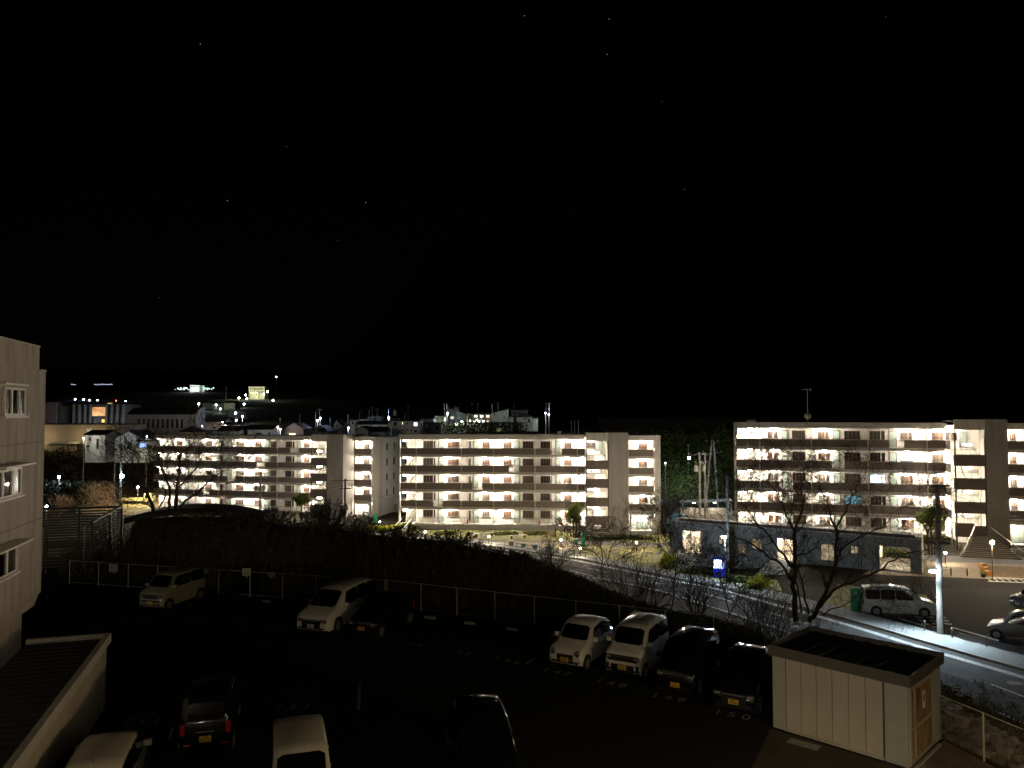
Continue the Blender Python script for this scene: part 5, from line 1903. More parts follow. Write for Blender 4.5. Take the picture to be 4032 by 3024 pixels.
roof_item(2202, 1700, 1714, 117, 0.45, 'roof_box', 'small equipment box on the roof of the middle block', M_fascia)
def wires(label, pts, sag=0.8, n=2):
    root = empty('overhead_wires', pts[0])
    tag(root, label, 'wires')
    for j in range(n):
        for i in range(len(pts) - 1):
            a, b = Vector(pts[i]) - Vector(pts[0]), Vector(pts[i + 1]) - Vector(pts[0])
            P = []
            for k in range(13):
                t = k / 12
                q = a.lerp(b, t)
                q.z -= sag * 4 * t * (1 - t) + j * 0.5
                q.x += j * 0.3
                P.append(q)
            MB().tube(P, 0.014, 4).build('wire', M_cblack, root)
wires('thin overhead wires crossing in front of the left and middle blocks', [at(1025, 1868, 112), at(1360, 1895, 100), at(1900, 1990, 84)], 0.9)
wires('thin overhead wires running from the pole behind the vending machine to the street pole', [at(2862, 1880, 76), at(3690, 1915, 47.6), at(4300, 1930, 36)], 1.0)
# rough stones set along the bank below the chain-link fence
_st = [MB().prism([(-0.24 + 0.05 * random.random(), -0.1), (0.22, -0.12 + 0.05 * random.random()), (0.25, 0.09), (0.05, 0.15), (-0.22, 0.12 - 0.05 * random.random())], 'z', -0.2, 0.10 + 0.03 * k).mesh('stone', mat('bank_stone_%d' % (k % 3), [(0.20, 0.165, 0.12), (0.14, 0.115, 0.085), (0.25, 0.21, 0.155)][k % 3], 0.9, 0.3, 4, bump=0.5)) for k in range(6)]
root = empty('stone_bank', (14.5, 22.0, tz(14.5, 22.0)))
tag(root, 'rough stone-faced bank falling from the chain-link fence to the street', 'bank')
for r_ in range(8):
    for k in range(30):
        t = k / 30.0
        yy = 15.5 + t * 15.0 + random.uniform(-0.08, 0.08) + (r_ % 2) * 0.25
        xx = 13.15 + 0.36 + max(0.0, (24.2 - yy)) * 0.29 + r_ * 0.46 + random.uniform(-0.05, 0.05)
        so_ = bpy.data.objects.new('stone', random.choice(_st))
        so_.location = (xx - 14.5, yy - 22.0, tz(xx, yy) - tz(14.5, 22.0) + random.uniform(-0.04, 0.03))
        so_.rotation_euler = (random.uniform(-0.2, 0.2), random.uniform(0.0, 0.4), math.radians(105) + random.uniform(-0.25, 0.25))
        so_.scale = (random.uniform(0.85, 1.15), random.uniform(0.9, 1.4), 1)
        link(so_, root)
for px in (2250, 2263, 2277):
    utility_pole(px, 150, 1655, {2250: 'left', 2263: 'middle', 2277: 'right'}[px] + ' of three thin poles behind the middle block roof', 0.10, ())

# street wear: patches and manhole covers
for i, (k_, a_) in enumerate(((14, -1.6), (34, -4.2), (52, -1.4), (70, -3.9))):
    x_, y_ = off(k_, a_)
    MB().tube([(x_, y_, tz(x_, y_) + 0.056), (x_, y_, tz(x_, y_) + 0.062)], 0.33, 16).build('manhole_cover', mat('cast_iron_cover', (0.10, 0.10, 0.10), 0.5, 0.3, 6, metal=0.5), road)
for (s0_, s1_, a_, b_) in ((9, 14, -5.2, -3.4), (27, 36, -2.4, -0.9), (44, 47, -5.3, -0.8), (60, 75, -4.6, -3.2)):
    strip('road_patch', a_, b_, 0.053, mat('fresh_asphalt_patch', (0.022, 0.022, 0.022), 0.9, 0.3, 3, spec=0.1), s0_, s1_, parent=road)

# ------------------------------------------------------------------ trees
def grow(mb, rng, p, d, L, r, lvl, kink=0.22, up=0.10, split=(2, 4), nmax=6, rmin=0.006):
    """one branch with its side branches"""
    n = 4 if lvl < 3 else 3
    pts = [p]
    q = Vector(p)
    dd = Vector(d)
    for i in range(n):
        dd = (dd + Vector(rng.normal(size=3)) * kink + Vector((0, 0, up))).normalized()
        q = q + dd * (L / n)
        pts.append(Vector(q))
    rad = [max(rmin, r * (1 - 0.55 * i / n)) for i in range(n + 1)]
    mb.tube(pts, rad, 5 if lvl < 2 else (4 if lvl < 3 else 3), cap=False)
    if lvl >= nmax:
        return
    k = int(rng.integers(split[0], split[1] + 1))
    for j in range(k):
        t = 0.35 + 0.65 * (j + rng.random()) / k
        f = min(n - 1e-3, t * n)
        i0 = int(f)
        b = pts[i0].lerp(pts[i0 + 1], f - i0)
        ax = (pts[i0 + 1] - pts[i0]).normalized()
        side = Vector(rng.normal(size=3))
        side = (side - ax * side.dot(ax)).normalized()
        nd = (ax * 0.75 + side * (0.55 + 0.35 * rng.random())).normalized()
        grow(mb, rng, b, nd, L * (0.58 + 0.22 * rng.random()), r * (0.5 + 0.1 * rng.random()), lvl + 1, kink, up, split, nmax, rmin)
    grow(mb, rng, pts[-1], dd, L * 0.65, r * 0.45, lvl + 1, kink, up, split, nmax, rmin)

def bare_tree(label, limbs, d, base, seed, twig=3, tl=1.0, rmin=0.007, per=7, zb=None, group=None, name='bare_tree', sp=(1, 3)):
    """limbs: list of (polyline in photo px, depth offsets, r0, r1)"""
    rng = np.random.default_rng(seed)
    b0 = at(base[0], base[1], d)
    root = empty(name, (b0.x, d, zb if zb is not None else tz(b0.x, d)))
    tag(root, label, 'tree', group)
    O = root.location.copy()
    trunk = MB()
    for li, (pl, dof, r0, r1) in enumerate(limbs):
        r0, r1 = r0 * 0.70, r1 * 0.75
        pts = []
        n = len(pl)
        for i, (px, py) in enumerate(pl):
            t = i / (n - 1)
            pts.append(at(px, py, d + dof * t) - O)
        # denser, slightly wandering
        P = []
        for i in range(n - 1):
            for k in range(3):
                t = k / 3
                q = pts[i].lerp(pts[i + 1], t)
                if k:
                    q += Vector(rng.normal(size=3)) * 0.05 * (pts[i + 1] - pts[i]).length
                P.append(q)
        P.append(pts[-1])
        m = len(P)
        R = [r0 + (r1 - r0) * i / (m - 1) for i in range(m)]
        lm = trunk if li == 0 else MB()
        lm.tube(P, R, 8, cap=False)
        tw = MB()
        tot = m
        cnt = per + int(m * 0.6)
        for j in range(cnt):
            f = (0.25 + 0.75 * (j + rng.random()) / cnt) * (m - 1)
            f = min(f, m - 1 - 1e-3)
            i0 = int(f)
            q = P[i0].lerp(P[i0 + 1], f - i0)
            ax = (P[i0 + 1] - P[i0]).normalized()
            side = Vector((rng.normal(), rng.normal() * 0.8, rng.normal() + 0.25))
            side = (side - ax * side.dot(ax)).normalized()
            nd = (ax * 0.7 + side * 0.8).normalized()
            rr = R[i0] * 0.42
            grow(tw, rng, q, nd, tl * (0.55 + 0.75 * rng.random()), max(rr, rmin * 1.6), 1, 0.26, 0.06, sp, 1 + twig, rmin)
        grow(tw, rng, P[-1], (P[-1] - P[-2]).normalized(), tl, r1, 1, 0.24, 0.06, (2, 3), 1 + twig, rmin)
        if li:
            lm.build('limb', M_bark, root, smooth=True)
        t_ = tw.build('twigs', M_twig, root)
        t_['kind'] = 'stuff'
    trunk.build('trunk', M_bark, root, smooth=True)
    return root

def Z4(pts, ox=2800, oy=1500, s=1.795):
    return [(ox + x / s, oy + y / s) for x, y in pts]
def Z26(pts, ox=2600, oy=2000, s=3.318):
    return [(ox + x / s, oy + y / s) for x, y in pts]
def Z1(pts, ox=0, oy=1300, s=2.011):
    return [(ox + x / s, oy + y / s) for x, y in pts]

bare_tree('large bare spreading tree in front of the right block, rising behind the shed', [
    (Z4([(600, 1700), (590, 1560), (588, 1400), (590, 1200), (600, 1050), (640, 930), (650, 840), (640, 760)]), 0.6, 0.20, 0.035),
    (Z4([(690, 1700), (740, 1640), (800, 1520), (850, 1400), (880, 1250), (885, 1050), (840, 930), (790, 800), (750, 700)]), -0.8, 0.17, 0.03),
    (Z4([(885, 1070), (930, 950), (985, 860), (1020, 760), (1060, 690)]), 0.9, 0.08, 0.022),
    (Z4([(870, 1260), (950, 1160), (1090, 1075), (1200, 1040), (1340, 900)]), -0.5, 0.085, 0.02),
    (Z4([(770, 1600), (860, 1480), (1000, 1425), (1160, 1350), (1300, 1265), (1400, 1215), (1560, 1165)]), 1.2, 0.11, 0.018),
    (Z4([(592, 1430), (500, 1300), (380, 1215), (250, 1130), (100, 1060), (10, 1000)]), 1.5, 0.10, 0.018),
    (Z4([(590, 1330), (480, 1200), (400, 1080), (310, 990), (250, 900), (180, 850)]), -1.5, 0.085, 0.018),
    (Z4([(592, 1150), (560, 1000), (500, 860), (440, 760), (390, 700)]), 1.0, 0.085, 0.02),
    (Z4([(500, 860), (430, 850), (370, 800), (330, 760)]), 0.5, 0.04, 0.015),
    (Z4([(1340, 900), (1420, 870), (1480, 900)]), 0.3, 0.02, 0.012),
    (Z4([(640, 1640), (610, 1440), (520, 1330), (440, 1390), (330, 1450), (200, 1500)]), -1.2, 0.06, 0.015),
    (Z4([(690, 1650), (660, 1500), (640, 1400), (600, 1290), (560, 1180), (500, 1110)]), 0.8, 0.08, 0.02),
    (Z4([(790, 1660), (900, 1600), (1000, 1540), (1080, 1520), (1180, 1500)]), 0.5, 0.05, 0.015),
], 36.5, (3190, 2470), 11, twig=4, tl=1.15, rmin=0.0058, per=4, sp=(1, 2))

bare_tree('small bare forked tree in front of the vending machine', [
    (Z26([(900, 1420), (885, 1300), (840, 1080), (790, 940), (700, 800), (640, 720)]), 0.4, 0.06, 0.015),
    (Z26([(900, 1400), (960, 1290), (1020, 1130), (1080, 1010), (1140, 900)]), -0.4, 0.04, 0.012),
    (Z26([(840, 1080), (880, 960), (960, 840), (1000, 700)]), 0.3, 0.03, 0.012),
], 40.0, (2870, 2440), 21, twig=3, tl=0.75, rmin=0.008, per=5)
bare_tree('thin bare tree left of the passage stairs', [
    (Z26([(150, 1480), (160, 1250), (195, 880), (180, 740), (110, 560), (40, 430)]), 0.4, 0.06, 0.012),
    (Z26([(192, 900), (200, 620), (190, 420), (240, 250)]), -0.4, 0.035, 0.012),
    (Z26([(350, 1300), (375, 1050), (400, 880), (440, 760), (520, 700)]), 0.5, 0.035, 0.01),
    (Z26([(195, 880), (280, 780), (420, 690), (560, 700)]), 0.4, 0.03, 0.01),
], 42.0, (2650, 2446), 22, twig=3, tl=0.8, rmin=0.008, per=5)
bare_tree('low bare shrub tree left of the passage, over the street', [
    ([(2370, 2270), (2372, 2215), (2365, 2150), (2330, 2110), (2290, 2090)], 0.4, 0.05, 0.012),
    ([(2371, 2240), (2400, 2170), (2440, 2110), (2450, 2075)], -0.4, 0.04, 0.012),
    ([(2372, 2215), (2340, 2175), (2260, 2140), (2225, 2120)], 0.3, 0.03, 0.01),
    ([(2374, 2250), (2440, 2200), (2500, 2160), (2560, 2110)], 0.3, 0.03, 0.01),
], 46.0, (2370, 2290), 23, twig=3, tl=0.8, rmin=0.008, per=6)
bare_tree('warm-lit bare young tree at the corner of the middle block', [
    ([(2590, 2130), (2592, 2080), (2605, 2030), (2612, 1985)], 0.3, 0.06, 0.02),
    ([(2592, 2080), (2570, 2040), (2560, 2000)], 0.3, 0.04, 0.015),
    ([(2594, 2100), (2630, 2050), (2645, 2005)], -0.3, 0.04, 0.015),
], 96.0, (2590, 2130), 24, twig=3, tl=1.2, rmin=0.015, per=6)

bare_tree('bare spreading tree in front of the far left block', [
    (Z1([(1395, 1420), (1395, 1330), (1400, 1250), (1415, 1150), (1420, 1050), (1440, 970), (1500, 920)]), 0.8, 0.22, 0.05),
    (Z1([(1215, 1440), (1195, 1360), (1150, 1250), (1110, 1170), (1080, 1120), (1020, 1080), (990, 1030)]), -0.8, 0.20, 0.04),
    (Z1([(1340, 1420), (1345, 1330), (1340, 1230), (1290, 1130), (1260, 1050), (1250, 980)]), 0.8, 0.15, 0.04),
    (Z1([(1420, 1410), (1500, 1330), (1570, 1290), (1650, 1200), (1730, 1140), (1820, 1090)]), 1.2, 0.15, 0.035),
    (Z1([(1260, 1410), (1300, 1340), (1310, 1270), (1230, 1180), (1200, 1100)]), -0.8, 0.09, 0.03),
    (Z1([(1405, 1240), (1500, 1160), (1560, 1080), (1600, 1000), (1640, 960)]), -0.8, 0.10, 0.03),
    (Z1([(1220, 1430), (1180, 1390), (1120, 1370), (1060, 1350)]), -0.5, 0.05, 0.02),
], 58.0, (690, 2010), 31, twig=4, tl=1.5, rmin=0.009, per=5, zb=0.8, sp=(1, 2))

def leafy(label, px, pyb, pyt, pyc, wpx, d, m, seed, n=2600, leaf=0.10, cat='tree', name='leafy_tree', trunks=1, dens=1.0):
    """trunk(s) and a crown of leaf clusters: crown spans pyt..pyc"""
    rng = np.random.default_rng(seed)
    b = at(px, pyb, d)
    z0 = tz(b.x, d)
    root = empty(name, (b.x, d, z0))
    tag(root, label, cat)
    top, bot = at(px, pyt, d).z - z0, at(px, pyc, d).z - z0
    w = wpx / FPX * d / 2
    for k in range(trunks):
        dx = (k - (trunks - 1) / 2) * 0.5
        mb = MB().tube([(dx * 0.5, 0, -0.2), (dx * 0.8, 0.05, bot * 0.6), (dx, 0, (top + bot) / 2)], [0.09, 0.07, 0.04], 7)
        for j in range(6):
            a = rng.random() * 6.28
            mb.tube([(dx * 0.8, 0.05, bot * 0.8 + 0.1 * j), (dx + math.cos(a) * w * 0.6, math.sin(a) * w * 0.6, (top + bot) / 2 + (rng.random() - 0.3) * (top - bot) * 0.6)], [0.035, 0.012], 5)
        mb.build('trunk', M_bark, root)
    K = 26
    cl = []
    for k in range(K):
        v = rng.normal(size=3)
        v /= np.linalg.norm(v)
        rr = 0.55 + 0.45 * rng.random()
        cl.append([v[0] * w * rr * 0.85, v[1] * w * rr * 0.85, (top + bot) / 2 + v[2] * (top - bot) / 2 * rr * 0.9])
    cl = np.array(cl)
    idx = rng.integers(0, K, n)
    c = cl[idx] + rng.normal(size=(n, 3)) * np.array([w, w, (top - bot) / 2]) * 0.17
    o = quads_obj('crown', c, leaf, m, root, seed=seed)
    return root
leafy('small round leafy tree against the far left block', 1186, 2010, 1942, 1988, 68, 118, M_leaf, 41, leaf=0.16, n=1800)
leafy('leafy young tree beside the middle block stairs', 2264, 2096, 1980, 2066, 66, 106, M_leaf, 42, leaf=0.13, n=2200, trunks=2)
leafy('leafy tree left of the right block stair tower, half behind the tall pole', 3668, 2110, 1996, 2095, 108, 84, M_leaf, 43, leaf=0.11, n=3200, trunks=3)

def hedge(label, px, py, L, W, Hh, rz, m, seed, n=2400, leaf=0.07, d=None, dome=True, cat='hedge', name='hedge', z=None):
    q = hit(px, py) if d is None else at(px, py, d)
    z0 = tz(q.x, q.y) if z is None else z
    root = empty(name, (q.x, q.y, z0), rz)
    tag(root, label, cat)
    rng = np.random.default_rng(seed)
    u = rng.random((n, 3)) * 2 - 1
    h = Hh * (0.75 + 0.25 * np.sin(u[:, 0] * 5 + seed) * np.cos(u[:, 1] * 3))
    prof = np.sqrt(np.clip(1 - (u[:, 1] ** 2) * (0.9 if dome else 0.3), 0, 1)) * np.sqrt(np.clip(1 - np.abs(u[:, 0]) ** 4 * 0.8, 0, 1))
    zz = h * prof * (1 - 0.35 * rng.random(n) ** 2)
    c = np.stack([u[:, 0] * L / 2, u[:, 1] * W / 2, zz], 1) + rng.normal(size=(n, 3)) * 0.04
    quads_obj('foliage', c, leaf, m, root, seed=seed)
    MB().box(-L * 0.42, L * 0.42, -W * 0.3, W * 0.3, 0, Hh * 0.55).build('stems', M_leafdk, root)
    return root
hedge('yellow-green clipped bush between the passage stairs and the verge', 2985, 2318, 3.4, 1.6, 1.3, 1.0, M_leaflt, 51, d=None)
hedge('green bush strip under the small windows of the shop', 2935, 2296, 4.0, 1.2, 0.6, -0.5, M_leaf, 52)
hedge('low green bush beside the vending machine', 2760, 2262, 4.0, 1.2, 0.7, -0.5, M_leaf, 53)
hedge('yellow-green bush at the left end of the shop wall', 2632, 2240, 1.4, 1.6, 1.9, 0.3, M_leaflt, 54)
hedge('sloping yellow-green hedge under the gable wall of the left block', 1530, 2052, 9.0, 1.8, 1.1, 0.5, M_leaflt, 55, n=4200, leaf=0.1, d=116)
hedge('dark hedge on the terrace left of the wide stairs', 3640, 2136, 6.5, 2.0, 1.3, -0.3, leafmat('leaf_hedge', (0.10, 0.11, 0.035)), 56, n=3600, leaf=0.08)
hedge('long low hedge under the middle block railing', 1920, 2082, 26.0, 1.6, 0.5, -0.07, M_leaf, 57, n=6500, leaf=0.09)
hedge('low hedge right of the green sign, before the middle block wing', 2440, 2124, 9.0, 1.6, 0.7, -0.05, MATS['leaf_hedge'], 58, n=3600, leaf=0.09)
hedge('grass bank seen through the wide passage of the shop', 3510, 2170, 5.0, 1.6, 0.9, -0.4, M_leaf, 59, n=2600, leaf=0.08, d=79, cat='bush', name='bush', z=-4.6)
for i, (x, w) in enumerate(((1750, 3.0), (1990, 3.6), (2110, 3.0))):
    hedge(['low clipped shrub bed at the left end of the lawn', 'low clipped shrub bed between the two lawn benches', 'low clipped shrub bed left of the picnic tables'][i], x, 2104, w, 2.4, 0.45, 0.3, (MATS.get('leaf_bed') or leafmat('leaf_bed', (0.14, 0.14, 0.045))), 70 + i, n=1600, leaf=0.08, cat='shrub', name='shrub_bed')

# dry, warm-lit shrubs by the far yard
def dry_shrub(label, px, py, w, h, d, seed, m=None, dense=70, rm=0.018):
    rng = np.random.default_rng(seed)
    q = at(px, py, d)
    root = empty('bare_shrub', (q.x, d, tz(q.x, d)))
    tag(root, label, 'shrub')
    mb = MB()
    for k in range(dense):
        a = rng.random() * 6.28
        sp = rng.random()
        grow(mb, rng, Vector((math.cos(a) * w * 0.12, math.sin(a) * w * 0.12, 0)), Vector((math.cos(a) * sp, math.sin(a) * sp, 1.0)).normalized(), h * 0.55, 0.03, 2, 0.2, 0.05, (2, 3), 4, rm)
    o = mb.build('branches', m or mat('pale_twig', (0.34, 0.22, 0.13), 0.9, 0.2, 6), root)
    return root
for i_, (px_, d_, pyt_, w_, lab_) in enumerate(((2480, 43, 2190, 130, 'low bare bush on the bank left of the thin bare tree'), (2560, 41, 2250, 120, 'bare bush on the bank in front of the passage stairs'), (2745, 40, 2270, 150, 'bare bush on the bank between the thin and the forked tree'), (2990, 39, 2330, 150, 'bare bush on the bank left of the large spreading tree'), (3090, 37, 2400, 120, 'small bare bush at the foot of the large spreading tree'), (2180, 43, 2150, 110, 'bare bush on the bank above the street bins'))):
    x_ = (px_ - 2016) / FPX * d_
    hh = at(px_, pyt_, d_).z - tz(x_, d_)
    dry_shrub(lab_, px_, 2300, w_ / FPX * d_, hh * 1.25, d_, 160 + i_, M_twig, 16, 0.007)
dry_shrub('wide pale bare shrub left of the tall pale pole', 395, 1985, 7.0, 5.0, 140, 61, dense=46)
dry_shrub('small pale bare shrub behind the slatted enclosure', 222, 1988, 4.0, 3.6, 132, 62, dense=30)

# dark spiky bushes on the bank, silhouetted against the blocks
def spiky(label, px, d, pyt, wpx, seed, shoots=40, m=M_leafdk):
    rng = np.random.default_rng(seed)
    x = (px - 2016) / FPX * d
    z0 = tz(x, d)
    root = empty('evergreen_bush', (x, d, z0))
    tag(root, label, 'bush')
    top = at(px, pyt, d).z - z0
    w = wpx / FPX * d / 2
    mb = MB()
    cen = []
    for k in range(shoots):
        a = rng.random() * 6.28
        r_ = rng.random() ** 0.6
        b = Vector((math.cos(a) * w * r_ * 0.5, math.sin(a) * w * r_ * 0.5, 0))
        e = Vector((math.cos(a) * w * r_, math.sin(a) * w * r_, top * (1 - 0.55 * r_ ** 1.5) * (0.75 + 0.25 * rng.random())))
        mid = b.lerp(e, 0.55) + Vector(rng.normal(size=3)) * 0.1
        mid.x += (e.x - b.x) * 0.15
        mb.tube([b, mid, e], [0.03, 0.018, 0.006], 4, cap=False)
        n = int(34 * (e - b).length)
        for j in range(n):
            t = 0.30 + 0.70 * rng.random()
            p = b.lerp(mid, t / 0.55) if t < 0.55 else mid.lerp(e, (t - 0.55) / 0.45)
            th = 0.16 * (1.15 - t)
            cen.append([p.x + rng.normal() * th, p.y + rng.normal() * th, p.z + rng.normal() * th])
    mb.build('stems', M_bark, root)
    quads_obj('foliage', cen, 0.075, m, root, seed=seed, aspect=0.35)
spiky('large dark evergreen bush in front of the crossarm pole', 1290, 47, 1940, 230, 81, 70)
spiky('dark bush left of the largest bush, tips against the left block', 1075, 48, 1985, 190, 82, 44)
spiky('dark bush right of the crossarm pole, in front of the entrance', 1440, 47, 2010, 130, 83, 36)
spiky('dark bush in front of the lawn, right of the bank', 1600, 46, 2050, 160, 84, 34)
spiky('dark bush over the garden path, middle of the bank', 1790, 45, 2075, 190, 85, 36)
spiky('small dark bush at the end of the low canopy roof', 960, 49, 2020, 150, 86, 30)
spiky('dark bush just behind the street railing', 2066, 42, 2160, 60, 87, 20)

# undergrowth on the bank
def undergrowth():
    rng = np.random.default_rng(91)
    N = 38000
    x = rng.uniform(-30, 24, N)
    y = rng.uniform(22, 62, N)
    x[26000:] = rng.uniform(0, 20, N - 26000)
    y[26000:] = rng.uniform(30, 52, N - 26000)
    s_ = fence_dist(x, y)
    px = x / y * FPX + 2016
    k = (s_ > 0.8) & (s_ < 11) & (px > 250) & (px < 4300) & (rng.random(N) < np.clip(1.35 - s_ / 9, 0.2, 1))
    k &= ~((px > 3640) & (s_ < 4.4))
    x, y, s_, px = x[k], y[k], s_[k], px[k]
    z = TZ(x, y)
    sil = np.interp(px, SIL_X, SIL_Y)
    zt = 10 - (sil - 1628) * y / FPX
    hmax = np.clip(zt - z, 0.25, 3.3)
    h = hmax * rng.uniform(0.35, 1.0, len(x))
    # gentle wander so the outline is uneven
    h *= 0.75 + 0.30 * np.sin(px * 0.021) * np.sin(px * 0.0073 + 1.0) + 0.1 * np.sin(px * 0.11)
    h = np.clip(h, 0.2, 3.4)
    n = len(x)
    leanx, leany = rng.normal(size=n) * 0.22 * h, rng.normal(size=n) * 0.22 * h
    w = rng.uniform(0.008, 0.018, n)
    a = rng.uniform(0, math.pi, n)
    dx, dy = np.cos(a) * w, np.sin(a) * w
    p0 = np.stack([x - dx, y - dy, z], 1)
    p1 = np.stack([x + dx, y + dy, z], 1)
    m0 = np.stack([x + dx + leanx * .35, y + dy + leany * .35, z + h * .55], 1)
    m1 = np.stack([x - dx + leanx * .35, y - dy + leany * .35, z + h * .55], 1)
    t0 = np.stack([x + dx * .4 + leanx, y + dy * .4 + leany, z + h], 1)
    t1 = np.stack([x - dx * .4 + leanx, y - dy * .4 + leany, z + h], 1)
    v = np.stack([p0, p1, m0, m1, t0, t1], 1).reshape(-1, 3)
    b = np.arange(n)[:, None] * 6
    f = np.concatenate([b + [0, 1, 2, 3], b + [3, 2, 4, 5]], 1).reshape(-1, 4)
    me = bpy.data.meshes.new('undergrowth')
    me.from_pydata(v.tolist(), [], f.tolist())
    me.materials.append(M_dry)
    o = bpy.data.objects.new('undergrowth', me)
    link(o)
    tag(o, 'dense dry undergrowth covering the dark bank behind the car park fence', 'undergrowth', kind='stuff')
    # leaves among the stalks
    idx = rng.integers(0, n, 80000)
    t = rng.uniform(0.15, 0.92, len(idx))
    c = np.stack([x[idx] + leanx[idx] * t, y[idx] + leany[idx] * t, z[idx] + h[idx] * t], 1) + rng.normal(size=(len(idx), 3)) * 0.09
    o2 = quads_obj('leaves', c, 0.05, mat('bank_leaf', (0.085, 0.078, 0.030), 0.8, 0.5, 2), o, seed=92)
    o2['kind'] = 'stuff'
undergrowth()

# scrub slope between the blocks, and dark wood on the left slope
def scrub(name, label, n, fx, size, m, seed):
    rng = np.random.default_rng(seed)
    c = fx(rng, n)
    o = quads_obj(name, c, size, m, None, seed=seed)
    tag(o, label, 'scrub', kind='stuff')
def f1(rng, n):
    x = rng.uniform(24, 52, n)
    t = rng.random(n)
    y = 150 + t * 22
    z = -8 + t * 12 + rng.random(n) * 2.6 * (1 + 0.5 * np.sin(x * 0.9) * np.sin(x * 0.37))
    return np.stack([x, y, z], 1)
g_ = grid_sheet('slope', np.linspace(20, 60, 12), np.linspace(146, 180, 8), lambda X, Y: -8.6 + (Y - 148) * 0.55, M_soil)
tag(g_, kind='structure')
scrub('slope_scrub', 'dense green scrub on the slope above the pale road barrier', 15000, f1, 0.30, M_leaf, 93)
def f2(rng, n):
    x = rng.uniform(-120, -62, n)
    t = rng.random(n)
    y = 166 + t * 30
    z = TZ(x, y) + rng.random(n) * 3.6 * (0.7 + 0.4 * np.sin(x * 0.5))
    return np.stack([x, y, z], 1)
scrub('slope_wood', 'dark reddish bare wood on the slope left of the far left block', 16000, f2, 0.32, mat('dark_reddish_wood', (0.035, 0.020, 0.016), 0.9, 0.3, 1), 94)
def f3(rng, n):
    x = rng.uniform(-125, -80, n)
    y = rng.uniform(146, 152, n)
    z = TZ(x, y) + rng.random(n) * 4.2
    return np.stack([x, y, z], 1)
scrub('dark_hedge_row', 'dark tall hedge row behind the pale bare shrubs', 7000, f3, 0.3, M_leafdk, 95)
def f4(rng, n):
    k = rng.integers(0, 9, n)
    cx = np.linspace(-24, 2, 9)[k]
    x = cx + rng.normal(size=n) * 1.3
    y = 215 + rng.normal(size=n) * 2
    z = 3.6 + rng.random(n) * 4.0
    return np.stack([x, y, z], 1)
scrub('garden_wood', 'olive shrubs on the bank below the right-hand hill houses', 5000, f4, 0.28, mat('olive_leaf', (0.06, 0.065, 0.03), 0.8, 0.3, 1), 96)

# ------------------------------------------------------------------ hill town
M_dkroof = mat('dark_roof_tile', (0.030, 0.030, 0.032), 0.7, 0.2, 2)
M_rdroof = mat('dull_red_roof', (0.075, 0.035, 0.030), 0.7, 0.2, 2)
HW = {
    'white': mat('white_siding', (0.55, 0.56, 0.53), 0.8, 0.06, 1),
    'grey': mat('grey_siding', (0.26, 0.26, 0.25), 0.8, 0.08, 1),
    'dark': mat('dark_siding', (0.075, 0.075, 0.08), 0.8, 0.1, 1),
    'cream': mat('cream_siding', (0.55, 0.50, 0.34), 0.8, 0.06, 1),
    'brown': mat('brown_siding', (0.20, 0.15, 0.12), 0.8, 0.08, 1),
    'orange': mat('tan_siding', (0.50, 0.35, 0.22), 0.8, 0.06, 1),
}
M_wwarm = emis('window_warm', (1.0, 0.70, 0.36), 3.2)
M_wwhite = emis('window_white', (0.9, 1.0, 0.95), 2.6)
M_wpink = emis('window_dim', (1.0, 0.75, 0.6), 1.0)
M_wdark = mat('house_dark_glass', (0.03, 0.035, 0.04), 0.2, 0.2, 3)

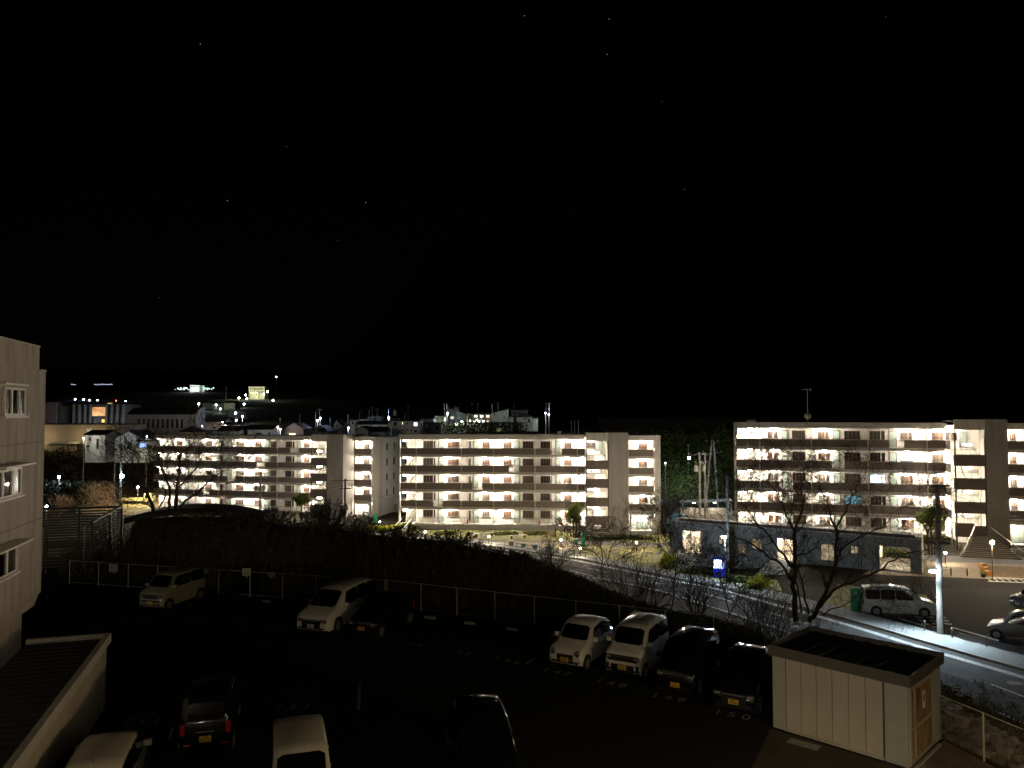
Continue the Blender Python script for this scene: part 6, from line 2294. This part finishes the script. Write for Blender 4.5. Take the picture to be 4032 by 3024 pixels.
def house(label, x0, x1, yt, ye, yb, d, wall, roof='gable', depth=7.0, wins=(), roofm=None, yaw=0.0, over=0.35, mono=None):
    """x0..x1 wall edges, yt ridge, ye eave, yb base (photo px) at distance d; wins: (fx, fz, w, h, material)"""
    pb = at((x0 + x1) / 2, yb, d)
    W = (x1 - x0) / FPX * d
    he = (yb - ye) / FPX * d
    hr = max(0.05, (ye - yt) / FPX * d)
    root = empty('house', (pb.x, d, pb.z), yaw)
    tag(root, label, 'house')
    rm = roofm or M_dkroof
    w = HW[wall]
    if roof == 'gable':        # gable end faces the viewer
        MB().prism([(-W / 2, -2.5), (W / 2, -2.5), (W / 2, he), (0, he + hr), (-W / 2, he)], 'y', 0, depth).build('wall', w, root)
        for s_ in (-1, 1):
            dx = s_ * (W / 2 + over)
            zz = he - over * hr / (W / 2)
            MB().prism([(0, he + hr + 0.02), (dx, zz + 0.02), (dx, zz + 0.16), (0, he + hr + 0.2)], 'y', -over, depth + over).build('roof', rm, root)
    elif roof == 'side':       # ridge runs across
        MB().box(-W / 2, W / 2, 0, depth, -2.5, he).prism([(0.0, he), (depth, he), (depth / 2, he + hr)], 'x', -W / 2, W / 2).build('wall', w, root)
        for (a, b) in ((-over, depth / 2), (depth + over, depth / 2)):
            MB().prism([(a, he - 0.1), (b, he + hr + 0.02), (b, he + hr + 0.18), (a, he + 0.06)], 'x', -W / 2 - over, W / 2 + over).build('roof', rm, root)
    elif roof == 'hip':
        MB().box(-W / 2, W / 2, 0, depth, -2.5, he).build('wall', w, root)
        o = over
        vs = [(-W / 2 - o, -o, he), (W / 2 + o, -o, he), (W / 2 + o, depth + o, he), (-W / 2 - o, depth + o, he), (-W * 0.12, depth / 2, he + hr), (W * 0.12, depth / 2, he + hr)]
        MB().add(vs, [(0, 1, 5, 4), (1, 2, 5), (2, 3, 4, 5), (3, 0, 4), (3, 2, 1, 0)]).build('roof', rm, root)
    elif roof == 'mono':
        l, r_ = mono
        hl, hr_ = (yb - l) / FPX * d, (yb - r_) / FPX * d
        MB().prism([(-W / 2, -2.5), (W / 2, -2.5), (W / 2, hr_), (-W / 2, hl)], 'y', 0, depth).build('wall', w, root)
        MB().prism([(-W / 2 - over, hl - 0.05), (W / 2 + over, hr_ + 0.05), (W / 2 + over, hr_ + 0.25), (-W / 2 - over, hl + 0.15)], 'y', -over, depth + over).build('roof', rm, root)
    else:
        MB().box(-W / 2, W / 2, 0, depth, -2.5, he).build('wall', w, root)
        MB().box(-W / 2 - over, W / 2 + over, -over, depth + over, he + 0.002, he + 0.3).build('roof', w if roof == 'flatw' else rm, root)
    fm = HW['white'] if wall in ('dark', 'brown') else M_frame
    for (fx, fz, ww, hh, m) in wins:
        cx = -W / 2 + fx * W
        cz = fz * he
        f = MB().box(cx - ww / 2, cx + ww / 2, -0.07, 0.0, cz - hh / 2, cz + hh / 2).build('window', fm, root)
        B('pane', f, m, cx - ww / 2 + 0.07, cx + ww / 2 - 0.07, -0.09, -0.072, cz - hh / 2 + 0.07, cz + hh / 2 - 0.07)
    return root
wd, ww_, wc = M_wdark, M_wwarm, M_wwhite
house('grey house with a broad white gable just above the far left block', 1232, 1290, 1678, 1694, 1725, 200, 'grey', wins=((0.3, 0.4, 1.0, 0.6, wd),))
house('pale blue-lit annexe beside the broad white gable', 1256, 1330, 1690, 1698, 1725, 198, 'white', 'side', 4, wins=((0.2, 0.5, 1.0, 0.7, wd), (0.7, 0.5, 0.8, 0.7, wd)))
house('small white gabled house with one tall window, middle of the hill town', 1315, 1336, 1655, 1668, 1700, 232, 'white', wins=((0.6, 0.7, 0.5, 0.9, wd),))
house('long dark-roofed house right of the small white gable', 1338, 1378, 1655, 1661, 1700, 236, 'grey', 'side', wins=((0.3, 0.75, 0.8, 0.9, wd),))
house('two-storey white house beside the bright pole lamp', 1378, 1398, 1648, 1656, 1705, 225, 'white', 'flat', 6, wins=((0.5, 0.8, 0.5, 0.8, wd),))
house('long low cream house under a wide dark roof', 1406, 1520, 1660, 1671, 1692, 222, 'cream', 'side', 9, wins=((0.4, 0.6, 1.2, 0.4, wd), (0.5, 0.6, 0.6, 0.4, wd), (0.75, 0.6, 0.4, 0.4, wd), (0.82, 0.6, 0.4, 0.4, wd)))
house('dark tiled house with a white arched gable front', 1400, 1450, 1681, 1694, 1722, 190, 'grey', wins=((0.4, 0.35, 1.8, 0.5, wd),))
house('long dark tiled wing joined to the white arched gable', 1450, 1516, 1684, 1700, 1722, 191, 'grey', 'side', wins=((0.5, 0.4, 1.0, 0.6, wd),))
house('large two-storey house with brown upright bands and white walls', 1540, 1652, 1648, 1658, 1715, 196, 'white', 'hip', 8, wins=((0.14, 0.82, 0.9, 0.9, wd), (0.40, 0.84, 0.30, 0.6, ww_), (0.57, 0.82, 0.35, 0.6, wd), (0.86, 0.78, 1.0, 1.0, wc), (0.40, 0.36, 0.4, 0.6, wd), (0.57, 0.40, 0.4, 0.5, wd), (0.70, 0.36, 0.4, 0.5, wd), (0.86, 0.3, 0.8, 0.6, wd)))
house('plain grey two-storey house right of the brown-banded house', 1656, 1706, 1640, 1649, 1706, 215, 'grey', 'side', wins=((0.45, 0.86, 0.5, 0.35, wd), (0.15, 0.35, 0.4, 0.8, wd)))
house('grey lean-to shed beside the cream house', 1698, 1736, 1664, 1666, 1702, 205, 'grey', 'mono', 5, mono=(1664, 1670), wins=((0.65, 0.5, 0.9, 1.0, wd),))
house('cream two-storey house beside the tall lamp poles', 1706, 1750, 1636, 1640, 1692, 232, 'cream', 'flat', 7, wins=((0.35, 0.85, 0.5, 0.5, wd), (0.8, 0.85, 0.4, 0.5, wd), (0.4, 0.35, 0.6, 0.6, wd), (0.75, 0.35, 0.4, 0.6, wd)))
house('white long house in the upper row, left end', 1376, 1440, 1641, 1650, 1664, 285, 'white', 'side', wins=((0.4, 0.45, 0.9, 0.4, wd), (0.65, 0.45, 0.7, 0.4, wd)))
house('white house with pointed gable at its right end, upper row', 1448, 1503, 1631, 1640, 1660, 292, 'white', 'side', wins=((0.45, 0.4, 0.6, 0.5, wd), (0.55, 0.4, 0.6, 0.5, wd)))
house('low white house right of the upper row lamp', 1524, 1575, 1638, 1643, 1654, 300, 'white', 'side')
house('tiny white gabled house highest behind the brown-banded house', 1548, 1560, 1612, 1620, 1632, 330, 'white', wins=((0.5, 0.5, 0.3, 0.6, wd),))
house('steep white gable behind the dark two-storey house', 1783, 1806, 1601, 1611, 1632, 320, 'white', wins=((0.5, 0.6, 0.4, 0.4, wd),))
house('low white house left of the steep white gable', 1764, 1784, 1604, 1609, 1632, 322, 'white', 'side')
house('dark gabled house with one lit upper window', 1764, 1838, 1620, 1636, 1676, 240, 'dark', wins=((0.22, 0.80, 1.1, 0.7, M_wpink), (0.30, 0.22, 0.7, 0.9, wd), (0.42, 0.30, 0.25, 0.35, ww_), (0.60, 0.75, 0.4, 0.5, wd)))
house('narrow white house between the two dark houses', 1838, 1856, 1622, 1628, 1668, 250, 'white', 'side', wins=((0.5, 0.75, 0.5, 0.6, wd),))
house('dark long house with a row of lit upper windows', 1858, 1936, 1619, 1631, 1670, 246, 'dark', 'side', wins=((0.20, 0.80, 1.0, 0.7, wc), (0.50, 0.80, 1.0, 0.7, ww_), (0.80, 0.80, 1.0, 0.7, ww_), (0.12, 0.22, 0.8, 0.8, wc), (0.35, 0.25, 0.9, 0.9, wc), (0.58, 0.25, 0.9, 0.9, wc), (0.80, 0.25, 0.7, 0.8, M_wpink)))
house('white mono-pitched modern house with two round wall lights', 1940, 2002, 1609, 1620, 1668, 238, 'white', 'mono', mono=(1626, 1611), wins=((0.72, 0.50, 0.35, 0.5, wd), (0.1, 0.75, 0.3, 1.0, wd)))
house('low white porch right of the mono-pitched house', 2002, 2022, 1640, 1642, 1668, 238.5, 'white', 'flat', 5)
house('flat-roofed grey house behind the hipped roof', 2014, 2078, 1614, 1618, 1645, 262, 'grey', 'flatw', 8, wins=((0.2, 0.6, 0.6, 0.6, wd), (0.5, 0.6, 1.3, 0.6, wd)))
house('single-storey white house with black hipped roof at the right end', 2034, 2096, 1627, 1643, 1666, 236, 'white', 'hip', 8, wins=((0.48, 0.72, 0.4, 0.5, wd), (0.60, 0.72, 0.4, 0.5, wd), (0.80, 0.4, 0.7, 1.2, wd)))
house('small white garage next to the hipped house', 2098, 2118, 1646, 1648, 1666, 236.5, 'white', 'flat', 4)
house('long white house low above the far left block, row of small windows', 975, 1072, 1676, 1691, 1725, 190, 'white', 'side', wins=((0.38, 0.45, 0.5, 0.7, wd), (0.46, 0.45, 0.5, 0.7, wd), (0.54, 0.45, 0.5, 0.7, wd), (0.88, 0.5, 0.5, 0.8, wd)))
house('brown gabled house with a wide lit bay window', 1120, 1194, 1668, 1688, 1725, 186, 'brown', wins=((0.42, 0.42, 1.6, 0.45, ww_),))
house('small gabled house left of the long white house', 932, 972, 1680, 1692, 1725, 192, 'grey', wins=((0.4, 0.5, 0.6, 0.6, wd),))
house('dark-roofed house with pale lower wall, left of centre', 858, 940, 1680, 1697, 1725, 188, 'white', 'side')
house('house with a dull red tiled roof in front of the hall', 704, 756, 1677, 1703, 1725, 180, 'cream', 'hip', 8, roofm=M_rdroof)
house('warm-lit tan house below the school hall', 808, 882, 1646, 1660, 1700, 260, 'orange', 'side', wins=((0.5, 0.4, 0.8, 0.6, wd),))
house('white house with green-lit eaves below the slope', 868, 950, 1664, 1672, 1700, 236, 'white', 'side', wins=((0.6, 0.5, 1.0, 0.7, wd),))
house('small pale house in the upper left row, beside the hall', 798, 835, 1581, 1586, 1610, 420, 'grey', 'side')
house('small white house with a lamp before it, upper left row', 836, 864, 1584, 1590, 1612, 415, 'white', 'side', wins=((0.5, 0.5, 1.0, 0.8, wd),))
house('wide pale house in the upper left row', 882, 925, 1580, 1586, 1612, 410, 'cream', 'side', wins=((0.5, 0.6, 0.9, 1.0, wd), (0.8, 0.5, 0.8, 1.4, wd)))
house('white two-storey house with black roof in front of the warehouse', 335, 414, 1697, 1713, 1775, 165, 'white', 'side', 6, wins=((0.24, 0.75, 0.4, 0.7, wd), (0.62, 0.45, 0.5, 2.2, wd), (0.15, 0.3, 0.6, 0.5, wd)))
house('wide gabled house with long eaves, lit from the right', 452, 560, 1698, 1728, 1775, 160, 'white', 'gable', 8, wins=((0.35, 0.4, 0.4, 0.4, wd), (0.5, 0.4, 0.4, 0.4, wd)))
o = house('small blue-lit storefront beside the wide gabled house', 545, 584, 1734, 1738, 1772, 156, 'white', 'flat', 3, wins=((0.45, 0.55, 1.5, 1.0, emis('window_blue', (0.25, 0.4, 1.0), 2.4)),))

# large buildings on the left
def hall():
    d = 235
    p = at(497, 1692, d)
    W = (763 - 497) / FPX * d
    h = (1692 - 1637) / FPX * d
    root = empty('school_hall', (p.x, d, p.z))
    tag(root, 'long pale hall with a row of tall dark windows and curved dark roof', 'hall')
    m = HW['grey']
    mw = mat('pale_hall_wall', (0.36, 0.36, 0.36), 0.8, 0.06, 1)
    k0 = 540.5
    ops = []
    for k in range(10):
        a = (k0 + 18.7 * k - 497) / FPX * d
        ops.append((a, a + 0.85, 0.4, h - 1.0))
    wall_grid(W, -3, h, ops, 0.4).build('wall', mw, root)
    for (a, b, c, e) in ops:
        f = MB().box(a + 0.001, b - 0.001, 0.3, 0.4, c, e).build('window', M_frame, root)
        B('pane', f, M_wdark, a + 0.06, b - 0.06, 0.27, 0.298, c + 0.05, e - 0.05)
    pts = [(0.41, h + 0.01), (7, h + 0.01), (7, h + 2.5)]
    for k in range(9):
        t = k / 8
        pts.append((6.5 - 6.0 * t, h + 2.5 * math.cos(math.pi / 2 * t) ** 0.7))
    MB().prism(pts, 'x', -0.3, W + 0.2).build('roof', M_dkroof, root)
    MB().box(-0.3, W + 0.3, -0.25, 0.4, h + 0.002, h + 0.35).build('eave', mw, root)
    MB().prism([(0.0, -3), (7.2, -3), (7.2, h + 2.7), (4.5, h + 2.5), (2.0, h + 1.8), (0.7, h + 0.9), (0.0, h)], 'x', W + 0.21, W + 0.5).build('end_wall', mat('grey_end_wall', (0.24, 0.24, 0.24), 0.85, 0.08, 1), root)
hall()

def fins():
    d = 270
    p = at(283, 1660, d)
    root = empty('library_building', (p.x, d, p.z - 4))
    tag(root, 'dark glazed building with pale upright fins and one orange-lit room', 'building')
    def X(px):
        return (px - 283) / FPX * d
    h = (1660 - 1592) / FPX * d + 4
    B('wall', root, mat('dark_glazed_front', (0.012, 0.013, 0.016), 0.4, 0.2, 1), X(280), X(488), 0.8, 12, 0, h)
    mf = mat('pale_fin', (0.22, 0.22, 0.21), 0.8, 0.08, 1)
    for px in (285, 309, 331, 352, 414, 436, 458, 481):
        B('fin', root, mf, round(X(px), 2), round(X(px) + 0.62, 2), 0.0, 0.79, 2.6, h - 0.1)
    f = MB().box(X(357), X(411), 0.6, 0.79, h - 6.6 + 2.4, h - 0.9).build('window', M_frame, root)
    B('pane', f, room_mat('lit_hall_room', (0.55, 0.22, 0.06), (1.0, 0.62, 0.30), 1.1, 0.35), X(357) + 0.1, X(411) - 0.1, 0.56, 0.598, h - 4.1, h - 1.0)
    f = MB().box(X(396), X(409), 0.6, 0.79, 3.6, 4.9).build('window', M_frame, root)
    B('pane', f, emis('window_amber', (1.0, 0.6, 0.12), 1.6), X(397), X(408), 0.56, 0.598, 3.7, 4.8)
    f = MB().box(X(420), X(440), 0.2, 0.79, h + 0.1, h + 0.55).build('window', M_frame, root)
    B('pane', f, emis('window_olive', (0.8, 0.7, 0.25), 0.6), X(421), X(439), 0.16, 0.198, h + 0.14, h + 0.5)
    for xx in (4, 12, 20):
        plight((X(283) + xx, -7, 4), 350, (0.9, 0.95, 1.0), 0.3, root)  # point lights added without fixtures to bring out the fins
    B('ledge', root, mf, X(255), X(492), -0.4, 0.0, 1.8, 2.3)
    B('annexe', root, mat('pink_grey_block', (0.25, 0.19, 0.19), 0.85, 0.06, 1), X(189), X(236), -2.2, 4, 0, h + 0.1)
    B('annexe_edge', root, mf, X(189) - 0.1, X(236) + 0.1, -2.3, 4.1, h + 0.102, h + 0.6)
    B('annexe_side', root, mat('dark_siding', (0, 0, 0)), X(236) + 0.002, X(256), -1.5, 4, 0, h - 0.4)
    B('fin', root, mf, X(169), X(169) + 0.6, 0, 0.8, 2.6, h - 0.8)
fins()

def warehouse():
    d = 205
    p = at(150, 1752, d)
    root = empty('warehouse', (p.x - 4, d, p.z - 3))
    tag(root, 'long low beige warehouse behind the small houses at left', 'warehouse')
    W = (486 - 150) / FPX * d + 4
    h = (1752 - 1673) / FPX * d + 3
    mw = mat('beige_warehouse_wall', (0.34, 0.29, 0.23), 0.85, 0.06, 0.3, stretch=(1, 1, 6))
    n = 9
    for k in range(n):
        B('wall_panel', root, mw, W * k / n + 0.01, W * (k + 1) / n - 0.01, 0, 0.3, 0, h)
    B('wall', root, mw, 0, W, 0.302, 12, 0, h - 0.1)
    B('roof', root, M_dkroof, -0.2, W + 0.2, -0.2, 12.2, h + 0.002, h + 0.25)
    lg = MB()
    cx = (350 - 150) / FPX * d + 4
    for (a, b, c, e) in ((-0.55, -0.25, 0.9, 1.5), (0.25, 0.55, 0.9, 1.5), (-0.35, 0.35, 0.5, 1.1), (-0.45, -0.1, -0.3, 0.5), (0.0, 0.5, -0.2, 0.3), (-0.7, -0.4, -0.6, -0.1), (0.3, 0.7, -0.5, -0.1)):
        lg.box(cx + a, cx + b, -0.06, 0.0, h - 1.9 + c - 0.6, h - 1.9 + e - 0.6)
    lg.build('emblem', emis('emblem_glow', (0.9, 0.9, 0.8), 0.5), root)
    B('canopy', root, M_slab, W * 0.28, W * 0.60, -2.5, 0, 3.4, 3.9)
    B('canopy_wall', root, mw, W * 0.30, W * 0.58, -2.2, -2.0, 0, 3.39)
    for k in range(6):
        B('bay_door', root, mat('pale_bay_door', (0.5, 0.45, 0.3), 0.7, 0.05, 2), 0.6 + k * 0.95, 1.2 + k * 0.95, -0.05, 0.0, 2.4, 4.2)
    for x in (2.5, 6.5, 16.0, 20.5):
        plight((x, -3.5, 5.2), 260, (1.0, 0.78, 0.42), 0.3, root)
warehouse()

def block_on_hill():
    d = 620
    p = at(979, 1568, d)
    root = empty('hill_apartment_block', (p.x, d, p.z - 4))
    tag(root, 'cream block with window rows on the lit hilltop', 'building')
    s_ = d / FPX
    mc = HW['cream']
    def win_rows(x0, x1, z0, z1, nx, nz, y):
        for j in range(nz):
            for i in range(nx):
                cx = x0 + (x1 - x0) * (i + 0.5) / nx
                cz = z0 + (z1 - z0) * (j + 0.5) / nz
                f = B('window', root, M_frame, cx - 0.55, cx + 0.55, y - 0.1, y, cz - 0.5, cz + 0.5)
                B('pane', f, M_wdark, -0.45, 0.45, -0.08, -0.052, -0.4, 0.4)
    B('wall', root, mc, 0, (1042 - 979) * s_, 0, 10, 0, (1568 - 1522) * s_ + 4)
    win_rows(1, 63 * s_ - 1, 46 * s_ + 4 - 5.5, 46 * s_ + 4 - 0.8, 8, 2, 0)
    B('wall', root, mc, 12 * s_, 42 * s_, -4, -0.002, 0, (1568 - 1544) * s_ + 4)
    win_rows(12 * s_ + 0.5, 42 * s_ - 0.5, 5, 8.2, 3, 1, -4)
    for (x, y, z, e) in ((-4, -5, 10, 1200), (4, -7, 9.5, 1500), (12, -7, 4, 1200), (11, -7, 8, 1500), (-12, -6, 4, 900)):
        plight((x, y, z), e, (0.92, 1.0, 0.72), 0.5, root)
block_on_hill()

def school_far():
    d = 820
    p = at(747, 1536, d)
    root = empty('hill_school', (p.x, d, p.z - 3))
    tag(root, 'bright white floodlit building on the far left ridge', 'building')
    s_ = d / FPX
    B('wall', root, HW['white'], 0, 38 * s_, 0, 12, 0, 20 * s_ + 3)
    B('wall', root, HW['white'], 38 * s_ + 0.002, 53 * s_, 3, 12, 0, 19 * s_ + 3)
    for i in range(5):
        f = B('window', root, M_frame, 1.2 + i * 1.9, 2.4 + i * 1.9, -0.1, 0, 6.3, 7.3)
        B('pane', f, M_wdark, -0.5, 0.5, -0.08, -0.052, -0.4, 0.4)
    plight((5, -7, 5.5), 4500, (0.85, 1.0, 0.95), 0.6, root)
    plight((14, -7, 5.5), 1800, (0.85, 1.0, 0.95), 0.6, root)
school_far()
# green-lit retaining slab on the slope
p = at(896, 1640, 330)
o = MB().prism([(0, 0), (8.3, -1.2), (7.4, 1.9), (1.0, 3.2)], 'y', 0, 0.8).build('retaining_wall', mat('pale_slope_concrete', (0.34, 0.36, 0.34), 0.9, 0.1, 0.8), None, loc=p)
tag(o, 'pale concrete retaining slab lit green-white by street lamps on the slope', 'retaining wall')

# street lamps of the hill town: (px, py, depth, energy, colour, radius)
GW = (0.80, 1.0, 0.92)
BW = (0.62, 0.72, 1.0)
TL = [
    (1250, 1655, 205, 260, BW), (1261, 1647, 207, 260, BW), (1372, 1685, 212, 260, BW), (1531, 1644, 270, 900, BW), (1762, 1628, 236, 420, GW), (1752, 1650, 225, 160, GW),
    (1800, 1672, 215, 160, (0.9, 1.0, 0.8)), (1819, 1660, 218, 500, GW), (2148, 1627, 237, 200, BW), (2161, 1631, 235, 200, GW), (1895, 1639, 243, 120, (1, 0.95, 0.7)),
    (1878, 1653, 240, 120, (1, 0.95, 0.7)), (1851, 1657, 243, 120, (1, 0.85, 0.5)),
    (928, 1626, 300, 900, GW), (955, 1639, 280, 900, BW), (930, 1655, 255, 700, BW), (797, 1677, 205, 25, BW), (783, 1590, 400, 900, GW), (851, 1594, 400, 900, GW), (868, 1610, 380, 700, GW),
    (961, 1591, 440, 800, GW), (967, 1555, 600, 3500, GW), (972, 1570, 590, 3500, (0.9, 1.0, 0.7)), (1075, 1577, 560, 4500, GW), (1039, 1552, 590, 3500, GW), (1053, 1542, 600, 3500, GW), (941, 1567, 600, 3000, (0.9, 1.0, 0.7)),
    (876, 1662, 232, 160, (1, 0.95, 0.8)), (887, 1677, 225, 300, (1, 0.75, 0.5)), (1104, 1690, 183, 120, BW), (1094, 1681, 182, 120, (1, 0.8, 0.5)), (330, 1725, 163, 80, (1, 0.95, 0.85)), (578, 1718, 158, 90, BW),
    (296, 1572, 600, 1500, (0.25, 0.35, 1.0)), (352, 1576, 580, 4500, BW), (384, 1576, 585, 2000, GW), (495, 1581, 560, 2500, (0.4, 0.5, 1.0)), (457, 1578, 570, 0, (1.0, 0.05, 0.02)),
    (330, 1573, 590, 500, GW), (1088, 1484, 700, 0, (1, 0.7, 0.6)),
]
places = {0: 'far left', 1: 'left', 2: 'left of centre', 3: 'centre', 4: 'right of centre'}
tlab = {}
for i, (px, py, d, e, c) in enumerate(TL):
    tone = 'blue-white' if c is BW else ('greenish white' if c == GW else ('red' if c[1] < 0.2 else ('deep blue' if c[0] < 0.5 else 'warm')))
    row = 'on the high ridge' if py < 1600 else ('among the upper houses' if py < 1645 else 'low above the block roofs')
    key = (tone, row)
    tlab.setdefault(key, []).append(i)
ordn = ['leftmost', 'second from left', 'third from left', 'fourth from left', 'fifth from left', 'sixth from left', 'seventh from left', 'eighth from left', 'ninth from left', 'tenth from left', 'eleventh from left', 'twelfth from left']
lab = {}
for (tone, row), ids in tlab.items():
    ids.sort(key=lambda i: TL[i][0])
    for n_, i in enumerate(ids):
        lab[i] = ('%s street lamp %s' % (tone, row)) + (', %s of them' % ordn[min(n_, 11)] if len(ids) > 1 else '')
for i, (px, py, d, e, c) in enumerate(TL):
    ball = 0.0010 * d if e > 200 else 0.0007 * d
    p = at(px, py, d)
    o = street_lamp(px, py, d, lab[i], e * (4.5 if d < 350 else (1.2 if d < 500 else 0.25)), c, arm=0.0, own_pole=True, ball=ball, zb=min(tz(p.x, d), p.z - 3.0), rad=ball, pole_r=0.09, glow=30, grp='street lamps of the hill town', mats=None)

# poles of the hill town
for i, (px, py, d, h, l) in enumerate([(1243, 1620, 212, 11, 'pair of lamps'), (1258, 1610, 214, 12, ''), (1370, 1630, 216, 14, ''), (1301, 1641, 205, 12, ''), (1416, 1620, 240, 11, ''), (1453, 1612, 245, 12, ''), (1466, 1601, 260, 10, ''), (1485, 1608, 250, 12, ''), (1530, 1606, 272, 12, ''), (1595, 1627, 190, 14, ''), (1607, 1595, 330, 7, ''), (1749, 1588, 234, 16, ''), (1759, 1587, 238, 14, ''), (1765, 1598, 300, 9, ''), (1789, 1596, 310, 8, ''), (1808, 1590, 300, 9, ''), (1858, 1588, 330, 7, ''), (1882, 1587, 280, 10, ''), (1938, 1590, 240, 14, ''), (1961, 1585, 232, 18, ''), (2024, 1586, 280, 10, ''), (2150, 1587, 241, 15, ''), (2162, 1586, 239, 15, ''), (1181, 1630, 230, 12, ''), (1103, 1645, 190, 10, ''), (920, 1660, 180, 10, ''), (946, 1535, 500, 14, ''), (890, 1520, 620, 14, '')]):
    p = at(px, py, d)
    utility_pole(px, d, py, 'thin pale pole of the hill town, %s' % (['beside the twin blue-white lamps', 'between the twin blue-white lamps', 'holding the bright lamp above the block roof', 'above the broad white gable', 'over the long low cream house', 'over the upper row of white houses', 'tallest over the upper row of white houses', 'right of the tallest over the upper row', 'beside the upper row lamp', 'in front of the brown-banded house', 'alone on the dark slope', 'left of the cream house lamps', 'right of the cream house lamps', 'left of the steep white gable', 'in front of the steep white gable', 'right of the steep white gable', 'alone above the narrow white house', 'above the dark long house', 'left of the mono-pitched house', 'in front of the mono-pitched house', 'above the flat-roofed grey house', 'left of the two right-end lamps', 'right of the two right-end lamps', 'above the brown gabled house', 'behind the brown gabled house', 'before the long white house', 'on the lit hilltop road', 'on the dark ridge left of the hilltop'][i]), 0.13, ((0.3, 1.4),) if i % 3 == 1 else (), zb=p.z - h, m=mat('pale_pole', (0.22, 0.225, 0.23), 0.8, 0.05, 2))

# lights strung along the distant ridge and the far settlement
mb = MB()
rng = np.random.default_rng(5)
for px in list(range(281, 297, 3)) + list(range(372, 442, 3)):
    p = at(px, 1514 + rng.normal() * 1.0, 1180)
    mb.box(p.x - 0.45, p.x + 0.45, p.y, p.y + 0.5, p.z - 0.35, p.z + 0.35)
o = mb.build('ridge_lights', emis('ridge_light', (0.65, 0.7, 1.0), 1.2))
tag(o, 'thin string of tiny lights along the distant ridge', 'lights', kind='stuff')
for (x0, x1, y0, y1, n, col, nm, lb) in ((688, 745, 1523, 1534, 22, (0.75, 0.95, 1.0), 'settlement_lights', 'cluster of small white lights left of the floodlit building'), (800, 848, 1522, 1534, 16, (0.6, 1.0, 0.75), 'settlement_lights', 'cluster of small greenish lights right of the floodlit building')):
    mb = MB()
    for k in range(n):
        p = at(rng.uniform(x0, x1), rng.uniform(y0 + 3, y1), 815)
        s_ = rng.uniform(0.2, 0.5)
        mb.box(p.x - s_, p.x + s_, p.y, p.y + 0.5, p.z - s_, p.z + s_)
    o = mb.build(nm, emis('settlement_light_%d' % x0, col, 2.5))
    tag(o, lb, 'lights', kind='stuff')

# stars
mb = MB()
stars = [(2065, 62), (2398, 75), (789, 174), (2390, 214), (895, 790), (1440, 798), (1330, 948), (1128, 578), (2695, 746), (2605, 400), (3488, 66), (625, 1172)]
for (px, py) in stars:
    r_ = ray(px, py)
    p = Vector((0, 0, CAMZ)) + r_.normalized() * 4500
    s_ = 1.9 if (px, py) in stars[:6] else 0.9
    mb.tube([p - Vector((0, 0, s_)), p, p + Vector((0, 0, s_))], [0.1, s_, 0.1], 6)
o = mb.build('stars', emis('star_glow', (0.85, 0.9, 1.0), 0.55))
tag(o, 'faint scattered stars in the black sky', 'stars', kind='stuff')
